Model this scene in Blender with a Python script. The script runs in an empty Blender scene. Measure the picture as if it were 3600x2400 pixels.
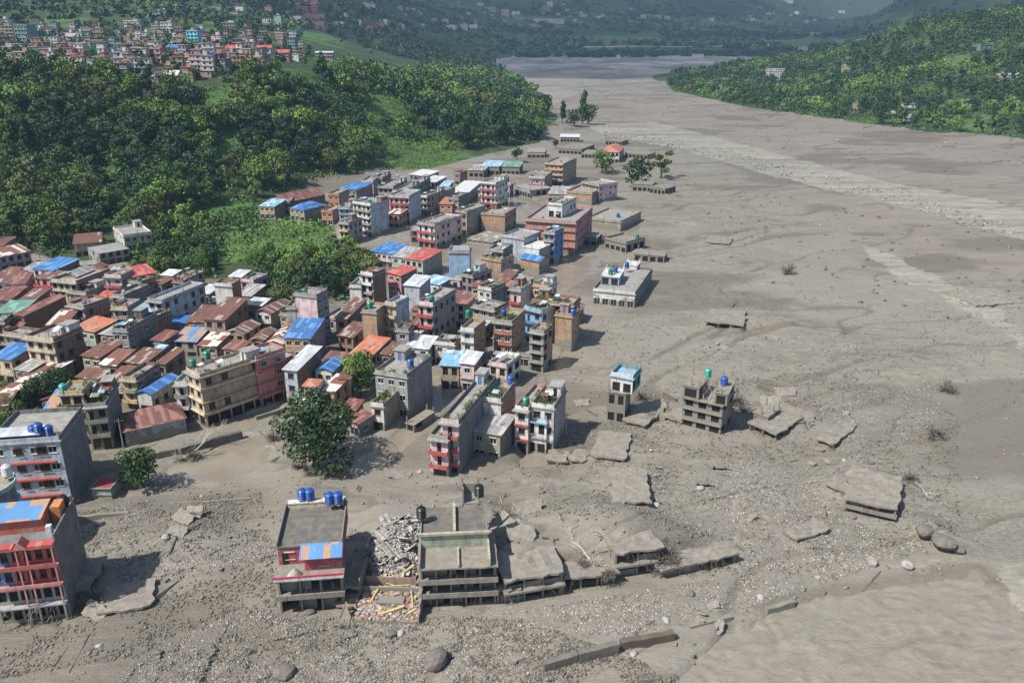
import bpy, math, random
import numpy as np
from mathutils import Vector, Matrix
SC = bpy.context.scene
HAZE = 0.00010
COL = SC.collection
R = math.radians
# ------------------------------------------------------------------ camera, world, sun, exposure
CAM_H, TH, FP, PCX, PCY = 85.0, R(20.8), 1903.0, 1176.0, 784.0     # focal length and centre in units of a 2352 wide picture
cam = bpy.data.cameras.new('camera'); cam.sensor_width = 36; cam.lens = 36*FP/2352
cam.clip_start = 1; cam.clip_end = 30000
co = bpy.data.objects.new('camera', cam); COL.objects.link(co)
co.location = (0, 0, CAM_H); co.rotation_euler = (R(90)-TH, 0, 0); SC.camera = co
SUN_EL = R(52); SHDIR = (0.84, 0.54)                                # horizontal direction in which shadows fall
sdir = Vector((-SHDIR[0]*math.cos(SUN_EL), -SHDIR[1]*math.cos(SUN_EL), math.sin(SUN_EL))).normalized()   # towards the sun
w = bpy.data.worlds.new('World'); SC.world = w; w.use_nodes = True
nt = w.node_tree; bg = nt.nodes['Background']
sky = nt.nodes.new('ShaderNodeTexSky'); sky.sky_type = 'NISHITA'; sky.sun_disc = False
sky.sun_elevation = SUN_EL; sky.sun_rotation = math.atan2(sdir.x, sdir.y); sky.air_density = 1.0; sky.dust_density = 1.2
nt.links.new(sky.outputs[0], bg.inputs[0]); bg.inputs[1].default_value = 0.09
sl = bpy.data.lights.new('sun', 'SUN'); sl.energy = 4.8; sl.angle = R(0.6); sl.color = (1.0, 0.94, 0.855)
so = bpy.data.objects.new('sun', sl); COL.objects.link(so)
so.rotation_euler = sdir.to_track_quat('Z', 'Y').to_euler(); so.location = (0, 0, 600)
SC.view_settings.view_transform = 'Standard'; SC.view_settings.look = 'None'
SC.view_settings.exposure = 0.60; SC.view_settings.gamma = 1.0
try:
    SC.cycles.max_bounces = 5; SC.cycles.diffuse_bounces = 2; SC.cycles.glossy_bounces = 2
    SC.cycles.transparent_max_bounces = 6; SC.cycles.volume_bounces = 0
except Exception: pass

# ------------------------------------------------------------------ picture <-> place
FW = np.array([0, math.cos(TH), -math.sin(TH)]); UPV = np.array([0, math.sin(TH), math.cos(TH)])
def ray(px, py):
    return FW + np.array([1., 0, 0])*(px-PCX)/FP - UPV*(py-PCY)/FP
def gp(px, py, z=0.0):
    d = ray(px, py); t = (z-CAM_H)/d[2]
    return np.array([d[0]*t, d[1]*t, z])
def proj(p):
    v = np.array([p[0], p[1], p[2]-CAM_H]); zz = v@FW
    return PCX+FP*v[0]/zz, PCY-FP*(v@UPV)/zz
def pd(px, d, z):
    zd = d*math.cos(TH)+(CAM_H-z)*math.sin(TH)
    return ((px-PCX)/FP*zd, d, z)

# ------------------------------------------------------------------ noise
def _h(i, j, s):
    n = (i.astype(np.int64)*374761393 + j.astype(np.int64)*668265263 + s*1442695041) & 0xFFFFFFFF
    n = ((n ^ (n >> 13))*1274126177) & 0xFFFFFFFF
    n = ((n ^ (n >> 16))*2246822519) & 0xFFFFFFFF
    return ((n ^ (n >> 15)) & 0xFFFFFF)/float(0xFFFFFF)
def vn(x, y, s=0):
    x = np.asarray(x, float); y = np.asarray(y, float)
    i = np.floor(x); j = np.floor(y); fx = x-i; fy = y-j
    fx = fx*fx*(3-2*fx); fy = fy*fy*(3-2*fy)
    a = _h(i, j, s); b = _h(i+1, j, s); c = _h(i, j+1, s); d = _h(i+1, j+1, s)
    return (a+(b-a)*fx)*(1-fy)+(c+(d-c)*fx)*fy
def fbm(x, y, s=0, o=4):
    r = 0; a = .5; t = 0
    for k in range(o):
        r = r+a*vn(x, y, s+k*17); t += a; a *= .5; x = x*2.03+11.3; y = y*2.03-7.7
    return r/t
def sstep(a, b, x):
    t = np.clip((x-a)/(b-a), 0, 1); return t*t*(3-2*t)
def inpoly(x, y, poly):
    x = np.asarray(x, float); y = np.asarray(y, float); c = np.zeros(x.shape, bool); n = len(poly)
    for k in range(n):
        x1, y1 = poly[k][:2]; x2, y2 = poly[(k+1) % n][:2]
        if y1 == y2: continue
        m = ((y1 > y) != (y2 > y)) & (x < (x2-x1)*(y-y1)/(y2-y1)+x1); c ^= m
    return c
def segdist(x, y, pts):
    d = np.full(np.shape(x), 1e9)
    for a, b in zip(pts[:-1], pts[1:]):
        ax, ay = a[:2]; bx, by = b[:2]; L = (bx-ax)**2+(by-ay)**2
        t = np.clip(((x-ax)*(bx-ax)+(y-ay)*(by-ay))/L, 0, 1)
        d = np.minimum(d, np.hypot(x-ax-t*(bx-ax), y-ay-t*(by-ay)))
    return d

# ------------------------------------------------------------------ terrain height
CT = []
for p in ((-600,1700),(1176,1650),(2900,1700),(-300,1300),(0,1200),(600,1200),(1200,1200),(1800,1200),(2700,1200),(-500,900),(0,800),(600,800),(1200,800),
          (1800,800),(2700,800),(-500,660),(0,640),(300,650),(800,650),(1200,500),(1700,500),(2700,520),(800,470),(950,400),(1080,375),(1180,345),(1260,318),
          (1400,250),(1900,300),(2352,340),(2800,400),(1290,250),(1200,190),(1540,208),(1750,250),(1950,284),(2100,305),(1130,140),(1500,140),(1700,155),(1400,190)):
    g = gp(p[0], p[1], 0); CT.append((g[0], g[1], 0))
CT += [(0,-150,0),(-600,-100,0),(600,-100,0),(-700,300,5),(800,300,0)]
for a in ((-500,360,3),(0,372,2),(250,385,2),(450,400,2),(620,430,2),(730,480,2),(300,345,1),(600,350,0),
          (-600,440,28),(0,440,26),(300,450,26),(600,500,22),(730,540,20),(850,590,14),(980,640,8),
          (-600,530,55),(0,530,54),(300,530,55),(600,560,53),(750,620,44),(900,690,33),(1050,760,20),(1150,850,12),(1195,1000,8),
          (-900,700,66),(0,700,64),(300,700,64),(600,720,60),(750,800,45),(900,900,28),(1050,1100,14),(0,850,71),(300,850,71),(600,850,66),
          (-900,1000,90),(0,1000,85),(300,1000,85),(600,1000,78),(750,1050,60),(900,1300,40),(1000,1500,22),(1100,1900,4),
          (0,1500,150),(300,1600,160),(600,1700,135),(750,1900,95),(900,2100,76),(1050,2500,48),(-900,1700,260),
          (0,2500,350),(400,2500,330),(800,2900,200),(1000,3200,120),(-1200,3000,600),(0,4500,800),(700,4500,600),
          (1200,2650,0),(1500,2600,0),(1800,2400,0),(1150,2900,14),(1500,3000,22),(1800,2900,25),(1200,3500,60),(1500,3500,45),(1800,3600,45),
          (1200,4300,160),(1500,4500,150),(1750,4600,110),(1900,4600,60),(1200,5500,480),(1500,5700,480),(1800,6200,330),(1950,6000,75),
          (1950,4000,40),(1985,3600,70),(2100,3600,210),(2352,3300,360),(2700,3200,480),(2000,4600,90),(2150,5000,420),
          (1200,9000,1200),(1700,9500,950),(1950,10500,800),(2200,9000,1000),(2800,8000,1100),(0,8000,1400),(2500,12000,1400),(0,12000,1500),(1300,12000,1500),
          (1600,1430,9),(1680,1480,18),(1760,1480,27),(1880,1400,38),(1960,1300,48),(2060,1260,72),(2150,1230,84),(2352,1150,86),(2700,1100,92),
          (1700,1250,6),(1850,1100,10),(1950,1050,20),(2100,950,28),(2352,880,36),(2700,850,50),(2200,780,6),(2352,770,12),
          (2100,1700,66),(2352,1700,90),(1900,1800,18),(1740,1950,0),(1900,2400,4),(2700,2000,180),(2352,2400,160),(2100,2500,60)):
    CT.append(pd(*a))
CT = np.array(CT)
def warp(x, y): return x/(np.abs(y)+160.0)*1.4, np.log(np.maximum(y, -200)+260.0)
cu, cv = warp(CT[:, 0], CT[:, 1])
def kern(r2): return np.sqrt(r2+2e-4)
_A = kern((cu[:, None]-cu[None])**2+(cv[:, None]-cv[None])**2)
_z = np.arcsinh(CT[:, 2]/20.)
_W = np.linalg.solve(_A+1e-5*np.eye(len(CT)), _z)
def base_h(x, y):
    u, v = warp(x, y); r = np.zeros(np.shape(x))
    for k in range(len(CT)): r = r+_W[k]*kern((u-cu[k])**2+(v-cv[k])**2)
    r = np.sinh(np.clip(r, -.05, 6))*20
    cap = 30+.22*np.maximum(y, 0)+.03*np.abs(x); r = np.where(r > cap*.7, cap*.7+cap*.3*np.tanh((r-cap*.7)/(cap*.3)), r)
    r = np.maximum(r-.4, 0)
    big = sstep(30, 120, r)*sstep(1200, 2500, y)
    r = r*(1+big*.35*(fbm(x/420., y/420., 3, 5)-.5)*2)
    return r
BUMPS = []          # (x, y, radius, height) mud piled up round the buried houses
FLAT = []           # polygons under the flood water
SCARPS = []         # (points, height, width)
ROWPTS = [tuple(gp(a, b, 0)[:2]) for a, b in ((600,1400),(780,1392),(960,1440),(1140,1390),(1176,1381),(1296,1360),(1451,1340),(1551,1322),(1691,1280))]
def rowfac(x, y):
    """0 in front of the ruined row, 1 behind it: the mud lies level with the roofs behind and storeys lower in front"""
    pts = sorted(ROWPTS); f = np.interp(x, [q[0] for q in pts], [q[1] for q in pts])
    inside = (x > pts[0][0]-4) & (x < pts[-1][0]+3)
    return np.where(inside, sstep(4.2, 7.0, y-f), 1.)
def channel(x, y):
    a = -.5; u = x*math.cos(a)-y*math.sin(a); v = x*math.sin(a)+y*math.cos(a); w_ = 14*fbm(x/40., y/40., 301, 3); w2_ = 22*fbm(x/70., y/70., 303, 2)
    n = np.abs(fbm((u+w2_)/95., (v+w_)/24., 305, 3)-.5); m = np.abs(fbm((u+w_)/34., (v+w2_)/11., 307, 3)-.5)
    return np.maximum(sstep(.022, .004, n), .7*sstep(.016, .003, m)*sstep(.45, .6, vn(x/40., y/35., 309)))
def relief(x, y, bh):
    near = np.exp(-np.maximum(y-100, 0)/900.)
    a = -0.35; xr = x*math.cos(a)-y*math.sin(a); yr = x*math.sin(a)+y*math.cos(a)
    wx = 5*fbm(x/23., y/23., 91, 2)
    n1 = fbm((xr+wx*3)/26., (yr+wx)/7., 5, 4)-.5
    n2 = np.abs(fbm((xr+wx)/6., (yr+wx*.6)/3.2, 7, 3)-.5)
    n3 = fbm(x/1.3, y/1.1, 9, 3)-.5
    rub = sstep(.48, .62, fbm(x/38., y/30., 13, 3))
    calm = .25+.75*np.maximum(rub, np.exp(-((x-20)**2+(y-135)**2)/65.**2)*.8)
    r = (.35+.5*calm)*n1+(1.25*n2+.36*n3)*(.12+1.1*rub)*calm
    r = r-.55*channel(x, y)*np.exp(-np.maximum(y-250, 0)/250.)
    n4 = fbm((xr+2*wx)/90., yr/22., 23, 3)-.5
    r = r+.9*n4*sstep(150, 500, y)
    fac = None
    for bx, by, br, bhh in BUMPS:
        d2 = (x-bx)**2+(y-by)**2
        m = d2 < (2.2*br)**2
        if np.any(m):
            if fac is None: fac = rowfac(x, y)
            r = r+np.where(m, bhh*np.exp(-d2/(br*br)), 0)*fac
    far = sstep(3, 12, bh)
    hill = far*(fbm(x/30., y/30., 31, 3)-.5)*5
    return np.where(bh > 12, 0, r*(1-far)) + hill
def terrain(x, y):
    x = np.asarray(x, float); y = np.asarray(y, float)
    b = base_h(x, y); r = relief(x, y, b)
    for poly, dep in FLAT:
        xs = [p[0] for p in poly]; ys = [p[1] for p in poly]
        m = (x > min(xs)) & (x < max(xs)) & (y > min(ys)) & (y < max(ys))
        if not np.any(m): continue
        ins = np.zeros(x.shape)
        xm = x[m]; ym = y[m]
        dd = segdist(xm, ym, list(poly)+[poly[0]]); i_ = inpoly(xm, ym, poly)
        ins[m] = np.where(i_, np.clip((dd+(fbm(xm/3., ym/3., 55, 3)-.5)*1.6)/1.3, 0, 1), 0)
        r = r*(1-ins)+(-dep)*ins
    return b+r
def T1(x, y): return float(terrain(np.array([x]), np.array([y]))[0])
def hit(px, py, add=0.0):
    d = ray(px, py); t0 = 60.; prev = t0; ts = 60*1.012**np.arange(0, 440)
    X = d[0]*ts; Y = d[1]*ts; Z = CAM_H+d[2]*ts-add-np.maximum(base_h(X, Y), 0)
    k = np.argmax(Z < 0) if np.any(Z < 0) else len(ts)-1
    if k == 0: k = 1
    lo, hi = ts[k-1], ts[k]
    for _ in range(12):
        m = .5*(lo+hi)
        if CAM_H+d[2]*m-add-float(base_h(np.array([d[0]*m]), np.array([d[1]*m]))[0]) < 0: hi = m
        else: lo = m
    return np.array([d[0]*hi, d[1]*hi, CAM_H+d[2]*hi])
def PP(pts): return [tuple(gp(a, b, 0)) for a, b in pts]
def HH(pts): return [tuple(hit(a, b)) for a, b in pts]
PONDS = [PP(q) for q in (
    [(890,575),(960,548),(1000,470),(1060,398),(1130,392),(1195,420),(1190,500),(1150,560),(1080,600),(1040,650),(1000,640),(930,600)],
    [(195,1050),(330,1032),(420,1000),(560,985),(670,945),(640,930),(500,962),(340,990),(210,1025)],
    [(370,1075),(560,995),(640,1010),(600,1075),(480,1120),(400,1110)],
    [(1250,640),(1290,590),(1380,585),(1365,630),(1300,670),(1240,680)],
    [(1276,850),(1290,800),(1340,795),(1330,825),(1300,850)],
    [(1180,430),(1250,470),(1360,490),(1480,520),(1440,540),(1340,560),(1200,480)],
    [(700,1060),(870,1010),(900,1060),(800,1110),(700,1110)],
    [(1290,1070),(1180,1080),(1190,1010),(1240,1010)],
    [(890,1010),(990,880),(1040,860),(1010,960),(920,1040)],
)]
RIVER = PP([(1764,1401),(1860,1368),(1960,1352),(2090,1336),(2235,1308),(2285,1350),(2370,1420),(2800,1500),(3000,2100),(1200,2100),(1480,1640),(1560,1540),(1640,1470)])
FLAT += [(p, .5) for p in PONDS]+[(RIVER, .9)]
RIVER2 = PP([(1350,292),(1500,287),(1680,335),(2000,418),(2352,492),(2800,570),(2800,640),(2352,552),(2100,490),(1800,418),(1560,350),(1390,312)])

# ------------------------------------------------------------------ materials
MATS = {}
def newmat(name):
    m = bpy.data.materials.new(name); m.use_nodes = True; n = m.node_tree
    b = n.nodes['Principled BSDF']; b.inputs['Specular IOR Level'].default_value = .25
    return m, n, b
def nd(n, t, **kw):
    x = n.nodes.new(t)
    for k, v in kw.items():
        if k.startswith('_'): setattr(x, k[1:], v)
        else:
            i = int(k[1:]) if k[0] == 'i' and k[1:].isdigit() else k.replace('__', ' ')
            s = x.inputs[i]
            if isinstance(v, bpy.types.NodeSocket): n.links.new(v, s)
            else: s.default_value = v
    return x
def noise(n, vec, scale, detail=4, rough=.55, dist=0):
    return nd(n, 'ShaderNodeTexNoise', Vector=vec, Scale=scale, Detail=detail, Roughness=rough, Distortion=dist).outputs[0]
def mrange(n, v, a, b, c=0., d=1.):
    return nd(n, 'ShaderNodeMapRange', i0=v, i1=a, i2=b, i3=c, i4=d).outputs[0]
def mixc(n, f, a, b, mode='MIX'):
    x = n.nodes.new('ShaderNodeMix'); x.data_type = 'RGBA'; x.blend_type = mode
    for s, v in ((x.inputs[0], f), (x.inputs[6], a), (x.inputs[7], b)):
        if isinstance(v, bpy.types.NodeSocket): n.links.new(v, s)
        else: s.default_value = v if not isinstance(v, tuple) else (*v[:3], 1)
    return x.outputs[2]
def mapping(n, vec, sc): return nd(n, 'ShaderNodeMapping', Vector=vec, Scale=sc).outputs[0]
def math_(n, op, a, b=0.): return nd(n, 'ShaderNodeMath', _operation=op, i0=a, i1=b).outputs[0]
MUDC = (.262, .246, .208)
def dark(c, k): return tuple(x*k for x in c)
def surf(key, col, col2=None, rough=.85, mudtop=2.3, stain=.6, mudmix=0., scale=.5):
    if key in MATS: return MATS[key]
    m, n, b = newmat(key); geo = n.nodes.new('ShaderNodeNewGeometry'); P = geo.outputs['Position']
    oi = n.nodes.new('ShaderNodeObjectInfo')
    f = mrange(n, noise(n, P, scale, 5, .6), .38, .66)
    c = mixc(n, f, col, col2 or dark(col, .72))
    if mudtop > -10 and max(col)-min(col) > .03: c = mixc(n, mrange(n, noise(n, P, .42, 5, .65, .6), .56, .62, 0, .6), c, (.27,.25,.225))
    st = mrange(n, noise(n, mapping(n, P, (1.1, 1.1, .16)), 1.0, 4, .6), .5, .72, 0., stain)
    c = mixc(n, st, c, (.10, .092, .08))
    g = mrange(n, noise(n, P, 3.5, 3), .35, .7, .86, 1.1)
    c = mixc(n, 1., c, nd(n, 'ShaderNodeCombineXYZ', X=g, Y=g, Z=g).outputs[0], 'MULTIPLY')
    z = nd(n, 'ShaderNodeSeparateXYZ', Vector=P).outputs[2]
    zz = math_(n, 'ADD', z, mrange(n, noise(n, P, .45, 4), .3, .7, -1.5, 1.5))
    mf = mrange(n, zz, mudtop-.5, mudtop+.5, 1., 0.)
    if mudmix > 0:
        mf = math_(n, 'MAXIMUM', mf, mrange(n, noise(n, P, .35, 5), .5-mudmix*.4, .62-mudmix*.4, 0., .93))
    c = mixc(n, mf, c, dark(MUDC, .82))
    n.links.new(c, b.inputs['Base Color']); b.inputs['Roughness'].default_value = rough
    bp = nd(n, 'ShaderNodeBump', Strength=.35, Distance=.05, Height=noise(n, P, 4., 4)); n.links.new(bp.outputs[0], b.inputs['Normal'])
    MATS[key] = m; return m
PAL = dict(white=(.66,.66,.64), cream=(.58,.50,.36), yellow=(.60,.50,.24), pink=(.56,.26,.27), palepink=(.68,.54,.55), red=(.50,.09,.08), peach=(.62,.40,.24),
           orange=(.58,.24,.10), mint=(.46,.60,.48), green=(.16,.34,.22), blue=(.12,.24,.50), lightblue=(.30,.48,.64), paleblue=(.46,.53,.62), teal=(.14,.34,.36), cyan=(.24,.72,.92),
           lilac=(.30,.27,.31), grey=(.36,.36,.35), dgrey=(.20,.20,.20), tan=(.42,.34,.25), brown=(.24,.16,.12), brick=(.33,.17,.115), tanbrick=(.46,.29,.18),
           salmon=(.52,.27,.20), beige=(.52,.40,.28), streak=(.21,.215,.225), maroon=(.26,.07,.08), purple=(.24,.22,.5), concrete=(.34,.33,.31), mud=(.28,.26,.225), moss=(.36,.35,.27), steel=(.45,.5,.54))
def WM(k, muddy=False):
    c = PAL[k]; kw = dict(mudmix=.85, mudtop=5) if muddy else {}
    if k == 'streak': kw = dict(stain=1., scale=1.2)
    if k == 'mud': kw = dict(mudmix=1.0, mudtop=30)
    if k in ('brick', 'tanbrick', 'salmon'): kw.setdefault('scale', 1.1)
    if k in ('concrete', 'grey', 'dgrey', 'moss'): kw.setdefault('stain', .6)
    return surf('wall_'+k+('_muddy' if muddy else ''), c, None, **kw)
def sheet(key, c1, c2, frac=.35, rust=.3, c3=(.22,.085,.05), pw=.85, rough=.5):
    k = 'sheet_'+key
    if k in MATS: return MATS[k]
    m, n, b = newmat(k); tc = n.nodes.new('ShaderNodeTexCoord'); O = tc.outputs['Object']; P = n.nodes.new('ShaderNodeNewGeometry').outputs['Position']
    s = nd(n, 'ShaderNodeSeparateXYZ', Vector=O)
    fx = math_(n, 'FLOOR', math_(n, 'DIVIDE', s.outputs[0], pw)); fy = math_(n, 'FLOOR', math_(n, 'DIVIDE', s.outputs[1], 3.1))
    oi = n.nodes.new('ShaderNodeObjectInfo')
    wn = nd(n, 'ShaderNodeTexWhiteNoise', Vector=nd(n, 'ShaderNodeCombineXYZ', X=fx, Y=fy, Z=math_(n, 'MULTIPLY', oi.outputs['Random'], 37.)).outputs[0]).outputs[0]
    f = mrange(n, wn, 1-frac-.02, 1-frac+.02)
    c = mixc(n, f, c1, c2)
    g = mrange(n, wn, 0., 1., .8, 1.12)
    c = mixc(n, 1., c, nd(n, 'ShaderNodeCombineXYZ', X=g, Y=g, Z=g).outputs[0], 'MULTIPLY')
    rf = mrange(n, noise(n, P, .55, 5, .65), .62-rust*.4, .72-rust*.3, 0., min(1., rust*1.6))
    c = mixc(n, rf, c, c3)
    c = mixc(n, mrange(n, noise(n, P, 1.8, 4), .45, .8, 0., .45), c, (.2,.18,.15))
    n.links.new(c, b.inputs['Base Color']); b.inputs['Roughness'].default_value = rough; b.inputs['Specular IOR Level'].default_value = .35
    wv = nd(n, 'ShaderNodeTexWave', Vector=O, Scale=1.6); wv.bands_direction = 'X'
    bp = nd(n, 'ShaderNodeBump', Strength=.5, Distance=.05, Height=wv.outputs[1]); n.links.new(bp.outputs[0], b.inputs['Normal'])
    MATS[k] = m; return m
def SM(k):
    return {'rust': lambda: sheet('rust', (.175,.082,.062), (.34,.31,.28), .13, .25),
            'blue': lambda: sheet('blue', (.045,.16,.42), (.10,.27,.52), .3, .0, c3=(.2,.25,.35)),
            'lightblue': lambda: sheet('lightblue', (.22,.45,.66), (.45,.58,.68), .4, .05),
            'red': lambda: sheet('red', (.46,.09,.08), (.52,.16,.13), .3, .05, c3=(.25,.07,.05)),
            'orange': lambda: sheet('orange', (.52,.17,.10), (.45,.22,.15), .3, .1, c3=(.3,.1,.05)),
            'green': lambda: sheet('green', (.13,.30,.24), (.22,.38,.32), .3, .05, c3=(.1,.16,.13)),
            'silver': lambda: sheet('silver', (.50,.54,.57), (.62,.65,.67), .4, .06, c3=(.25,.18,.14)),
            'grey': lambda: sheet('grey', (.30,.30,.30), (.42,.42,.41), .35, .2),
            'white': lambda: sheet('white', (.66,.67,.68), (.58,.6,.6), .3, .05),
            'stripe': lambda: sheet('stripe', (.24,.10,.075), (.62,.58,.52), .42, .1, pw=1.4),
            'bluestripe': lambda: sheet('bluestripe', (.12,.30,.58), (.42,.26,.17), .4, .02, pw=1.1),
            'maroon': lambda: sheet('maroon', (.19,.075,.065), (.27,.14,.115), .3, .15)}[k]()
def flatm(key, col, rough=.6, spec=.25, metal=0):
    if key in MATS: return MATS[key]
    m, n, b = newmat(key); P = n.nodes.new('ShaderNodeNewGeometry').outputs['Position']
    c = mixc(n, mrange(n, noise(n, P, 2.2, 4), .35, .7), col, dark(col, .68))
    n.links.new(c, b.inputs['Base Color']); b.inputs['Roughness'].default_value = rough; b.inputs['Specular IOR Level'].default_value = spec
    MATS[key] = m; return m
def glass(): return flatm('window_glass', (.022,.026,.032), .15, .5)
def void(): return flatm('interior_shade', (.03,.028,.026), .9, .1)  # near-black paint standing in for the shade of rooms
def mudmat():
    if 'wet_mud' in MATS: return MATS['wet_mud']
    m = surf('wet_mud', (.275,.252,.215), (.20,.182,.152), rough=.75, mudtop=-50, stain=.25, scale=.9); return m

# ------------------------------------------------------------------ mesh building
class MB:
    def __init__(s): s.v = []; s.f = []; s.m = []; s.mats = []
    def mi(s, mat):
        if mat not in s.mats: s.mats.append(mat)
        return s.mats.index(mat)
    def quad(s, pts, mat):
        k = len(s.v); s.v += [tuple(p) for p in pts]; s.f.append(tuple(range(k, k+len(pts)))); s.m.append(s.mi(mat))
    def box(s, x0, y0, z0, x1, y1, z1, mat, M=None):
        k = len(s.v); c = [(x0,y0,z0),(x1,y0,z0),(x1,y1,z0),(x0,y1,z0),(x0,y0,z1),(x1,y0,z1),(x1,y1,z1),(x0,y1,z1)]
        if M is not None: c = [tuple(M@Vector(p)) for p in c]
        s.v += c; i = s.mi(mat)
        for f in ((0,3,2,1),(4,5,6,7),(0,1,5,4),(1,2,6,5),(2,3,7,6),(3,0,4,7)):
            s.f.append(tuple(k+a for a in f)); s.m.append(i)
    def tube(s, p, q, r0, r1, mat, n=6):
        p = Vector(p); q = Vector(q); d = (q-p)
        if d.length < 1e-4: return
        z = d.normalized(); x = z.orthogonal().normalized(); y = z.cross(x); k = len(s.v)
        for c, r in ((p, r0), (q, r1)):
            for a in range(n):
                t = 2*math.pi*a/n; s.v.append(tuple(c+x*math.cos(t)*r+y*math.sin(t)*r))
        i = s.mi(mat)
        for a in range(n): s.f.append((k+a, k+(a+1) % n, k+n+(a+1) % n, k+n+a)); s.m.append(i)
        s.f.append(tuple(k+n+a for a in range(n))); s.m.append(i)
    def lathe(s, prof, mat, n=16, c=(0,0,0)):
        k = len(s.v); i = s.mi(mat)
        for r, z in prof:
            for a in range(n):
                t = 2*math.pi*a/n; s.v.append((c[0]+r*math.cos(t), c[1]+r*math.sin(t), c[2]+z))
        for j in range(len(prof)-1):
            for a in range(n):
                s.f.append((k+j*n+a, k+j*n+(a+1) % n, k+(j+1)*n+(a+1) % n, k+(j+1)*n+a)); s.m.append(i)
        s.f.append(tuple(k+(len(prof)-1)*n+a for a in range(n))); s.m.append(i)
    def mesh(s, name):
        me = bpy.data.meshes.new(name); me.from_pydata(s.v, [], s.f)
        for m in s.mats: me.materials.append(m)
        me.polygons.foreach_set('material_index', s.m); me.update(); return me
    def build(s, name, parent=None, loc=None, rz=None):
        if not s.f: return None
        return link(name, s.mesh(name), parent, loc, rz)
def link(name, me, parent=None, loc=None, rz=None):
    o = bpy.data.objects.new(name, me); COL.objects.link(o)
    if parent: o.parent = parent
    if loc is not None: o.location = loc
    if rz is not None: o.rotation_euler = (0, 0, rz)
    return o
THINGS = []
def tag(o, label, cat, group=None, kind=None):
    if label: o['label'] = label
    if cat: o['category'] = cat
    if group: o['group'] = group
    if kind or cat: o['kind'] = kind or 'thing'
    THINGS.append(o); return o
def thing(name, loc, rz, label, cat, group=None):
    o = bpy.data.objects.new(name, None); COL.objects.link(o); o.location = loc; o.rotation_euler = (0, 0, rz)
    o.empty_display_size = .5
    return tag(o, label, cat, group)
def npmesh(name, V, F, mats, mi=None, smooth=False):
    V = np.asarray(V, np.float32); F = np.asarray(F, np.int32); k = F.shape[1]
    me = bpy.data.meshes.new(name); me.vertices.add(len(V)); me.vertices.foreach_set('co', V.ravel())
    me.loops.add(F.size); me.loops.foreach_set('vertex_index', F.ravel())
    me.polygons.add(len(F)); me.polygons.foreach_set('loop_start', np.arange(0, F.size, k, dtype=np.int32))
    try: me.polygons.foreach_set('loop_total', np.full(len(F), k, np.int32))
    except Exception: pass
    if smooth: me.polygons.foreach_set('use_smooth', np.ones(len(F), bool))
    for m in mats: me.materials.append(m)
    if mi is not None: me.polygons.foreach_set('material_index', np.asarray(mi, np.int32))
    me.update(calc_edges=True); return me
# ------------------------------------------------------------------ windows (meshes shared between copies)
WMESH = {}
def window_mesh(w, h, style):
    key = (round(w, 1), round(h, 1), style)
    if key in WMESH: return WMESH[key]
    b = MB(); w2 = w/2; fr = flatm({'w': 'frame_white', 'd': 'frame_wood', 'o': 'frame_grey', 'b': 'frame_blue'}[style], {'w': (.6,.6,.58), 'd': (.12,.06,.035), 'o': (.25,.24,.22), 'b': (.1,.25,.45)}[style])
    if style == 'o':
        b.box(-w2, .20, 0, w2, .24, h, void()); b.box(-w2, .02, 0, w2, .12, .07, fr)  # dark panel painted as the unlit room behind the opening
    else:
        b.box(-w2, .16, 0, w2, .20, h, glass()); t = .09
        b.box(-w2, .06, 0, -w2+t, .155, h, fr); b.box(w2-t, .06, 0, w2, .155, h, fr)
        b.box(-w2+t, .06, 0, w2-t, .155, t, fr); b.box(-w2+t, .06, h-t, w2-t, .155, h, fr)
        b.box(-.04, .08, t, .04, .15, h-t, fr)
        b.box(-w2-.08, -.10, -.10, w2+.08, .0, -.005, fr)
        b.box(-w2-.08, -.18, h+.005, w2+.08, -.0, h+.10, fr)
    WMESH[key] = b.mesh('window'); return WMESH[key]
def wall_grid(b, T, L, z0, z1, ops, mat, dep=.22):
    xs = sorted({0., L} | {round(o[0], 3) for o in ops} | {round(o[1], 3) for o in ops})
    zs = sorted({z0, z1} | {round(o[2], 3) for o in ops} | {round(o[3], 3) for o in ops})
    for i in range(len(xs)-1):
        for j in range(len(zs)-1):
            cx = (xs[i]+xs[i+1])/2; cz = (zs[j]+zs[j+1])/2
            if any(o[0] < cx < o[1] and o[2] < cz < o[3] for o in ops): continue
            b.quad([T(xs[i], 0, zs[j]), T(xs[i+1], 0, zs[j]), T(xs[i+1], 0, zs[j+1]), T(xs[i], 0, zs[j+1])], mat)
    for x0, x1, a, c in ops:
        b.quad([T(x0, 0, a), T(x1, 0, a), T(x1, dep, a), T(x0, dep, a)], mat)
        b.quad([T(x1, 0, c), T(x0, 0, c), T(x0, dep, c), T(x1, dep, c)], mat)
        b.quad([T(x0, 0, c), T(x0, 0, a), T(x0, dep, a), T(x0, dep, c)], mat)
        b.quad([T(x1, 0, a), T(x1, 0, c), T(x1, dep, c), T(x1, dep, a)], mat)
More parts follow.
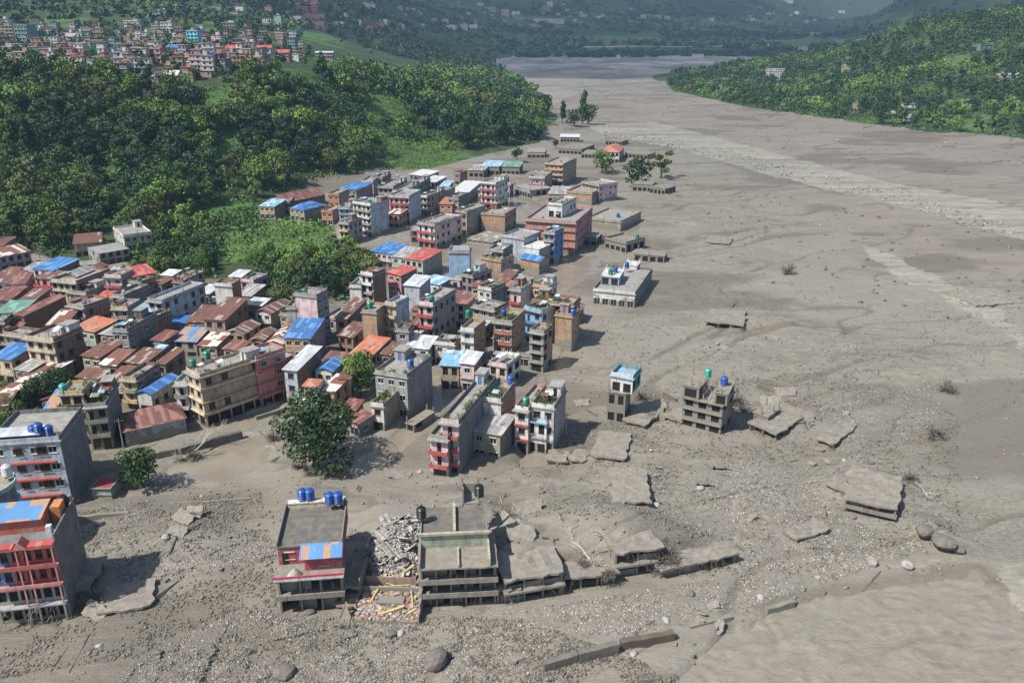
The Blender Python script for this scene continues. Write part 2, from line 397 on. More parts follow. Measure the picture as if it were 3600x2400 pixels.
def sheet_roof(kind, W, D, h, mat, ov=.45, under=None):
    """corrugated roof; object's local X runs across the corrugations (along the ridge)."""
    b = MB(); x0, x1, y0, y1 = -W/2-ov, W/2+ov, -ov, D+ov; t = .07
    def slab(p):
        q = [Vector(v) for v in p]; n = (q[1]-q[0]).cross(q[3]-q[0]).normalized()*t
        b.quad(q, mat); k = [v-n for v in q]; b.quad(k[::-1], mat)
        for a in range(4): b.quad([q[a], k[a], k[(a+1) % 4], q[(a+1) % 4]], mat)
    um = under or mat
    if kind == 's':
        r = min(.12*D, 1.1)+.1
        slab([(x0, y0, h+.1), (x1, y0, h+.1), (x1, y1, h+.1+r), (x0, y1, h+.1+r)])
        b.quad([(W/2, 0, h), (W/2, D, h), (W/2, D, h+r)], um); b.quad([(-W/2, D, h), (-W/2, 0, h), (-W/2, D, h+r)], um)
        b.quad([(-W/2, D, h), (-W/2, D, h+r), (W/2, D, h+r), (W/2, D, h)], um)
    elif kind == 'g':
        if W >= D:
            r = .22*D; m = D/2
            slab([(x0, y0, h), (x1, y0, h), (x1, m, h+r), (x0, m, h+r)]); slab([(x1, y1, h), (x0, y1, h), (x0, m, h+r), (x1, m, h+r)])
            b.quad([(W/2, 0, h), (W/2, D, h), (W/2, m, h+r-.1)], um); b.quad([(-W/2, D, h), (-W/2, 0, h), (-W/2, m, h+r-.1)], um)
        else:
            r = .22*W
            slab([(x0, y1, h), (x0, y0, h), (0, y0, h+r), (0, y1, h+r)]); slab([(x1, y0, h), (x1, y1, h), (0, y1, h+r), (0, y0, h+r)])
            b.quad([(-W/2, 0, h), (W/2, 0, h), (0, 0, h+r-.1)], um); b.quad([(W/2, D, h), (-W/2, D, h), (0, D, h+r-.1)], um)
    elif kind == 'h':
        if W >= D: r = .25*D; e = D/2; P1 = (x0+e, D/2, h+r); P2 = (x1-e, D/2, h+r)
        else: r = .25*W; e = W/2; P1 = (0, y0+e, h+r); P2 = (0, y1-e, h+r)
        c = [(x0,y0,h),(x1,y0,h),(x1,y1,h),(x0,y1,h)]
        if W >= D: fs = [(c[0],c[1],P2,P1),(c[1],c[2],P2),(c[2],c[3],P1,P2),(c[3],c[0],P1)]
        else: fs = [(c[0],c[1],P1),(c[1],c[2],P2,P1),(c[2],c[3],P2),(c[3],c[0],P1,P2)]
        for f in fs: b.quad(f, mat)
        b.quad([(c[0][0],c[0][1],h-.02),(c[3][0],c[3][1],h-.02),(c[2][0],c[2][1],h-.02),(c[1][0],c[1][1],h-.02)], um)
    return b
def leafquads(rng, n, cen, rad, size, up=.3):
    """n leaf clusters spread through an ellipsoid's outer shell -> verts, faces (numpy)"""
    d = rng.normal(size=(n, 3)); d /= np.linalg.norm(d, axis=1)[:, None]
    rr = .62+.42*rng.random(n)**.7
    p = np.array(cen)+d*rr[:, None]*np.array(rad)
    nn = d+rng.normal(size=(n, 3))*.65+np.array([0, 0, up]); nn /= np.linalg.norm(nn, axis=1)[:, None]
    a = np.cross(nn, rng.normal(size=(n, 3))); a /= np.linalg.norm(a, axis=1)[:, None]; b = np.cross(nn, a)
    s = size*(.6+.8*rng.random(n))[:, None]; k = .35*s*nn
    V = np.stack([p-a*s-k*.6, p-b*s*.7+k*.3, p+a*s-k*.6, p+b*s*.7+k*.3], 1).reshape(-1, 3)
    F = np.arange(4*n).reshape(n, 4); return V, F
def leafmat(k, c1, c2):
    key = 'leaves_'+k
    if key in MATS: return MATS[key]
    m, n, b = newmat(key); P = n.nodes.new('ShaderNodeNewGeometry').outputs['Position']; oi = n.nodes.new('ShaderNodeObjectInfo')
    c = mixc(n, mrange(n, noise(n, P, .9, 3), .35, .68), c1, c2)
    g = mrange(n, noise(n, P, .035, 3), .3, .7, .62, 1.35)
    g2 = math_(n, 'MULTIPLY', g, mrange(n, oi.outputs['Random'], 0, 1, .7, 1.3))
    c = mixc(n, 1., c, nd(n, 'ShaderNodeCombineXYZ', X=g2, Y=g2, Z=g2).outputs[0], 'MULTIPLY')
    n.links.new(c, b.inputs['Base Color']); b.inputs['Roughness'].default_value = .6
    MATS[key] = m; return m
LEAF = dict(dark=((.022,.048,.015),(.046,.086,.025)), mid=((.046,.090,.022),(.088,.150,.036)), lite=((.085,.150,.028),(.145,.215,.045)), blue=((.028,.060,.030),(.054,.098,.046)), olive=((.075,.105,.030),(.130,.160,.048)))
def LM(k): return leafmat(k, *LEAF[k])
def bark(): return flatm('bark', (.13,.105,.08), .9)
def plants(name, rects, M, label, seed, n=26, h=.5):
    """foliage of roof garden plants standing in given local rectangles (x0,y0,x1,y1,z)"""
    rng = np.random.default_rng(seed); Vs = []; Fs = []; mi = []; k = 0; pot = MB(); pm = flatm('terracotta', (.3,.12,.07))
    for x0, y0, x1, y1, z in rects:
        a = max(1, int((abs(x1-x0)*abs(y1-y0))*.9+abs(x1-x0)*.5+abs(y1-y0)*.5))
        for _ in range(a):
            cx = x0+(x1-x0)*rng.random(); cy = y0+(y1-y0)*rng.random(); r = .3+.5*rng.random()
            V, F = leafquads(rng, n, (cx, cy, z+.3+r*.8), (r, r, r*.9), .16); Vs.append(V); Fs.append(F+k); k += len(V)
            pot.lathe([(.14, z-.02), (.2, z+.32)], pm, 8, (cx, cy, 0))
    FV = np.concatenate(Vs); F = np.concatenate(Fs); nl = len(F); pv = np.array(pot.v); pf = []
    for f in pot.f: pf.append(f if len(f) == 4 else f[:4])
    F = np.concatenate([F, np.array(pf)+len(FV)]); mi = np.concatenate([((np.arange(nl)//n) % 3 == 0).astype(int), np.full(len(pf), 2)])
    o = link(name, npmesh(name, np.concatenate([FV, pv]), F, [LM('mid'), LM('lite'), pm], mi)); o.matrix_world = M
    return tag(o, label, 'plants', None, 'stuff')
BUILT = []
OVR = {}
def frame_of(A, B, Cc, h, z0=None, ovr=None):
    z = 0. if z0 is None else z0
    for _ in range(3):
        a = gp(*A, z+h); b = gp(*B, z+h); c = gp(*Cc, z+h)
        if z0 is None: z = max(0., float(base_h(np.array([(a[0]+c[0])/2]), np.array([(a[1]+c[1])/2]))[0]))
        else: break
    u = b-a; W = float(np.hypot(u[0], u[1])); s = c-b; L = float(np.hypot(s[0], s[1]))
    a1 = math.atan2(u[1], u[0]); a2 = math.atan2(s[1], s[0])-math.pi/2; dd = (a2-a1+math.pi) % (2*math.pi)-math.pi
    rz = a1+max(-.6, min(.6, dd))*.8*L/(L+W); D = max(2.6, min(L*math.cos(a1+dd-rz), 30)); W = max(W*abs(math.cos(rz-a1)), 2.2)
    if ovr: rz, D = R(ovr[0]), ovr[1]
    org = b-np.array([math.cos(rz), math.sin(rz), 0])*W/2; org[2] = z
    return org, rz, W, D
def building(A, B, Cc, h, nf, fm, sm, roof, opts, label, cat='house', name='house', seed=0, z0=None, ovr=None):
    rn = random.Random(seed*7+3); org, rz, W, D = frame_of(A, B, Cc, h, z0, ovr)
    muddy = 'm' in opts
    Mf, Ms = WM(fm, muddy), WM(sm, muddy)
    root = thing(name, tuple(org), rz, label, cat, 'houses of the flooded town')
    BUILT.append((A, W, D, h, label, org, rz))
    b = MB(); fh = h/max(nf, 1); camv = Vector((0-org[0], 0-org[1], 0)); q = Matrix.Rotation(-rz, 3, 'Z')@camv; wins = []
    faces = [('f', W, Mf, lambda s, d, z: (-W/2+s, d, z), 0., True),
             ('r', D, Ms, lambda s, d, z: (W/2-d, s, z), math.pi/2, q.x > W/2-1),
             ('l', D, Ms, lambda s, d, z: (-W/2+d, D-s, z), -math.pi/2, q.x < -W/2+1),
             ('b', W, Ms, lambda s, d, z: (W/2-s, D-d, z), math.pi, False)]
    style = 'o' if ('o' in opts or muddy) else ('b' if 'b' in opts else rn.choice('wwdd'))
    for key, L, mat, T, rot, vis in faces:
        ops = []
        if nf and vis and not (key == 'f' and 'n' in opts) and not (key in 'rl' and 'N' in opts):
            pitch = 2.7 if key == 'f' else 3.6
            nb = max(1, int(round(L/pitch))); bw = L/nb
            for f in range(nf):
                for k in range(nb):
                    if key in 'rl' and (rn.random() < .3 or bw < 1.6): continue
                    ww = min(bw*.6, 1.5 if style != 'o' else bw*.8); hh = 1.35 if style != 'o' else fh*.62
                    if f == 0 and key == 'f': hh = min(fh*.72, 2.2); zb = f*fh+.1; ww = bw*.72
                    else: zb = f*fh+(fh-hh)*.5; 
                    if key == 'f' and f > 0 and 'B' in opts and k % 2 == 0 and style != 'o': hh = 2.0; zb = f*fh+.15; ww = .95
                    ww = round(ww, 1); hh = round(min(hh, fh-.5), 1)
                    if ww < .5 or hh < .5: continue
                    c = (k+.5)*bw; ops.append((c-ww/2, c+ww/2, zb, zb+hh)); wins.append((T(c, 0, zb), rot, ww, hh))
        wall_grid(b, T, L, -1.6 if org[2] < 4 or z0 is None else .0, h, ops, mat)
    b.build('wall', root)
    for p, rot, ww, hh in wins:
        link('window', window_mesh(ww, hh, style), root, p, rot)
    led = WM('cream' if 'c' in opts else ('red' if 'p' in opts else ('blue' if 'b' in opts else 'concrete')), muddy)
    for k in range(1, nf):
        if not (set('LB') & set(opts)): break
        e = MB(); d = 1.0 if 'B' in opts else .55; z = k*fh
        e.box(-W/2-.05, -d, z-.16, W/2+.05, -.003, z, led)
        if 'B' in opts:
            e.box(-W/2-.05, -d-.08, z-.16, W/2+.05, -d, z+.75, led if k % 2 == 0 or 'p' in opts else Mf)
            e.box(-W/2-.05, -d, z, -W/2+.03, -.003, z+.75, Mf); e.box(W/2-.03, -d, z, W/2+.05, -.003, z+.75, Mf)
            e.build('balcony', root)
        else: e.build('ledge', root)
    if 'S' in opts:
        for k in range(1, nf+1):
            e = MB(); z = k*fh; e.box(W/2+.003, -.5, z-.3, W/2+.65, D+.1, z-.05, WM('tanbrick')); e.box(W/2+.58, -.5, z-.049, W/2+.65, D+.1, z+(.5 if k % 2 and k < nf else .05), led); e.build('ledge', root)
        e = MB()
        for k in range(int(D/3)+1): e.box(W/2+.30, k*3., -1, W/2+.58, k*3+.28, fh-.31, WM('beige'))
        e.box(W/2+.004, .3, .2, W/2+.02, D-.3, fh-.5, void()); e.build('arcade', root)  # dark panel painted for the shade inside the open ground floor
    if 'R' in opts:
        e = MB(); cm = WM('concrete', muddy); t = .045
        for Lx, TT in ((W, faces[0][3]), (D, faces[1][3]), (D, faces[2][3])):
            nb = max(1, int(round(Lx/3.4)))
            for k in range(nb+1):
                c = min(max(k*Lx/nb, .16), Lx-.16)
                p = [TT(c-.16, -t, -1), TT(c+.16, .02, h)]
                e.box(min(p[0][0], p[1][0]), min(p[0][1], p[1][1]), -1, max(p[0][0], p[1][0]), max(p[0][1], p[1][1]), h-.02, cm)
            for k in range(1, nf+1):
                z = k*fh-.02; p = [TT(.0, -t-.012, 0), TT(Lx, .02, 0)]
                e.box(min(p[0][0], p[1][0]), min(p[0][1], p[1][1]), z-.28, max(p[0][0], p[1][0]), max(p[0][1], p[1][1]), z-.03, cm)
        e.build('concrete_frame', root)
    # ---- roof
    rk = roof.split(':')
    cm = WM({'w': 'white', 'y': 'cream', 'k': 'concrete', 'q': 'moss', 'u': 'lightblue'}.get(rk[1] if len(rk) > 1 and rk[0] in 'fb' else 'k', 'concrete'), muddy)
    if rk[0] in ('f', 'b'):
        e = MB(); ov = .35 if rk[0] == 'f' else .2
        e.box(-W/2-ov, -ov-(.6 if set('LB') & set(opts) else 0), h-.2, W/2+ov, D+ov, h+.02, mudmat() if muddy else cm); e.build('roof', root)
        if rk[0] == 'f':
            e = MB(); ph = .85; t = .14; pm = Mf if (seed % 3) and not muddy else cm
            e.box(-W/2, 0, h+.02, W/2, t, h+ph, pm); e.box(-W/2, D-t, h+.02, W/2, D, h+ph, Ms)
            e.box(-W/2, t, h+.02, -W/2+t, D-t, h+ph, Ms); e.box(W/2-t, t, h+.02, W/2, D-t, h+ph, Ms)
            e.build('parapet', root)
        # stubs of columns with reinforcing bars
        rb = flatm('rusty_steel', (.16,.09,.06), .8)
        for i, (cx, cy) in enumerate(((-W/2+.2, .2), (W/2-.2, .2), (W/2-.2, D-.2), (-W/2+.2, D-.2), (0, .2), (W/2-.2, D/2))):
            if rn.random() < .55:
                e = MB(); hh = .9+rn.random()*.7; e.box(cx-.13, cy-.13, h+.02, cx+.13, cy+.13, h+hh, cm)
                for dx in (-.09, .09):
                    for dy in (-.09, .09): e.tube((cx+dx, cy+dy, h+hh), (cx+dx*1.6, cy+dy*1.5, h+hh+.9), .02, .015, rb, 4)
                e.build('column', root)
        if ('t' in opts or (W*D > 45 and rn.random() < .55 and 'x' not in opts)) and W > 3.4 and D > 4.5:
            e = MB(); w2 = min(2.8, W*.5); d2 = min(3.6, D*.4); sx = rn.choice((-1, 1)); x0 = sx*(W/2-.2-w2/2)-w2/2; y1 = D-.25; y0 = y1-d2; hh = 2.4
            tm = rn.choice([Mf, Ms, WM('brick'), WM('white')]) if not muddy else Ms
            e.box(x0, y0, h+.03, x0+w2, y1, h+hh, tm); e.box(x0-.25, y0-.3, h+hh, x0+w2+.25, y1+.2, h+hh+.14, cm)
            st = e.build('stair_tower', root)
            dm = MB(); dm.box(-.42, -.04, 0, .42, -.003, 1.95, rn.choice([void(), flatm('door_blue', (.08,.2,.4)), flatm('door_wood', (.15,.08,.05))])); dm.build('door', st, (x0+w2/2, y0, h+.04), 0)
        for _ in range(rn.randint(2, 4) if W > 4 and 'x' not in opts and not muddy else 0):      # low brick boxes, tubs and lean-to sheets
            e = MB(); cx = rn.uniform(-W/2+.9, W/2-.9); cy = rn.uniform(.8, max(.9, D*.55)); s = rn.uniform(.35, .8)
            if rn.random() < .5:
                e.box(cx-s, cy-s*.7, h+.03, cx+s, cy+s*.7, h+rn.uniform(.4, 1.0), rn.choice([WM('brick'), WM('white'), WM('grey'), WM('blue'), WM('dgrey')])); e.build('roof_box', root)
            else:
                sm_ = SM(rn.choice(['rust', 'silver', 'grey', 'lightblue', 'maroon', 'white'])); z = h+1.7
                for dx in (-1, 1): e.tube((cx+dx*s, cy-s, h+.03), (cx+dx*s, cy-s, z), .04, .04, rb, 5); e.tube((cx+dx*s, cy+s, h+.03), (cx+dx*s, cy+s, z+.2), .04, .04, rb, 5)
                e.box(-s*1.3, -s*1.3, 0, s*1.3, s*1.3, .05, sm_, Matrix.Translation((cx, cy, z+.12))@Matrix.Rotation(.12, 4, 'X')); e.build('roof_shelter', root)
    else:
        mat = SM(rk[1]); e = sheet_roof(rk[0], W, D, h, mat, under=Ms)
        if rk[0] == 'g' and W < D:      # turn the mesh so that its local X runs along the ridge
            me = e.mesh('roof'); me.transform(Matrix.Rotation(-math.pi/2, 4, 'Z')); link('roof', me, root, (0, 0, 0), math.pi/2)
        else: e.build('roof', root)
        if rk[0] in 'sg' and W*D > 30 and rn.random() < .6:     # stones and planks that weigh the sheets down
            for _ in range(rn.randint(3, 6)):
                cx = rn.uniform(-W/2+.3, W/2-.3); cy = rn.uniform(.2, D-.3)
                if rk[0] == 's': z = h+.1+cy/D*(min(.12*D, 1.1)+.1)
                else: z = h+(.22*D*(1-abs(cy-D/2)/(D/2)) if W >= D else .22*W*(1-abs(cx)/(W/2)))
                s = rn.uniform(.1, .22); e = MB(); e.box(-s*rn.uniform(.6, 3), -s, 0, s*2, s, s*1.1, WM('grey'), Matrix.Translation((cx, cy, z+.02))@Matrix.Rotation(rn.random()*3, 4, 'Z')); e.build('roof_weight', root)
    Mx = Matrix.Translation(Vector(org))@Matrix.Rotation(rz, 4, 'Z')
    if 'g' in opts:
        short = label.split(' ')
        plants('roof_plants', [(-W/2+.4, .4, W/2-.4, D*.55, h+.03)], Mx, 'green plants growing on the roof of the '+' '.join(short[:8]), seed)
    elif 'e' in opts:
        plants('roof_plants', [(-W/2+.4, .3, W/2-.4, 1.3, h+.03), (W/2-.9, 1, W/2-.3, D-.6, h+.03)], Mx, 'potted plants along the roof edge of the '+' '.join(label.split(' ')[:7]), seed)
    return root, org, rz, W, D

def tank(px, py, z, col, label, r=.75, hh=1.5, z0=0):
    p = gp(px, py, z+z0)
    root = thing('water_tank', tuple(p), random.Random(int(px*7+py)).random()*3, label, 'water tank', 'rooftop water tanks')
    m = flatm('tank_'+col, {'green': (.02,.22,.13), 'blue': (.02,.09,.36), 'black': (.02,.02,.022), 'teal': (.05,.35,.30), 'white': (.6,.62,.62)}[col], .35, .5)
    b = MB(); prof = [(r*.96, 0)]
    for k in range(5): zz = hh*k/5; prof += [(r, zz+.04), (r, zz+hh/5-.07), (r*.95, zz+hh/5-.03)]
    prof += [(r, hh), (r*.75, hh+.22), (r*.32, hh+.34)]; b.lathe(prof, m, 14); b.build('tank_body', root)
    b = MB(); b.lathe([(r*.36, hh+.32), (r*.36, hh+.42), (r*.2, hh+.46)], m, 10); b.build('lid', root)
    b = MB(); cm = WM('concrete'); b.box(-r*.8, -r*.8, -.25, r*.8, r*.8, -.003, cm); b.build('plinth', root)

# ------------------------------------------------------------------ buried and wrecked houses
def blob_slab(b, x0, y0, x1, y1, z0, z1, mat, rn, nx=9, ny=9, amp=.2, edge=.38):
    """slab with an uneven mud covered top and ragged edge"""
    top = []; bot = []
    for j in range(ny+1):
        for i in range(nx+1):
            e = (i in (0, nx))+(j in (0, ny)); x = x0+(x1-x0)*i/nx+(rn.uniform(-edge, edge) if i in (0, nx) else 0); y = y0+(y1-y0)*j/ny+(rn.uniform(-edge, edge) if j in (0, ny) else 0)
            top.append((x, y, z1+rn.uniform(-amp, amp)*(.3 if e else 1))); bot.append((x, y, z0))
    k = len(b.v); b.v += top+bot; n = len(top); m = b.mi(mat); w = nx+1
    for j in range(ny):
        for i in range(nx):
            a = k+j*w+i; b.f.append((a, a+1, a+w+1, a+w)); b.m.append(m); a += n; b.f.append((a, a+w, a+w+1, a+1)); b.m.append(m)
    for i in range(nx):
        a = k+i; b.f.append((a, a+n, a+n+1, a+1)); b.m.append(m); a = k+ny*w+i; b.f.append((a, a+1, a+n+1, a+n)); b.m.append(m)
    for j in range(ny):
        a = k+j*w; b.f.append((a, a+w, a+n+w, a+n)); b.m.append(m); a = k+j*w+nx; b.f.append((a, a+n, a+n+w, a+w)); b.m.append(m)
def strands(b, rn, p, n, L, mat, down=True, r=.035):
    for _ in range(n):
        q = Vector(p)+Vector((rn.uniform(-.4, .4), rn.uniform(-.3, .1), 0)); d = Vector((rn.uniform(-.5, .5), rn.uniform(-.8, .1), rn.uniform(-1, -.4) if down else rn.uniform(.2, 1))).normalized()
        for _k in range(3):
            q2 = q+d*L/3*rn.uniform(.6, 1.2); b.tube(q, q2, r, r*.7, mat, 4); q = q2; d = (d+Vector((rn.uniform(-.5, .5), rn.uniform(-.5, .5), rn.uniform(-.3, .3)))).normalized()
def wreck_spec(A, B, Cc, h): 
    org, rz, W, D = frame_of(A, B, Cc, h, 0.)
    v = (-math.sin(rz), math.cos(rz)); BUMPS.append((org[0]+v[0]*D*.75, org[1]+v[1]*D*.75, max(W, D)*.55, h*.62))
    return org, rz, W, D
def wreck(spec, h, nf, label, opts='', seed=0, name='buried_house', cat='buried house'):
    org, rz, W, D = spec; rn = random.Random(seed+11)
    root = thing(name, tuple(org), rz, label, cat, 'houses buried in the mud')
    mm = mudmat(); cm = WM('concrete', True); fh = h/nf; rb = flatm('rusty_steel', (.16,.09,.06), .8)
    if 'k' in opts: root.rotation_euler = (rn.uniform(-.02, .05), rn.uniform(-.04, .04), rz)
    b = MB(); blob_slab(b, -W/2-.3, -.5, W/2+.3, D+.3, h-.38, h, mm, rn, max(4, int(W/1.2)), max(4, int(D/1.2))); b.build('roof_slab', root)
    for k in range(1, nf):
        b = MB(); z = k*fh; blob_slab(b, -W/2-.2, -.7, W/2+.2, D*.8, z-.35, z, mm, rn, max(4, int(W/1.5)), 4, .1, .12); b.build('floor_slab', root)
        b = MB(); b.box(-W/2-.2, -.8, z-.35, W/2+.2, -.68, z+(.45 if 'p' in opts else .02), cm); b.build('beam', root)
    n = max(1, int(round(W/3.3)))
    for k in range(n+1):
        x = -W/2+.18+(W-.36)*k/n; b = MB(); b.box(x-.16, .05, -1.5, x+.16, .37, h-.38, cm); b.build('pillar', root)
    m = max(1, int(round(D/4)))
    for k in range(1, m+1):
        y = .2+(D-.5)*k/m; b = MB(); b.box(W/2-.34, y-.16, -1.5, W/2-.02, y+.16, h-.38, cm); b.build('pillar', root)
    b = MB(); b.box(-W/2, D-.3, -1.5, W/2, D-.1, h-.38, cm); b.box(-W/2, D*.45, -1.5, W/2, D*.45+.15, h-.4, void()); b.box(-W/2+.02, .4, -1.5, -W/2+.2, D-.3, h-.38, cm)  # near-black sheet across the middle stands in for the interior's shade
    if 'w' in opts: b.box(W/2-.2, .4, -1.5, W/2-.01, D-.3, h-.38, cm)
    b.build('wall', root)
    for k in range(nf):          # parts of infill left in the openings
        for j in range(n):
            if rn.random() < .45:
                x0 = -W/2+.34+(W-.36)*j/n; x1 = -W/2+.02+(W-.36)*(j+1)/n; b = MB(); b.box(x0, .3, k*fh-(1.5 if k == 0 else 0), x1, .42, k*fh+fh*rn.uniform(.25, .6), cm); b.build('infill_wall', root)
    if 'r' in opts:
        b = MB()
        for _ in range(max(3, int(W/2.2))): strands(b, rn, (rn.uniform(-W/2, W/2), -.6, h-.3 if rn.random() < .6 else fh), 4, 1.6, rb)
        b.build('hanging_rods', root)['kind'] = 'stuff'
    return root
def log(p, q, r, label, mat=None, name='log', cat='log', group='logs and beams stranded on the mud', box=False):
    p = Vector(p); q = Vector(q); b = MB(); mid = (p+q)/2; m = mat or flatm('wet_wood', (.15,.125,.10), .8)
    rn = random.Random(int(abs(p.x*31+q.y*17))); pts = [p-mid, (p-mid)*.33+(q-mid)*-.0+Vector((rn.uniform(-.2,.2)*r*4, rn.uniform(-.2,.2)*r*4, rn.uniform(0,.3)*r)), q-mid]
    if box:
        d = q-p; L = d.length; M = Vector((1,0,0)).rotation_difference(d).to_matrix().to_4x4(); b.box(-L/2, -r, -r*.8, L/2, r, r*.8, m, M)
    else:
        b.tube(pts[0], pts[1], r, r*.85, m, 7); b.tube(pts[1], pts[2], r*.85, r*.6, m, 7); b.tube(pts[0]*.999, pts[0]*1.02, r, r*.2, m, 7)
        for _ in range(2):
            t = rn.uniform(.2, .8); c = pts[0].lerp(pts[2], t); b.tube(c, c+Vector((rn.uniform(-1,1), rn.uniform(-1,1), rn.uniform(.1,.9)))*r*6, r*.4, r*.15, m, 5)
    o = b.build(name, None, mid); return tag(o, label, cat, group)
def branches(b, rn, p, d, L, r, mat, lev):
    q = p
    for k in range(3):
        d = (d+Vector((rn.uniform(-.35, .35), rn.uniform(-.35, .35), rn.uniform(-.2, .25)))).normalized(); q2 = q+d*L/3; b.tube(q, q2, r*(1-.2*k), r*(.8-.2*k), mat, 6 if lev > 1 else 4); q = q2
        if lev > 0:
            for _ in range(2):
                e = (d+Vector((rn.uniform(-1, 1), rn.uniform(-1, 1), rn.uniform(-.5, .8)))).normalized(); branches(b, rn, q, e, L*.55, r*.45, mat, lev-1)
def deadtree(px, py, L, dirv, label, seed, r=.3, z=None, up=.25):
    g = gp(px, py, 0); g = gp(px, py, T1(g[0], g[1]) if z is None else z); rn = random.Random(seed); m = flatm('bleached_wood', (.50,.46,.40), .8)
    root = thing('dead_tree', tuple(g), 0, label, 'dead tree', 'dead trees washed up on the mud')
    b = MB(); branches(b, rn, Vector((0, 0, r*.7)), Vector((*dirv, up)).normalized(), L, r, m, 2); b.build('trunk', root)
    b = MB()
    for _ in range(9): branches(b, rn, Vector((0, 0, r)), Vector((-dirv[0]+rn.uniform(-1, 1), -dirv[1]+rn.uniform(-1, 1), rn.uniform(-.1, 1))).normalized(), L*.28, r*.35, m, 1)
    b.build('roots', root)
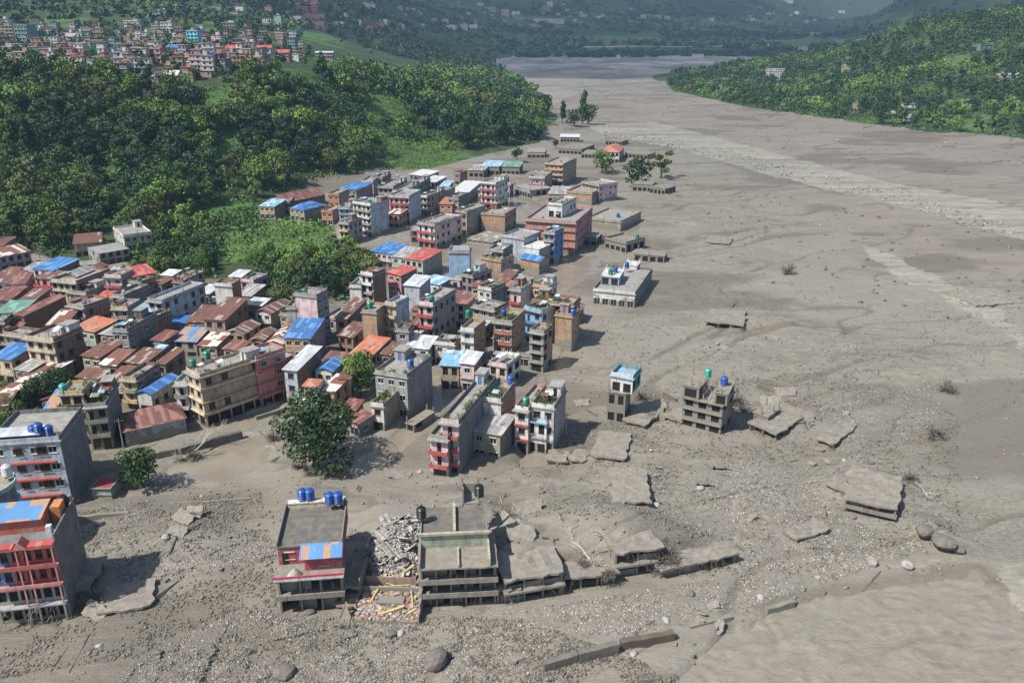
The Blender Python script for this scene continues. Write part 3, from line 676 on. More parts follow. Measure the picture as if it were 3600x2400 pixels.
# ------------------------------------------------------------------ the houses: roof corners measured on the photo (quarter units inside a tile), height in metres
TOWN = '''
T 0 1
-150 700 20 690 200 635 6 2 tan brown s:rust - | rust roofed house at the left edge with a blue tarpaulin under its eaves
-80 812 275 738 190 700 6 2 grey grey s:stripe L | long grey two storey house under a striped sheet roof at the left edge
290 900 490 920 740 845 9 3 white brown s:blue L | white house under a big bright blue sheet roof, left part of town
1130 605 1395 575 1255 505 6 2 cream white f tx | cream two storey house alone among the trees above town
680 665 925 655 850 600 5.5 1 tan brick s:rust - | small house with two tiers of rust roof below the trees
905 760 1185 715 1060 665 5 2 grey grey b:k x | long low grey house below the cream house in the trees
740 745 905 855 960 790 3 1 white white b:k x | small white terrace house left of the long low grey house
-60 1040 180 1015 300 940 6.5 2 palepink brown s:rust - | rust roofed house at the left edge behind the pale pink house
90 1045 230 1035 310 965 7 2 palepink pink s:maroon L | pale pink house with a maroon sheet roof near the left edge
320 985 490 1000 620 950 8 3 pink lilac s:rust Bp | pink balcony house just below the big bright blue roof
490 1005 700 1035 975 915 9 3 cream brick f LR | long cream fronted house with a flat roof and long brick side
630 1115 790 1135 975 1065 6 2 white tan f Be | low white house with curved balconies below the long cream house
1215 975 1430 935 1330 890 9 3 cream cream s:red oNx | open topped house under a salmon red sheet roof
975 965 1110 980 1190 925 10 3 palepink grey f Bp | pink and white balcony house left of the salmon red roof
1110 1010 1300 1040 1400 990 8 3 grey brick f e | grey house with washing on its roof under the salmon red roof
1040 1150 1140 1165 1345 1065 9 3 grey dgrey f LN | dark grey flat roofed house left of the pale blue one
895 1172 1030 1182 1075 1130 6 2 white brown s:red - | low white house with a small red front roof
1345 1195 1490 1210 1900 1055 11 4 paleblue paleblue f Lwx | large pale blue four storey house with small windows in its long side
1945 1065 2130 1065 2300 1030 12 4 white brick f nN | tall house with rough white front and red sheets on its roof
-60 1330 140 1340 260 1230 9 3 grey brown s:green - | house under a green sheet roof at the left edge
150 1312 215 1335 545 1180 9.5 3 brown brown s:maroon N | long windowless brown brick house with a maroon roof near the left edge
455 1402 590 1416 610 1310 8 2 tan brown s:stripe - | small house with a maroon striped roof beside the long brown house
60 1445 170 1450 240 1395 7 2 tan brown s:maroon L | little maroon roofed house at the left edge below the green roof
600 1245 770 1265 1030 1190 10 3 cream brick f BR | cream balcony house with brick side, flat roof, above the mint one
690 1440 865 1482 1050 1400 7 2 mint tanbrick s:orange - | mint green house under an orange rusty roof
1065 1455 1170 1482 1335 1320 10 3 grey dgrey f gR | grey house with bushes along its roof right of the mint one
1345 1345 1400 1372 1530 1300 9 3 grey brown f eN | narrow brown house with a green roof behind the grey garden house
1250 1275 1390 1295 1480 1230 8 2 lilac grey s:lightblue - | low house with purple and blue tarpaulins on its roof
1045 1262 1170 1275 1260 1200 8 3 cream grey f B | narrow cream balcony house left of the purple tarpaulins
1580 1398 1720 1403 1745 1352 5 1 grey grey s:blue x | low shed with a small blue roof below the pale blue house
1735 1378 1880 1390 1975 1275 7 2 pink brown s:rust - | pink house under a brown sheet roof
1880 1358 2060 1372 2235 1205 9 3 tan brown s:rust - | tan house with dark windows under a broad brown sheet roof
2090 1478 2235 1500 2360 1405 6 2 tan tanbrick g:rust - | tan house with a rusty gable roof right of the broad brown roof
1400 1550 1500 1568 1620 1500 6 2 grey brown s:maroon - | low maroon roofed house in the rust roof quarter
1600 1556 1800 1572 1885 1475 5 2 grey brown s:bluestripe - | low house with a blue and brown striped roof
1830 1600 1985 1615 2090 1525 5.5 2 tan brown s:stripe - | low house with a pale and rust striped roof right of the blue striped one
275 1520 490 1572 690 1450 12 4 cream brown f L | four storey cream house with a broad blank brown side, left edge of town
70 1485 250 1530 330 1470 8 3 tan brown f B | brown house with a terrace wall left of the four storey cream house
-90 1400 40 1400 90 1330 9 3 brown brown f L | dark brown house cut by the left edge below the green roof
560 960 700 975 830 905 9.5 2 tan brown g:grey - | house with a grey sheet gable behind the long cream fronted one
-60 1180 90 1190 180 1100 7 2 lilac brown s:maroon L | lilac fronted maroon roofed house at the left edge
180 1190 300 1200 420 1120 7 2 cream brown s:rust L | cream house under a rust roof left of the low white curved balconies
T 1 1
40 322 165 332 250 285 6 2 peach brown s:lightblue x | peach fronted house with a light blue roof at the forest edge
175 300 300 300 340 240 5.5 2 brown brown s:rust x | brown rust roofed row behind the peach fronted house
345 335 440 362 565 305 5.5 2 tan lilac h:blue x | house with a blue hipped roof at the forest edge
180 250 270 292 480 195 5 1 brown brown g:maroon - | long maroon roof behind the blue hipped roof
610 372 700 382 775 330 6 2 orange salmon f cx | orange fronted house with a round red tower on its roof
790 155 920 180 990 130 9 3 tan lilac s:blue x | tan house with a bright blue roof below the forest
675 215 760 225 800 180 9 3 orange tan f cx | small orange house left of the tan house with a bright blue roof
975 100 1075 105 1115 60 9 3 white grey f x | small white house with dark windows at the top of the town
1080 65 1160 75 1190 40 9 3 grey dgrey f - | grey house at the top of town beside the small white one
765 345 860 350 900 300 8 3 lightblue grey f L | light blue house behind the three storey cream balconies
890 295 1050 322 1210 285 14 5 white paleblue f BN | tall five storey house with white balconies and a windowless blue grey side
745 488 850 492 1010 450 9 3 cream grey f Bc | three storey cream balcony house standing in the trees
1215 242 1405 248 1535 190 13 4 palepink paleblue f BpN | tall pink fronted house with a blank blue grey side
1215 392 1310 402 1395 360 7 2 pink pink s:stripe - | bright pink house with a striped sheet roof at the tall pink front's foot
1090 265 1180 272 1250 230 8 3 palepink grey f e | white and pink house behind the tall five storey house
1130 150 1260 160 1350 95 9 3 grey brick f L | grey flat roofed house in the back row, left end
1260 190 1360 200 1460 130 10 3 cream grey f L | grey house with cream front in the back row above the pink front
1370 130 1480 140 1560 80 8 3 grey dgrey f R | grey unfinished house in the back row below the tin roofs
1510 235 1570 245 1700 185 9 3 white moss f B | mossy grey house with white arched balconies
1430 30 1560 52 1640 20 6 2 lilac grey s:white x | pale tin roofed house by the mud at the top of town
1540 95 1640 110 1700 70 6 2 grey grey s:silver x | silver tin roofed shed below the pale tin roof
1690 145 1760 150 1790 115 6 2 grey grey s:lightblue x | shed with a light blue sheet roof at the top of town
1800 190 1940 208 1900 112 5.5 1 grey grey s:white x | wide pale grey sheet roof next to the flooded field
1600 215 1700 225 1800 165 8 3 brick grey f eR | brick house with plants on its roof left of the wide pale roof
1760 260 1860 265 1960 215 8 3 grey dgrey f e | grey house with clutter below the wide pale sheet roof
2060 115 2200 125 2325 85 13 4 white white f Bp | tall white house with a red awning and red bands
1690 303 1800 310 1835 272 6 2 salmon tan s:orange x | small salmon roofed house in front of the tall white house
1840 375 1935 390 2085 330 10 3 tan grey f RN | grey three storey house with a tan front behind the orange roofed one
2075 395 2285 415 2360 350 8 2 tanbrick tanbrick f Rn | broad tan brick block with concrete columns standing in water
1500 478 1640 505 1850 420 10 3 white palepink f Bpe | white house with maroon balconies standing in brown flood water
1420 545 1500 552 1530 515 5 2 maroon pink b:k x | small maroon annex left of the house in the flood water
1970 610 2180 655 2275 575 1.6 1 tan tan b:w x | flooded flat roof with a light blue tarpaulin
1075 732 1250 768 1365 705 6 2 palepink brown s:blue L | pale pink house under a wide blue roof beside the trees
1260 785 1385 805 1480 735 6 2 mint tan s:grey - | house with a grey green roof between the blue and the red roof
1395 797 1530 830 1655 750 6.6 2 mint grey s:red N | house under a wide red roof standing in flood water
1765 765 1960 755 2068 712 13 0 lightblue paleblue f nNx | tall pale blue windowless house front in the flood water
865 1065 965 1075 1010 1000 8 3 white white f ne | low white annex with a square window left of the balcony tower
935 955 1070 965 1245 930 12 4 white brown f BN | four storey white balcony house with a bare brick side
1245 925 1330 965 1395 900 10 3 pink dgrey s:red x | house with a two tier red roof behind the silver box
1360 1052 1500 1066 1605 1000 10 0 steel steel s:silver nNx | silver tin clad box of a house with no windows
1485 1222 1625 1240 1835 1110 13 4 palepink grey f BpR | pink and white house with a brick side and a green tank on its roof
1880 965 1990 985 2175 920 8 3 lilac lilac f g | long lilac house with bushes on its roof behind the market houses
2075 805 2250 838 2360 790 6.5 2 tanbrick tan f Rne | low brick house with a white framed front right of the pale blue tower
2140 730 2270 745 2352 690 9 3 grey dgrey f L | grey house with dark openings behind the low brick one
362 1140 555 1165 650 1108 15 5 palepink lilac f nx | tall pale pink blank fronted tower with a green tank
262 1532 492 1542 610 1400 9 3 peach lilac s:blue - | peach house under a wide blue sheet roof
285 1262 365 1268 385 1205 11 0 grey grey f nNx | narrow windowless grey block left of the pale pink tower
0 1292 130 1312 285 1222 6 2 white tan g:rust L | white fronted house under a rust gable below the dark trees
120 1240 210 1250 300 1200 6 2 white tan g:maroon - | small maroon gabled house left of the narrow grey block
735 1352 830 1364 985 1205 7 2 tan dgrey s:rust - | long house with a patched rust roof between the pink and the brick tower
975 1297 1105 1312 1190 1240 13 0 tanbrick tanbrick f Rnx | tan brick tower with no windows and a green tarpaulin on its roof
1180 1228 1285 1238 1435 1185 14 4 cream paleblue f BcN | tall cream balcony house with a blank blue grey side
-40 1545 60 1560 130 1460 6 2 tan brown g:rust - | rusty gable roof behind the peach house, left one
110 1572 240 1590 320 1440 6 2 tan brown g:stripe - | pale striped gable roof left of the peach house
1885 1460 2000 1480 2085 1390 12 4 white tanbrick f uL | narrow white and blue house with a silver hut on its roof
1640 1590 1825 1610 1890 1540 6 2 white moss f ge | low white house overgrown with climbing plants
2180 1392 2350 1408 2500 1300 12 4 brick tanbrick f LRpg | orange brick house with red ledges and a roof garden
2050 1078 2160 1105 2270 1045 10 3 white dgrey f e | white house with grey roof terraces in the middle of the market houses
1835 1215 1930 1232 2000 1175 8 3 palepink tan s:maroon L | pinkish house with a maroon roof at the market houses' left end
2000 1245 2190 1290 2290 1230 9 3 grey dgrey f RL | dark grey flat roofed house left of the orange brick one
2200 1025 2352 1082 2440 1030 9 3 white tan g:maroon - | white house under a long maroon roof in the market houses
1290 1470 1400 1480 1430 1420 9 3 grey brown f e | small grey house with blue tubs at the cream tower's foot
1560 1010 1680 1050 1740 1000 7 2 white lilac s:lightblue x | house with a small light blue roof behind the silver box
T 2 1
300 -62 470 -52 600 -105 12 4 peach tan f BcR | peach four storey house with an orange hut on its roof, by the forest end
165 62 300 72 330 15 8 2 palepink tan f BpR | low pink banded wing left of the peach four storey house
48 135 165 180 350 150 4.2 1 grey grey b:k ox | grey concrete frame standing in water, with dark openings
330 215 500 220 560 170 4.5 1 tan tan s:grey x | tan shed under a dark sheet roof in the flood
515 192 735 218 800 160 6 1 tanbrick dgrey f Rnx | peach walled hall left of the salmon house with roof columns
690 102 800 142 840 90 9 3 tan palepink f Lx | narrow salmon house behind the peach walled hall
130 452 585 487 720 352 13 4 salmon pink f RLnp | broad brick house with red terraces, tallest at the water's edge
320 315 460 322 640 262 18 1 white white f pxe | white penthouse with red bands on the broad brick house
290 572 392 582 485 540 12 4 grey blue f LBb | narrow house with blue balconied side beside the tall brick wall
-70 592 110 635 195 565 10 0 steel steel f nx | pale grey house with blank side next to the blue balconies
120 690 250 720 330 655 8 1 white grey b:w x | low white terrace between the pale grey and the blue house
90 800 250 838 318 802 5 1 tanbrick tanbrick g:blue n | little brick house with a bright blue curved roof at the waterside
755 1090 1130 1140 1280 820 4.6 1 white dgrey f Nx | broad white flat roofed house alone in the mud with a tall side wall
820 962 985 978 1012 905 7.6 1 lightblue lightblue b:w x | light blue stair hut on the broad white flat roof, red door
1030 860 1150 872 1175 835 6.2 1 white grey b:w nx | low white block at the back of the broad white flat roof
725 425 1000 478 1065 375 3.8 0 moss moss f nx | half drowned flat roof with a white sheet hut on it
655 602 785 612 830 572 4.2 1 dgrey dgrey b:k ox | dark concrete frame beside the broad brick house
870 622 1050 672 1195 622 4.2 1 white grey f mx | low grey house with a green tank in the mud
1120 765 1400 785 1445 742 2.8 1 brown brown b:k mox | brown broken house shell behind the white flat roofed house
200 1205 565 1243 642 1180 12 4 brick brick f LRg | long dark brick house with a garden terrace, last row before the mud
-20 1090 80 1105 180 1045 12 3 palepink white f Bpt | pink and white house with a terracotta roof hut
120 1262 270 1302 385 1245 11 3 lightblue white f Bbe | white and blue balcony house in front of the long brick one
390 1332 552 1350 642 1305 10 3 tanbrick tanbrick f Rntx | brick tower standing on bare pillars beside the mud
155 1485 290 1500 402 1440 11 4 grey tanbrick f RLoe | grey house with torn brick side next to the low water pool
190 1060 330 1080 420 1030 12 3 peach white f et | peach house with roof pots behind the garden terrace
T 2 0
835 1392 985 1400 1000 1325 7 2 white grey h:orange ox | white hall with a bright red roof beside the bright green tree
850 1292 1010 1300 1100 1285 3.2 1 dgrey dgrey b:k mox | dark roofless frame at the water's edge behind the red roofed hall
1055 1400 1245 1422 1255 1392 3.2 1 dgrey dgrey b:k mox | row of dark open shops right of the red roofed hall
140 1395 300 1398 310 1365 4.5 1 tan brown b:k x | lone low tan wall house at the upper end of the mud
450 1352 640 1372 660 1320 4 1 salmon tan b:w mx | low pinkish ruin at the upper end of the mud
445 1262 620 1262 640 1248 4 1 white grey s:white mx | pale sheet roofed ruin below the mud spit trees
300 1530 440 1545 455 1500 6 2 tan brown s:green mx | ruin with dark green sheet roof left of the peach house
640 1410 800 1420 810 1380 3 1 brown brown b:k mx | muddy ruin left of the bright green tree
T 1 0
2070 1530 2235 1532 2300 1495 5 1 tan brown s:lightblue mx | ruin with teal and blue sheets at the top of town by the dark tree
2260 1530 2420 1535 2440 1500 5 1 tan brown s:green mx | ruin with a green sheet roof at the top of town
1960 1560 2090 1568 2120 1530 4 1 grey grey s:grey mx | grey shed sunk in mud at the top of town
T 2 1
1110 118 1290 130 1310 95 4.2 1 moss brown b:k mx | low muddy house with three dark windows behind the dark tree
1290 140 1410 165 1440 130 3.5 1 brown brown b:k mox | broken low house right of the dark tree in the mud
T 0 2
-60 140 100 168 285 62 7 2 cream tan s:blue - | cream house with a wide blue roof at the left edge
165 168 260 190 310 122 4 1 tan brown s:rust x | small rust roof at the foot of the four storey cream house
775 118 912 150 1090 42 7.5 2 tan brown s:rust L | tan house with balcony under a rust roof in the middle of the quarter
930 205 1062 222 1205 112 7 2 tan salmon s:stripe L | house with a rust and white striped roof and salmon wall
1175 178 1320 208 1455 105 7 2 tan brown s:rust L | rust roofed house in front of the small blue roof
1395 96 1462 102 1525 55 7 2 grey brown s:lightblue x | house with a small light blue roof in the rust quarter
1440 200 1512 208 1695 102 7 2 tan brown s:rust - | narrow rust roofed house left of the curved cream building
1020 332 1120 348 1205 262 6 2 cream brown s:rust - | cream house with a plain rust roof above the yellow fronted house
1125 345 1250 362 1445 222 8 3 yellow brown f Bxe | yellow fronted house with a cluttered dark flat roof
1265 462 1385 482 1612 325 5.5 1 white cream g:blue - | low white house with a long blue roof
1618 385 1718 400 1745 300 8.5 3 white mint f B | narrow white house with green trim beside the curved cream building
1715 265 1835 332 2400 150 12.2 4 cream beige f cSL | big curved cream building with brown bands and open ground floor
2190 120 2352 172 2640 92 12.5 4 pink pink f pSL | dark pink building continuing the curved cream one
1140 812 1700 700 1565 570 3.6 0 steel steel h:maroon n | low hall under a broad red brown hipped roof by the brown water
515 642 780 625 950 440 8.5 3 moss moss f Bge | mossy cream house with stacked balconies, left half
780 602 975 590 1055 395 10 3 moss dgrey f BgN | mossy cream house with dark side wall, right half
555 478 755 482 800 385 12.6 1 yellow yellow f ex | yellowish roof room on the mossy cream house
-60 482 70 500 690 218 5 1 tan brown s:stripe x | very long narrow roof striped rust and white
-90 590 60 585 120 500 5 1 tan brown s:rust x | rust roof at the left edge below the very long striped roof
425 612 530 622 570 482 7 2 tan brown s:bluestripe x | small roof half rust half light blue beside the mossy house
700 330 900 345 1010 290 6 2 tan brown s:rust L | low rust roofed house above the mossy balcony house
180 745 480 760 520 660 6 1 salmon brown s:maroon x | low maroon roof between the mossy house and the blue tanks
-150 1005 545 908 745 880 14 4 paleblue streak f Npx | big pale blue building with red window bands and blue tanks
T 1 2
245 265 372 268 640 95 9.6 3 steel brown s:silver N | narrow silver fronted house with a long pale tin roof
550 258 695 276 782 178 7 2 white grey g:blue - | house with an arched blue roof right of the long pale tin roof
440 402 550 412 590 352 8 2 white white h:orange x | little white turret with a tiled pyramid roof
605 442 715 462 852 352 6 2 tan tanbrick s:stripe - | house with a rust and cream striped roof above the big tree
770 335 860 345 905 250 7 1 tan tan s:rust x | plain rust roof behind the striped one above the big tree
375 545 455 560 500 490 4 1 white white b:w x | white porch at the left of the big tree
885 102 1052 138 1180 5 6.5 2 salmon grey s:orange L | house with a grey and red banded roof behind the bushes
1060 112 1232 124 1325 42 6 2 tan brown s:rust x | rust roof right of the grey and red banded one
1090 292 1385 335 1622 155 10.5 3 grey lilac f tNe | large patched grey block with clutter, white awning and red sheets on top
1055 590 1170 605 1402 405 6.2 2 white tan f gN | narrow tan house with a thick roof garden and long plain side
800 612 912 630 968 560 4.5 1 brown brown s:maroon x | small maroon roof above the low maroon one near the big tree
862 705 948 752 1042 682 3.6 1 brown grey s:maroon x | low maroon roof half hidden by the big tree
1390 745 1450 765 1632 640 1.9 1 grey grey b:k mox | bare concrete slab with a single post standing in the mud
1695 218 1862 228 1932 128 6.5 2 tan tan s:lightblue ox | shop with a light blue and pink roof and its front torn open
1872 198 2002 212 2082 132 7.5 2 palepink brown s:silver L | pinkish house with a silver roof beside the torn open shop
2150 205 2302 242 2402 135 6 2 palepink white f wpo | small house with a white roof terrace and pink edge
1598 885 1762 908 1862 780 9 3 palepink dgrey f BpN | narrow front with red striped balconies, lowest part of the long grey wall
1700 738 1862 762 2205 345 11.8 4 palepink dgrey f NBpe | long narrow house with a huge windowless grey side
2080 545 2250 562 2405 385 10.5 3 white tan f gn | pale house with a lush green roof garden
1985 812 2242 862 2370 722 6.5 2 moss dgrey s:grey N | low moss stained house under a grey roof with a rust patch
T 2 2
40 605 150 640 260 420 10 3 white pink f Lpe | house with a faded red roof terrace and green tank
180 592 385 622 490 452 10.5 3 white grey f gN | white house with a blue painted terrace and plants on its roof
140 705 318 745 400 600 7.5 2 white grey b:u Lo | white two storey front below the blue painted terrace
920 302 1110 347 1150 258 11.2 1 white teal f:u pox | red and blue rimmed hut on top of the muddy tower
875 462 1045 480 1118 392 7.4 2 mud mud b:k mox | mud coated three storey tower standing alone
1562 512 1940 582 2092 470 7.8 3 mud mud b:k mLox | large mud coated ruin with open floors and a broken top
1562 402 1722 424 1850 335 10.8 1 tan tan b:k mox | broken pinkish roof room, left side of the large mud coated ruin
1872 452 1982 482 1998 355 10.8 1 tan tan b:k mox | roof room with a blue tank on the large mud coated ruin
2235 640 2352 690 2420 600 3.2 1 mud mud b:k mox | small muddy hut right of the large ruin
'''
# buried houses: corners, height, storeys, options, label
WRECKS = '''
T 2 1
1785 648 1995 668 2005 612 .9 1 - | flat slab of a buried roof in the middle of the mud plain
1790 1372 2120 1412 2112 1290 1.8 1 r | broken slab with a leaning post standing out of the mud plain
T 3 1
1730 1098 1915 1235 2100 1100 .6 1 - | thin edge of a buried roof far out on the right mud plain
T 2 2
1040 705 1230 762 1395 590 1.4 1 r | mud covered slab beside the lone muddy tower
320 1075 490 1092 505 1010 1.2 1 - | small buried roof slab, left of three below the blue terrace house
520 1065 650 1095 712 1015 1.2 1 - | small buried roof slab, middle of three below the blue terrace house
735 1025 1022 1075 1052 845 1.6 1 r | large square buried roof slab right of two small ones
940 1452 1262 1462 1232 1180 2.6 1 k | buried house with a wide black opening under its muddy roof
1430 655 1560 730 1620 640 1.6 1 r | low broken wall end at the left foot of the large ruin
2200 735 2432 835 2672 620 2.2 1 rk | collapsed roof tilted like a V right of the large ruin
T 3 2
475 872 612 935 735 735 1.6 1 rk | small roof corner sticking out of the rubble on the right
540 1290 730 1372 830 1290 1.5 1 r | dark gap under a low slab left of the two storey wreck on the right
715 1445 1185 1530 1305 1262 3.2 2 rp | mud buried two storey house near the splintered white tree
T 3 3
290 255 548 140 470 60 1.2 1 - | low slab with a dark slit above the gravel bank
T 2 3
-60 645 470 532 400 300 4.4 2 r | wide buried house right of the ruined row, with two open floors
482 612 950 532 930 400 2.5 1 r | low buried house in the ruined row between the two white dead trees
975 402 1372 302 1350 150 5.0 2 r | buried house with a long black opening behind the root ball
1395 545 2062 372 2040 270 2.0 1 r | long low slab ending the ruined row on the right
T 0 3
480 745 820 690 1030 420 2.6 1 rk | torn floor slab hanging beside the red house
890 905 1380 830 1400 620 1.3 1 - | pebble strewn slab with a straight edge right of the red house
T 1 3
2215 720 2420 690 2390 300 2.6 1 rk | tilted muddy slab between the ruined row and the mud
'''
TANKS = '''
T 0 1
1135 890 9 green | green tank on the roof behind the long cream house, near the trees
T 1 1
450 1115 15 green | tall green tank on the pale pink blank tower
1045 262 14.2 green | green tank on the tall five storey house with white balconies
1950 1315 12 green | green tank above the narrow white and blue house
1615 1180 13 green | green tank on the pink and white house with a brick side
2275 1310 12 blue | blue tank in the roof garden of the orange brick house
1620 405 10.2 black | black tank on the house standing in brown flood water
1045 1240 13 green | green tank lying on the tan brick tower
T 2 1
1150 600 4.2 green | tall green tank on the low grey house in the mud
905 925 7.9 green | green tank on the hut of the white flat roofed house
950 905 7.9 blue | blue tank on the hut of the white flat roofed house
1055 862 6.5 blue | blue tank lying at the back of the white flat roofed house
560 1305 10.3 blue | blue tank on the brick tower with bare pillars
975 405 3.8 blue | blue tank on the half drowned flat roof
T 0 2
1905 130 12.4 green | tall green tank on the curved cream building
1775 205 12.4 green | fallen green tank at the corner of the curved cream building
310 830 14.2 blue | leftmost of the blue tanks on the big pale blue building
360 808 15 blue | highest blue tank on the big pale blue building
455 830 14.2 blue | rightmost large blue tank on the big pale blue building
585 440 12.9 teal | small teal tank on the yellowish roof room
300 1440 14.5 black | black tank behind the roofs of the red house
520 1420 14.5 black | grey black tank at the corner of the red house's roof
70 1200 14.5 white | white tank on the round balcony at the left edge
T 1 2
430 1420 11 blue | leftmost blue tank of four on the muddy grey roof
498 1418 11 blue | second blue tank from the left on the muddy grey roof
680 1455 11 blue | third blue tank from the left on the muddy grey roof
755 1450 11 blue | rightmost blue tank of four on the muddy grey roof
2050 1385 13.5 black | black tank in the concrete frame behind the ruined row
1420 205 11 blue | blue tank on the large patched grey block
T 2 2
35 420 10.7 blue | blue tank above the faded red roof terrace
127 560 10.3 green | green tank by the faded red roof terrace
1798 295 11 teal | teal tank standing on top of the large mud coated ruin
1948 370 11 blue | blue tank on the right roof room of the large ruin
T 1 3
1520 20 11 black | black tank at the back corner of the right hand ruin
'''
def parse(txt):
    ox = oy = 0
    for ln in txt.strip().splitlines():
        ln = ln.strip()
        if not ln: continue
        if ln.startswith('T '): a = ln.split(); ox = int(a[1])*588; oy = int(a[2])*392; continue
        l, lab = ln.split('|'); yield ox, oy, l.split(), lab.strip()
def Q(ox, oy, a, b): return (ox+float(a)/4, oy+float(b)/4)
# ------------------------------------------------------------------ parse tables first: the mud mounds depend on them
WL = []
for ox, oy, a, lab in parse(WRECKS):
    A, B, Cc = Q(ox, oy, a[0], a[1]), Q(ox, oy, a[2], a[3]), Q(ox, oy, a[4], a[5])
    WL.append((wreck_spec(A, B, Cc, float(a[6])), float(a[6]), int(a[7]), a[8], lab))
for px, py, r, hh in ((1290,1245,9,2.4),(1190,1250,8,2.2),(1400,1235,8,2.6),(1490,1240,7,2.4),(1600,1270,6,1.2),(880,1180,7,2.2),(720,1130,8,2.),(1060,1170,7,2.),(1330,1180,9,1.6),
                      (420,1215,7,1.2),(310,1200,6,1.0),(480,1300,8,.9),(2160,1235,5,1.3),(2120,1218,4,1.2),(1800,745,7,1.2),(630,1540,10,1.3),(250,1480,8,.9),(900,1510,9,.9)):
    g = gp(px, py, 0); BUMPS.append((g[0], g[1], r, hh))
for ox, oy, a, lab in parse(TOWN):
    if 'tree' in lab[:12] or float(a[6]) < 4 or 'roof room' in lab or 'penthouse' in lab or ' hut on' in lab: continue
    org, rz, W, D = frame_of(Q(ox, oy, a[0], a[1]), Q(ox, oy, a[2], a[3]), Q(ox, oy, a[4], a[5]), float(a[6])); q = random.Random(int(org[0]*9))
    BUMPS.append((org[0]-math.sin(rz)*D*.4+q.uniform(-2, 2), org[1]+math.cos(rz)*D*.4+q.uniform(-2, 2), (W+D)*.42, q.uniform(.3, .75)))
# ------------------------------------------------------------------ ground sheet
def axis(lims):
    out = [lims[0][0]]
    for a, b, s0, s1 in lims:
        x = out[-1]; L = b-a
        while x < b-1e-6:
            x += s0+(s1-s0)*(x-a)/L; out.append(x)
    return np.array(out)
ya = axis([(-160, 70, 14, 6), (70, 82, 2, .6), (82, 240, .6, .75), (240, 520, .75, 2.6), (520, 1300, 2.6, 10), (1300, 4000, 10, 60), (4000, 13000, 60, 300)])
xh = axis([(0, 125, .75, .75), (125, 420, .75, 4.5), (420, 1300, 4.5, 22), (1300, 9000, 22, 260)])
xa = np.concatenate([-xh[:0:-1], xh])
GX, GY = np.meshgrid(xa, ya); gx = GX.ravel(); gy = GY.ravel()
gz = terrain(gx, gy); bh = base_h(gx, gy)
nx_, ny_ = len(xa), len(ya)
ii = np.arange(nx_*ny_).reshape(ny_, nx_)
F_ = np.stack([ii[:-1, :-1].ravel(), ii[:-1, 1:].ravel(), ii[1:, 1:].ravel(), ii[1:, :-1].ravel()], 1)
far = lambda px, d: pd(px, d, 0)
VEG1 = PP([(-700,570),(-300,560),(0,560),(150,600),(290,600),(320,640),(480,640),(590,640),(640,700),(790,680),(850,640),(868,585),(770,545),(750,480),(680,420),(860,395),(1000,385),(1130,352),(1240,327),(1262,255),(1185,187),(1122,141)])+[far(1100, 2800), far(1100, 14000), far(-3500, 14000), (-9000, 300, 0)]
VEG2 = PP([(1528,190),(1545,207),(1700,243),(1860,268),(1990,285),(2130,303),(2250,312),(2352,325),(2800,385),(3600,480)])+[(9000, 600, 0), (9000, 14000, 0), far(2200, 14000), far(1960, 4600), far(1935, 2600), far(1900, 1900), far(1740, 1700), far(1560, 1450)]
FIELDS = [HH(q) for q in ([(870,395),(905,330),(1000,325),(1055,372),(990,388)], [(440,275),(440,222),(555,200),(570,215),(560,262),(470,290)], [(835,275),(850,215),(935,235),(985,272),(900,290)],
     [(655,88),(700,72),(905,76),(900,86),(760,92)], [(700,545),(760,510),(785,540),(730,570)], [(500,575),(520,545),(590,520),(660,500),(740,522),(765,560),(690,585),(600,592),(520,602)], [(2160,160),(2165,130),(2230,122),(2240,155)],
     [(2150,238),(2200,225),(2240,235),(2210,258)], [(2180,282),(2260,262),(2310,280),(2240,300)], [(2070,262),(2110,250),(2140,262),(2100,275)], [(870,190),(915,165),(985,172),(950,205),(880,212)], [(520,300),(560,300),(560,370),(480,380)])]
PALE = [PP(q) for q in ([(1345,285),(1500,280),(1700,330),(2000,410),(2400,485),(2400,565),(2100,480),(1800,410),(1550,342),(1380,308)], [(1190,212),(1270,200),(1335,212),(1260,248),(1190,232)],
     [(1960,560),(2080,600),(2250,680),(2352,760),(2352,800),(2180,690),(2040,625)], [(2300,1300),(2352,1290),(2500,1400),(2352,1400)])]
RUB = [PP(q) for q in ([(200,1640),(350,1500),(560,1395),(640,1405),(960,1430),(1200,1400),(1600,1335),(1700,1295),(2100,1235),(2120,1262),(1760,1385),(1500,1450),(1250,1500),(1200,1640)], [(350,1310),(640,1225),(630,1290),(420,1345)],
     [(1400,1150),(1750,1050),(1900,1150),(2050,1250),(1700,1290),(1550,1200)], [(1850,900),(2180,870),(2160,1000),(1950,1060)], [(180,1210),(330,1170),(420,1200),(300,1370),(260,1300)])]
veg = np.zeros(len(gx)); wob = (fbm(gx/14., gy/14., 71, 3)-.5)*12*sstep(150, 600, gy)
for V in (VEG1, VEG2): veg = np.maximum(veg, inpoly(gx+wob, gy+wob, V))
for V in ([(740,480),(770,515),(790,505),(760,470)], [(0,900),(70,860),(60,815),(0,805)], [(0,1010),(60,985),(50,955),(0,960)], [(250,1010),(300,1000),(280,960),(255,960)], [(270,925),(420,925),(410,905),(280,900)]):
    veg = np.maximum(veg, inpoly(gx+wob*.2, gy, PP(V)))
farveg = ((gy > 2640+250*(fbm(gx/300., gy*0, 3, 3)-.5)) & (gx < 1500)); veg = np.maximum(veg, farveg)
veg = np.maximum(veg, (bh > 3) & (gy > 250))
fld = np.zeros(len(gx))
for V in FIELDS: fld = np.maximum(fld, inpoly(gx, gy, V))
fld = np.maximum(fld, farveg*sstep(.45, .55, fbm(gx/260., gy/90., 83, 3))*(bh < 130)*.8)
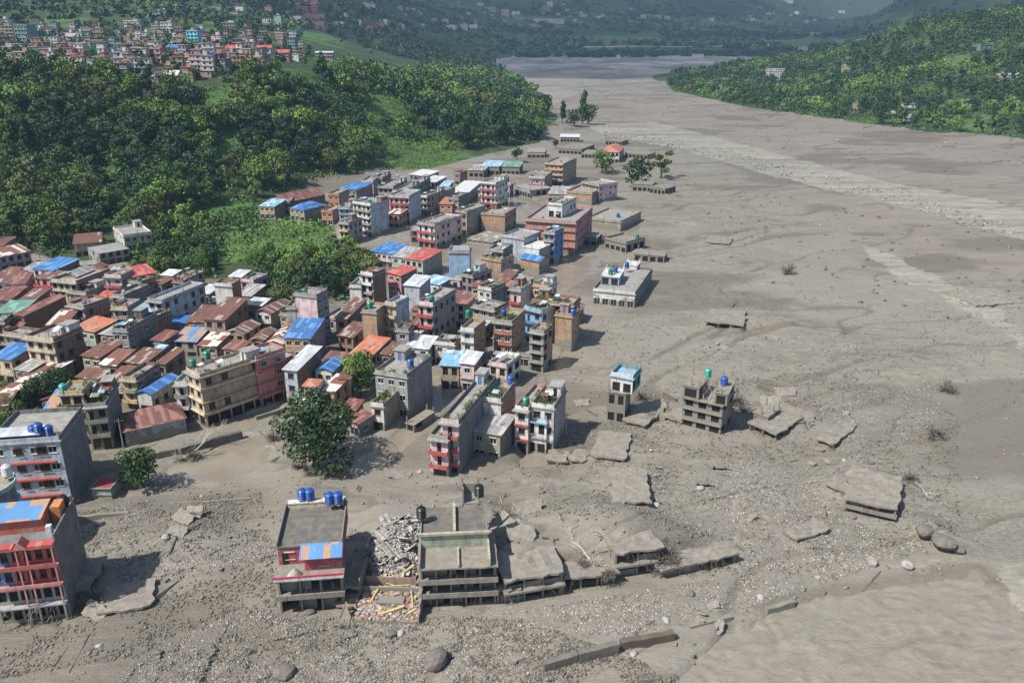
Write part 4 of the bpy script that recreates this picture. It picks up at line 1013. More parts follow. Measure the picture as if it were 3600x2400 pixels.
fld = np.maximum(fld, veg*sstep(.57, .63, fbm(gx/60., gy/45., 85, 3))*(gy < 1400)*.9)
pale = np.zeros(len(gx)); rub = np.zeros(len(gx)); wat = np.zeros(len(gx))
w2 = (fbm(gx/9., gy/9., 73, 3)-.5)*9
for V in PALE: pale = np.maximum(pale, inpoly(gx+w2, gy+w2, V))
for V in RUB: rub = np.maximum(rub, inpoly(gx+w2, gy+w2, V))
for V, _d in FLAT[:-1]: wat = np.maximum(wat, inpoly(gx+w2*.25, gy+w2*.25, V))
bank = np.maximum(inpoly(gx+w2, gy+w2, PP([(1345,283),(1240,240),(1400,205),(1530,190),(1750,250),(2100,305),(2352,330),(2900,400),(2900,640),(2400,485),(2000,408),(1700,328),(1500,278)]))*1., .8*inpoly(gx+w2, gy+w2, PP([(1520,420),(1700,400),(1950,450),(2352,570),(2352,640),(2000,560),(1750,500)])))
town = inpoly(gx+w2*.5, gy, PP([(-400,600),(0,610),(560,635),(640,700),(860,690),(930,760),(900,830),(820,900),(650,930),(300,1000),(0,1010),(-400,1000)]))*1.
# terraces: steps cut into the green fields
st = (fld > .5) & (gy < 1300)
zt = gz/1.6; gz = np.where(st, (np.floor(zt)+sstep(.75, 1., zt-np.floor(zt)))*1.6, gz)
# gravel: finer lumps
gz = gz+rub*(gy < 260)*(.35*np.abs(fbm(gx/1.1, gy/1.0, 44, 2)-.5)+.18*(vn(gx/.7, gy/.65, 45)-.5))
gm = npmesh('ground', np.stack([gx, gy, gz], 1), F_, [], smooth=True)
ca = gm.color_attributes.new('cover', 'FLOAT_COLOR', 'POINT'); ca.data.foreach_set('color', np.stack([veg, fld, pale, wat], 1).astype(np.float32).ravel())
cb = gm.color_attributes.new('cover_b', 'FLOAT_COLOR', 'POINT'); cb.data.foreach_set('color', np.stack([rub, sstep(1000, 2300, gy)*(1-veg), town, bank], 1).astype(np.float32).ravel())
wet = np.clip(channel(gx, gy)+.9*sstep(3.0, .4, np.abs(segdist(gx, gy, list(RIVER[:8]))+(fbm(gx/4., gy/4., 91, 2)-.5)*3))+.9*sstep(.54, .66, fbm(gx/55., gy/26., 311, 4)), 0, 1)*(1-veg)
cc = gm.color_attributes.new('wetness', 'FLOAT_COLOR', 'POINT'); cc.data.foreach_set('color', np.stack([wet, wet, wet, wet], 1).astype(np.float32).ravel())
m, n, b = newmat('ground'); P = n.nodes.new('ShaderNodeNewGeometry').outputs['Position']
at = nd(n, 'ShaderNodeAttribute', _attribute_name='cover'); sp = nd(n, 'ShaderNodeSeparateColor', Color=at.outputs['Color']); at2 = nd(n, 'ShaderNodeAttribute', _attribute_name='cover_b'); sp2 = nd(n, 'ShaderNodeSeparateColor', Color=at2.outputs['Color'])
Pf = nd(n, 'ShaderNodeMapping', Vector=P, Rotation=(0, 0, R(20)), Scale=(.35, 1.15, .5)).outputs[0]
c = mixc(n, mrange(n, noise(n, Pf, .16, 7, .62, 1.2), .36, .64), (.264,.246,.206), (.146,.135,.110))
c = mixc(n, mrange(n, noise(n, Pf, .03, 5, .6, 2.), .38, .66), c, (.226,.210,.18))
c = mixc(n, mrange(n, noise(n, Pf, .05, 6, .65, 3.), .55, .66, 0, .5), c, (.255,.228,.19))
crumb = math_(n, 'MAXIMUM', sp2.outputs[0], mrange(n, noise(n, P, .035, 4, .6), .46, .60))
c = mixc(n, math_(n, 'MULTIPLY', mrange(n, noise(n, P, 1.1, 7, .75), .47, .62), mrange(n, crumb, 0, 1, .2, .85)), c, (.115,.102,.082))
c = mixc(n, mrange(n, noise(n, P, 3.4, 4, .7), .57, .70, 0, .7), c, (.35,.33,.29))
c = mixc(n, mrange(n, noise(n, nd(n, 'ShaderNodeMapping', Vector=P, Rotation=(0,0,R(-30)), Scale=(.25,1.6,.5)).outputs[0], .22, 6, .7, 1.), .56, .66, 0, .75), c, (.19,.17,.142))
c = mixc(n, math_(n, 'MULTIPLY', at2.outputs['Alpha'], .8), c, mixc(n, mrange(n, noise(n, Pf, .12, 7, .7, 1.), .38, .62), (.258,.220,.186), (.18,.152,.127)))
Pl = nd(n, 'ShaderNodeMapping', Vector=P, Rotation=(0, 0, R(28)), Scale=(.12, 1., .5)).outputs[0]
ln = math_(n, 'ABSOLUTE', math_(n, 'SUBTRACT', noise(n, Pl, .14, 5, .6, 2.5), .5)); c = mixc(n, mrange(n, ln, 0., .012, .55, 0), c, (.14,.12,.10))
c = mixc(n, mrange(n, noise(n, Pl, .35, 6, .7, 1.5), .60, .70, 0, .7), c, (.34,.325,.29))
c = mixc(n, mrange(n, noise(n, P, .012, 3, .6, 1.), .40, .60, 0, .55), c, (.25,.228,.192))
wt = nd(n, 'ShaderNodeAttribute', _attribute_name='wetness').outputs['Fac']; c = mixc(n, math_(n, 'MULTIPLY', wt, .62), c, (.125,.108,.084))
stones = mrange(n, nd(n, 'ShaderNodeTexVoronoi', Vector=P, Scale=2.6).outputs[0], .12, .42, 1, 0)
rc = mixc(n, noise(n, P, 5., 3, .7), (.15,.14,.125), (.50,.48,.45)); c = mixc(n, math_(n, 'MULTIPLY', sp2.outputs[0], math_(n, 'MULTIPLY', stones, .75)), c, rc)
c = mixc(n, math_(n, 'MULTIPLY', sp.outputs[2], mrange(n, noise(n, Pl, .10, 6, .65, 1.), .40, .56, .15, .85)), c, mixc(n, mrange(n, noise(n, Pf, .3, 6), .4, .6), (.36,.345,.295), (.28,.265,.222)))
Pb = nd(n, 'ShaderNodeMapping', Vector=P, Rotation=(0, 0, R(8)), Scale=(.8, .33, .5)).outputs[0]
c = mixc(n, math_(n, 'MULTIPLY', sp2.outputs[1], .9), c, mixc(n, mrange(n, noise(n, Pb, .014, 9, .7, 1.2), .44, .56), (.17,.165,.17), (.36,.35,.345)))
c = mixc(n, math_(n, 'MULTIPLY', sp2.outputs[2], .8), c, mixc(n, mrange(n, noise(n, P, .25, 5), .4, .6), (.11,.10,.085), (.17,.15,.12)))
c = mixc(n, at.outputs['Alpha'], c, mixc(n, mrange(n, noise(n, Pf, .2, 5, .6, 1.), .35, .65), (.25,.222,.178), (.205,.182,.145)))
vg = mixc(n, mrange(n, noise(n, P, .12, 6, .65), .36, .62), (.030,.055,.020), (.060,.085,.030))
vg = mixc(n, mrange(n, noise(n, P, .9, 4, .6), .5, .7, 0, .7), vg, (.018,.032,.013))
fg = mixc(n, mrange(n, noise(n, nd(n, 'ShaderNodeMapping', Vector=P, Scale=(.4,1.,2.)).outputs[0], .25, 5), .35, .65), (.10,.175,.042), (.055,.105,.030))
vg = mixc(n, sp.outputs[1], vg, fg); c = mixc(n, sp.outputs[0], c, vg)
n.links.new(c, b.inputs['Base Color'])
n.links.new(math_(n, 'SUBTRACT', mrange(n, at.outputs['Alpha'], 0, 1, .8, .22), math_(n, 'MULTIPLY', wt, .25)), b.inputs['Roughness']); b.inputs['Specular IOR Level'].default_value = .3
hgt = math_(n, 'ADD', math_(n, 'ADD', noise(n, P, 1.2, 6, .65), math_(n, 'MULTIPLY', noise(n, Pf, .5, 5, .6, 2.), 1.5)), math_(n, 'MULTIPLY', math_(n, 'MULTIPLY', stones, sp2.outputs[0]), .8))
bs = mrange(n, at.outputs['Alpha'], 0, 1, .75, .06)
bp = nd(n, 'ShaderNodeBump', Distance=.22, Height=hgt, Strength=bs); n.links.new(bp.outputs[0], b.inputs['Normal'])
gm.materials.append(m); g = link('ground', gm); tag(g, None, None, kind='structure'); 
# ------------------------------------------------------------------ flood water and river
def water(name, polys, z, amp, mat, step):
    Vs = []; Fs = []; k = 0
    for poly in polys:
        xs = [p[0] for p in poly]; ys = [p[1] for p in poly]; y1 = min(max(ys), 560); x0, x1, y0 = max(min(xs), -300)-1, min(max(xs), 260)+1, max(min(ys), 40)-1
        ax = np.arange(x0, x1+step, step); ay = np.arange(y0, y1+step, step); X, Y = np.meshgrid(ax, ay)
        Z = z+amp*(2.2*(np.abs(fbm(X/7.+2*fbm(X/9., Y/9., 5, 2), Y/5.+2*fbm(X/8., Y/8., 6, 2), 3, 5)-.5))+.35*(fbm(X/1.3, Y/1.1, 8, 3)-.5))
        inside = inpoly(X, Y, poly); i2 = np.arange(X.size).reshape(X.shape); ok = inside[:-1, :-1] | inside[1:, 1:] | inside[1:, :-1] | inside[:-1, 1:]
        f = np.stack([i2[:-1, :-1][ok], i2[:-1, 1:][ok], i2[1:, 1:][ok], i2[1:, :-1][ok]], 1)
        Vs.append(np.stack([X.ravel(), Y.ravel(), Z.ravel()], 1)); Fs.append(f+k); k += X.size
    o = link(name, npmesh(name, np.concatenate(Vs), np.concatenate(Fs), [mat], smooth=True)); return tag(o, None, None, kind='structure')
m, n, b = newmat('brown_water'); P = n.nodes.new('ShaderNodeNewGeometry').outputs['Position']
n.links.new(mixc(n, mrange(n, noise(n, P, .12, 5, .6, 1.), .35, .65), (.262,.232,.185), (.205,.18,.143)), b.inputs['Base Color']); b.inputs['Roughness'].default_value = .16; b.inputs['Specular IOR Level'].default_value = .5
bp = nd(n, 'ShaderNodeBump', Distance=.02, Height=noise(n, P, 1.5, 4), Strength=.4); n.links.new(bp.outputs[0], b.inputs['Normal'])
water('flood_water', PONDS, -.16, .02, m, 1.6)
m, n, b = newmat('river_water'); P = n.nodes.new('ShaderNodeNewGeometry').outputs['Position']
Pw = nd(n, 'ShaderNodeMapping', Vector=P, Rotation=(0, 0, R(25)), Scale=(.7, 1.3, 1)).outputs[0]
c = mixc(n, mrange(n, noise(n, Pw, .20, 7, .65, 2.2), .36, .62), (.262,.242,.204), (.215,.197,.163))
c = mixc(n, mrange(n, noise(n, Pw, .07, 8, .7, 3.), .54, .68, 0, .75), c, (.145,.128,.102))  # dark patches colour in the shading of churned water
ripple_shade = math_(n, 'ABSOLUTE', math_(n, 'SUBTRACT', noise(n, Pw, .16, 7, .65, 3.), .5))
c = mixc(n, mrange(n, ripple_shade, 0., .03, .45, 0), c, (.175,.15,.12))  # dark lines painted for the shaded sides of ripples
n.links.new(c, b.inputs['Base Color']); b.inputs['Roughness'].default_value = .5
bp = nd(n, 'ShaderNodeBump', Distance=.35, Height=noise(n, Pw, .35, 8, .68, 1.6), Strength=.8); n.links.new(bp.outputs[0], b.inputs['Normal'])
water('river_water', [RIVER], -.45, .5, m, .42)

# ------------------------------------------------------------------ the town
OV = {'big pale blue building with red window bands': (9, 13), 'small white terrace house': (20, 6)}
BASE = (('penthouse', 13.1), ('hut on top of the muddy', 7.5), ('yellowish roof', 10.1), ('roof room', 7.9), ('stair hut on', 4.7), ('low white block at the back', 4.7))
sd = 0
for ox, oy, a, lab in parse(TOWN):
    sd += 1; A, B, Cc = Q(ox, oy, a[0], a[1]), Q(ox, oy, a[2], a[3]), Q(ox, oy, a[4], a[5])
    ov = next((v for k, v in OV.items() if lab.startswith(k)), None)
    nm = 'roof_room' if 'roof room' in lab or 'hut on' in lab or 'penthouse' in lab else ('tower' if 'tower' in lab and 'beside' not in lab and 'round red' not in lab and 'left of' not in lab and 'right of' not in lab else 'house')
    zb = next((z for k, z in BASE if k in lab), None); building(A, B, Cc, float(a[6])-(zb or 0), int(a[7]), a[8], a[9], a[10], a[11], lab, nm.replace('_', ' '), nm, sd, z0=zb, ovr=ov)
# smaller houses squeezed in between the measured ones
def oriented_free(x, y, m):
    for A_, W_, D_, h_, lab_, org_, rz_ in BUILT:
        dx, dy = x-org_[0], y-org_[1]; u_ = dx*math.cos(rz_)+dy*math.sin(rz_); v_ = -dx*math.sin(rz_)+dy*math.cos(rz_)
        if abs(u_) < W_/2+m and -m < v_ < D_+m: return False
    return True
qr = random.Random(12); ninf = 0; done = []
for lim_, poly in zip((34, 42, 62), ([(0,650),(560,668),(640,725),(700,765),(860,705),(860,860),(650,925),(430,960),(300,955),(60,955),(0,900)], [(740,480),(860,425),(1020,402),(1080,430),(1165,425),(1165,520),(1000,500),(900,520),(800,530)], [(860,700),(1050,668),(1310,690),(1310,800),(1260,850),(1100,872),(960,850),(880,820)])):
    Pq = PP(poly); xs_ = [q[0] for q in Pq]; ys_ = [q[1] for q in Pq]
    for _ in range(1500):
        if ninf >= lim_: break
        x, y = qr.uniform(min(xs_), max(xs_)), qr.uniform(min(ys_), max(ys_))
        if not inpoly(np.array([x]), np.array([y]), Pq)[0]: continue
        W_, D_ = qr.uniform(3.6, 6.2), qr.uniform(4.5, 9); rz_ = R(-20+qr.uniform(-6, 6)); cs, sn = math.cos(rz_), math.sin(rz_)
        if not all(oriented_free(x+u*cs-v*sn, y+u*sn+v*cs, .1) for u in (-W_/2, 0, W_/2) for v in (0, D_/2, D_)): continue
        near_ = min(BUILT, key=lambda t: (t[5][0]-x)**2+(t[5][1]-y)**2); short_ = near_[4].split(' with ')[0].split(' in ')[0].split(' under ')[0].split(' left ')[0].split(' above ')[0].split(' below ')[0].split(' behind ')[0].split(' between ')[0].split(' at ')[0]
        if short_.startswith(('low', 'infill')): short_ = short_
        short_ = ' '.join(short_.split(' ')[:7]); h_ = qr.choice((3.2, 4.2, 5.6, 6.4)); nf_ = 1 if h_ < 5 else 2
        k_ = qr.choice(('s:rust', 's:rust', 's:maroon', 'g:rust', 's:grey', 'f', 'f', 's:silver', 'b:k')); wm_, sm2 = qr.choice((('tan','brown'),('white','tan'),('brown','brown'),('brick','brick'),('grey','dgrey'),('cream','brown'),('palepink','lilac'),('tanbrick','brick')))
        if k_ in ('f', 'b:k') and len(done) < 400 and h_ > 5 and qr.random() < .3: op_ = 'LRe'
        else: op_ = 'R' if wm_ in ('brick', 'tanbrick') else '-'
        sn2 = {'palepink': 'pale pink', 'tanbrick': 'tan brick'}.get(wm_, wm_); rn2 = {'s:rust': 'rust roof', 's:maroon': 'maroon roof', 'g:rust': 'rusty gable', 's:grey': 'grey sheet roof', 'f': 'flat roof', 's:silver': 'silver roof', 'b:k': 'bare slab roof'}[k_]
        a_ = np.array([x, y, 0.]); ninf += 1; sd += 1; side_ = 'right of' if x > near_[5][0] else 'left of'
        # corners in the picture from the chosen place
        c1 = (x-cs*W_/2, y-sn*W_/2, h_); c2 = (x+cs*W_/2, y+sn*W_/2, h_); c3 = (c2[0]-sn*D_, c2[1]+cs*D_, h_)
        lab_ = 'small %s house with %s %s the %s' % (sn2, rn2, side_, short_); lab_ = ' '.join(lab_.split(' ')[:16]); done.append(lab_)
        building(proj(c1), proj(c2), proj(c3), h_, nf_, wm_, sm2, k_, op_, lab_, 'house', 'house', sd+900, z0=0.)
sd = 500
for spec, h, nf, opts, lab in WL: sd += 1; wreck(spec, h, nf, lab, opts, sd)
for ox, oy, a, lab in parse(TANKS):
    p = Q(ox, oy, a[0], float(a[1])+25); tank(p[0], p[1], float(a[2]), a[3], lab, .8 if oy < 784 or 1 else .9, 1.6)
# ------------------------------------------------------------------ foreground ruined row and the red house
def bx(name, parent, mat, *c, M=None):
    b = MB(); b.box(*c, mat, M); return b.build(name, parent)
T3 = (588, 1176); mm = mudmat(); cmud = WM('concrete', True); rb = flatm('rusty_steel', (.16,.09,.06), .8)
def big_front(A, B, D, h, floors, label, openw=4, seed=3):
    """building whose buried open floors face the camera"""
    a = gp(*A, h); b_ = gp(*B, h); W = float(np.hypot(*(b_-a)[:2])); rz = math.atan2((b_-a)[1], (b_-a)[0]); o = (a+b_)/2
    root = thing('apartment_building', (o[0], o[1], 0), rz, label, 'building'); rn = random.Random(seed); fh = h/floors
    b = MB(); b.box(-W/2, 3.2, -1.5, W/2, 3.4, h-.22, void()); b.box(-W/2, .3, -1.5, -W/2+.25, D, h-.22, cmud); b.box(W/2-.25, .3, -1.5, W/2, D, h-.22, cmud); b.box(-W/2+.25, D-.25, -1.5, W/2-.25, D, h-.22, cmud); b.build('wall', root)  # near-black sheet behind the pillars paints the shade of the open floors
    for k in range(1, floors+1):
        z = k*fh; b = MB(); blob_slab(b, -W/2-.25, -.9, W/2+.25, 3.1 if k < floors else D+.2, z-.3, z-.04, mm, rn, 12, 4 if k < floors else 10, .05, .08); b.build('floor_slab', root)
        if k < floors: b = MB(); b.box(-W/2-.25, -1.02, z-.34, W/2+.25, -.88, z+.55, mm); b.build('railing', root)
    for k in range(openw+1):
        x = -W/2+.2+(W-.4)*k/openw; bx('pillar', root, cmud, x-.17, .1, -1.5, x+.17, .42, h-.3)
    for f in range(floors):
        for k in range(openw):
            if rn.random() < .55: x0 = -W/2+.37+(W-.4)*k/openw; bx('infill_wall', root, cmud, x0, .9, f*fh-(1.5 if f == 0 else 0), x0+(W-.4)/openw*rn.uniform(.3, .95), 1.05, f*fh+fh*rn.uniform(.3, .85))
    b = MB()
    for _ in range(10): strands(b, rn, (rn.uniform(-W/2, W/2), -1., rn.uniform(.5, h-.4)), 2, 1.2, rb, r=.025)
    b.build('hanging_rods', root)['kind'] = 'stuff'
    return root, W, o, rz
# left one: muddy grey roof, pink roof room with blue striped awning, four tanks
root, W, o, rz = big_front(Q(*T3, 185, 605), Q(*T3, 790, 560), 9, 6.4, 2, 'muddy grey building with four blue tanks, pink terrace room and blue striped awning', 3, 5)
pk = surf('wall_pinkred', (.42,.10,.12)); rd = flatm('red_paint', (.55,.03,.09)); wm_ = WM('white')
b = MB(); b.box(-W/2-.3, -1.05, 6.37, W/2+.3, -.9, 6.95, wm_); b.build('parapet', root)
b = MB(); b.box(-W/2-.32, -1.10, 6.96, W/2+.3, -.86, 7.14, rd); b.build('parapet_cap', root)
b = MB(); b.box(-W/2, 3.4, 6.4, W/2, 15.5, 9.5, pk); b.box(-W/2*.15, 1.4, 6.4, W/2, 3.39, 8.7, pk); b.build('terrace_room', root)
link('window', window_mesh(1.4, 1.3, 'w'), root, (W*.22, 1.38, 7.1), 0); link('window', window_mesh(1.4, 1.3, 'w'), root, (-W*.32, 3.38, 7.3), 0)
bx('door', root, void(), -W*.44, 3.32, 6.42, -W*.44+.9, 3.39, 8.5)
b = MB(); b.box(-W*.14, 0, 0, W/2+.15, 3.1, .08, SM('bluestripe'), Matrix.Translation((0, .55, 8.9))@Matrix.Rotation(.28, 4, 'X')); b.build('awning', root)
rn = random.Random(8); b = MB(); blob_slab(b, -W/2-.15, 3.2, W/2+.15, 15.7, 9.5, 9.72, surf('dark_wet_roof', (.12,.115,.105), (.19,.175,.15), mudtop=-50, scale=.6), rn, 14, 14, .05, .03); b.build('roof', root)
b = MB(); b.box(-W/2-.1, 3.3, 9.7, -W/2+.08, 15.6, 10.5, cmud); b.box(W/2-.08, 3.3, 9.7, W/2+.1, 15.6, 10.4, cmud); b.box(-W/2+.08, 15.3, 9.7, W/2-.08, 15.5, 10.7, wm_); b.build('side_parapet', root)
b = MB(); b.box(-W/2+.3, 14.2, 9.7, W/2-.3, 15.2, 10.6, WM('cream')); b.box(-W/2+.3, 14.1, 10.6, W/2-.3, 15.25, 10.8, wm_); b.build('tank_bench', root)
b = MB(); b.lathe([(1.2, 0), (.7, .6), (.15, 1.15), (.02, 1.2)], surf('sand_pile', (.42,.40,.36), mudtop=-50), 12, (-W*.22, .4, 6.42)); b.build('sand_pile', None).matrix_world = root.matrix_world if False else Matrix.Translation((o[0], o[1], 0))@Matrix.Rotation(rz, 4, 'Z')
sp_ = COL.objects[-1] if False else bpy.data.objects['sand_pile']; tag(sp_, 'pale heap of sand on the terrace below the blue striped awning', 'sand heap')
# right one
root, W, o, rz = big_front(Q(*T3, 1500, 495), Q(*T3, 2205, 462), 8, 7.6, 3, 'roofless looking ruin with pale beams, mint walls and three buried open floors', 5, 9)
mint = surf('wall_mint_dirty', (.36,.42,.32)); cr = surf('beam_cream', (.46,.43,.32))
b = MB(); b.box(-W/2+.1, 4.6, 7.6, W/2-1, 4.8, 10.0, mint); b.box(-W/2+.1, 4.8, 7.6, -W/2+.3, 12.6, 10.4, cmud); b.box(W/2-1.2, 4.8, 7.6, W/2-1, 12.6, 10.4, cmud); b.build('terrace_wall', root)
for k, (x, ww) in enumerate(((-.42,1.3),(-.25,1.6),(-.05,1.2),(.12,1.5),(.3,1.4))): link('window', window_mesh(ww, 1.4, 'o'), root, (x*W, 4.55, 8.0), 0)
b = MB(); b.box(-W/2-.1, 4.2, 10.05, W/2-.8, 4.7, 10.45, cr); b.build('front_beam', root)
b = MB(); b.box(-.6, 4.71, 10.15, -.15, 12.7, 10.75, cr); b.box(-.05, -.8, 7.6, .25, 4.1, 8.1, cr); b.build('cross_beam', root)
b = MB(); b.box(W/2-1.15, -.8, 7.6, W/2-.85, 12.7, 8.9, cr); b.box(-W/2, -.8, 7.6, -W/2+.2, 12.7, 8.6, cmud); b.build('edge_beam', root)
b = MB(); blob_slab(b, -W/2+.2, 4.8, W/2-1, 12.6, 9.7, 10.0, surf('dark_wet_roof', (.12,.115,.105)), random.Random(3), 12, 10, .04, .02); b.build('roof', root)
b = MB(); gcol = WM('grey', True)
for x in (W*.1, W*.33):
    for y in (13.2, 16.6): b.box(x-.16, y-.16, -1, x+.16, y+.16, 13.2, gcol)
b.box(W*.1-.3, 13., 10.1, W*.33+.3, 16.9, 10.3, gcol); b.box(W*.1-.16, 16.5, 10.3, W*.33+.16, 16.7, 12.0, gcol); b.box(W*.1-.1, 13.3, 10.3, W*.1+.02, 16.4, 12.5, gcol); b.build('tower_frame', root)
# collapsed one in the middle
A, B = Q(*T3, 905, 985), Q(*T3, 1478, 1005); a = gp(*A, .6); b_ = gp(*B, .6); W = float(np.hypot(*(b_-a)[:2])); rz = math.atan2((b_-a)[1], (b_-a)[0]); o = (a+b_)/2
root = thing('collapsed_house', (o[0], o[1], 0), rz, 'collapsed house torn open between two ruins, floor strewn with broken slabs and yellow beams', 'collapsed house')
rn = random.Random(21); sal = surf('salmon_rubble', (.34,.22,.165), (.28,.23,.19), mudtop=-50, scale=1.2)
b = MB(); blob_slab(b, -W/2, 0, W/2, 10.4, .3, .7, sal, rn, 14, 12, .12, .1); b.build('floor_slab', root)
b = MB(); b.box(-W/2, -.12, .1, W/2, -.02, .6, WM('concrete')); b.build('floor_edge', root)
b = MB()
for k in range(12): y = k*1.6; b.box(W/2+.02, y, -1, W/2+.3, y+1.6, max(1.2, min(9.6, 1.0+y*.75+rn.uniform(-.6, .6))), surf('wall_torn_brick', (.36,.24,.20), (.33,.29,.26), mudtop=-50))
b.build('side_wall', root)
b = MB(); blob_slab(b, -W/2-3.9, 5.2, -W/2-.3, 12, 2.2, 2.6, mm, rn, 7, 8, .15, .2); blob_slab(b, -W/2-3.7, 2.6, -W/2-.4, 6.4, .5, .85, sal, rn, 6, 6, .15, .25); b.build('side_slab', root)
b = MB(); b.box(-W/2-3.9, 5.6, -1, -W/2-3.6, 12, 2.2, cmud); b.box(-W/2-.55, 5.6, -1, -W/2-.3, 12, 3.6, cmud); b.build('side_pillar_wall', root)
b = MB(); b.box(-W/2-2.3, 6.6, -1, W/2, 6.9, 1.6, cmud); b.box(-W/2, 8.2, .7, W/2*.7, 8.35, 2.4, surf('salmon_rubble', None)); b.box(-W*.2, 3.4, .72, W*.22, 5.0, 1.2, WM('dgrey')); b.build('inner_wall', root)
b = MB(); Mt = Matrix.Translation((-W/2-1.2, .6, .2)); 
for p, q in (((-1.4,0,0),(.6,-1.4,-.2)),((-1.4,0,0),(-.5,1.6,1.9)),((-.5,1.6,1.9),(.6,-1.4,-.2)),((.6,-1.4,-.2),(.8,.3,.2))): b.tube(Mt@Vector(p), Mt@Vector(q), .13, .12, cmud, 4)
b.quad([tuple(Mt@Vector(p)) for p in ((-1.3,.1,0),(.5,-1.2,-.2),(.6,.4,.1),(-.5,1.5,1.8))], cmud); b.build('broken_frame', root)
Mr = Matrix.Translation((o[0], o[1], 0))@Matrix.Rotation(rz, 4, 'Z')
# heap: every shard in the heap beyond counting, a few big slabs and beams individually
def hz(x, y): return max(0, 1-(((x+W*.08)/(W*.66))**2+((y-17.2)/9.4)**2))**.8*5.2+.9
b = MB(); pale = surf('rubble_pale', (.50,.48,.45), (.30,.28,.26), mudtop=-50, scale=1.5); dk = surf('rubble_dark', (.26,.24,.22), (.17,.16,.14), mudtop=-50, scale=1.5)
nxx, nyy = 16, 22; k0 = len(b.v)
for j in range(nyy):
    for i in range(nxx):
        x = -W*.74+i/(nxx-1)*W*1.24; y = 8.4+j/(nyy-1)*18; b.v.append((x, y, hz(x, y)-1.3+rn.uniform(-.35, .35)))
for j in range(nyy-1):
    for i in range(nxx-1): c_ = k0+j*nxx+i; b.f.append((c_, c_+1, c_+nxx+1, c_+nxx)); b.m.append(b.mi(dk))
for _ in range(3000):
    x = rn.uniform(-W*.66, W*.47); y = rn.uniform(8., 25.5); z = hz(x, y)-.75
    if z < .0: continue
    s = rn.uniform(.08, .34)*(1 if rn.random() < .86 else 2.6); Mx = Matrix.Translation((x, y, z+rn.uniform(-.3, .35)))@Matrix.Rotation(rn.uniform(-1, 1), 4, 'X')@Matrix.Rotation(rn.uniform(-.9, .9), 4, 'Y')@Matrix.Rotation(rn.random()*6, 4, 'Z')
    b.box(-s, -s*rn.uniform(.3, .8), -.07, s, s*rn.uniform(.2, .7), rn.uniform(.02, .15), pale if rn.random() < .72 else dk, Mx)
for _ in range(620):
    x = rn.uniform(-W/2, W/2); y = rn.uniform(.1, 8.4); s = rn.uniform(.05, .34); Mx = Matrix.Translation((x, y, .75+s*.3))@Matrix.Rotation(rn.random()*6, 4, 'Z')@Matrix.Rotation(rn.uniform(-.5,.5), 4, 'X')
    b.box(-s, -s*.6, -s*.4, s, s*.6, s*.4, rn.choice([pale, pale, dk, sal, surf('brickbits', (.38,.20,.14), mudtop=-50)]), Mx)
rub_o = b.build('rubble'); rub_o.matrix_world = Mr; tag(rub_o, 'heap of broken concrete and brick filling the collapsed house', 'rubble', kind='stuff')
for k in range(12):
    x = rn.uniform(-W*.5, W*.38); y = rn.uniform(11, 22); z = hz(x, y)+.05; s = rn.uniform(.8, 1.5)
    b = MB(); b.box(-s, -s*.6, -.09, s, s*.6, .09, pale); b.box(-s*.7, -.08, .09, s*.9, .08, .2, dk)
    oo = b.build('concrete_slab'); oo.matrix_world = Mr@Matrix.Translation((x, y, z))@Matrix.Rotation(rn.uniform(-.8, .8), 4, 'X')@Matrix.Rotation(rn.uniform(-.6, .6), 4, 'Y')@Matrix.Rotation(rn.random()*6, 4, 'Z')
    tag(oo, 'broken pale concrete slab lying on the heap of the collapsed house', 'concrete slab', 'slabs on the rubble heap')
yel = flatm('beam_yellow', (.62,.48,.20), .7)
for k, (x0, y0, z0_, x1, y1, z1_, r) in enumerate(((-.1,.9,1.0,.24,2.6,1.25,.2),(-.33,3.6,.95,-.24,7.3,1.4,.1),(-.24,6.9,1.5,.26,7.6,1.5,.09),(.3,6.4,1.4,.38,3.2,1.0,.08),(-.22,3.4,1.0,.25,2.6,1.1,.05),(.0,8.8,1.9,.28,10.8,2.9,.15),(-.22,8.5,2.,.04,9.1,2.1,.13),(.33,1.2,1.,.45,2.3,1.1,.16),(-.2,1.6,.95,-.1,2.2,1.,.17))):
    p = Mr@Vector((x0*W, y0, z0_)); q = Mr@Vector((x1*W, y1, z1_))
    log(p, q, r, ['thick yellow beam at the front of the collapsed house','yellow upright plank at the left of the collapsed floor','long yellow plank at the back of the collapsed floor','short yellow board at the right of the collapsed floor','thin pole lying across the collapsed floor','pale yellow beam leaning on the rubble heap','yellow board below the left of the rubble heap','yellow block of wood at the right front of the collapsed floor','small yellow block near the front edge of the collapsed floor'][k], yel if k != 4 else None, 'wooden_beam', 'beam', 'beams in the collapsed house', True)
# red house at the left edge, four storeys: two red ones over two bare ones
T03 = (0, 1176); h = 13.6
b_ = gp(*Q(*T03, 492, 268), h); a = gp(*Q(*T03, -160, 345), h); W = float(np.hypot(*(b_-a)[:2])); rz = math.atan2((b_-a)[1], (b_-a)[0])*.9; D = 10.5
org = b_-np.array([math.cos(rz), math.sin(rz), 0])*W/2
root = thing('apartment_building', (org[0], org[1], 0), rz, 'red and pink four storey building with bare lower floors and a rough grey side wall', 'building')
redm = surf('wall_redpink', (.42,.10,.08), (.50,.16,.12)); pinkm = surf('wall_pinktrim', (.62,.28,.27)); rough = surf('wall_rough_render', (.20,.195,.19), (.12,.118,.115), scale=.7); g3 = WM('grey'); fh = h/4
b = MB(); wins = []; ops = []; bw = W/6
bluem = surf('wall_blue_front', (.14,.30,.52))
TF = lambda s, d, z: (-W/2+s, d, z)
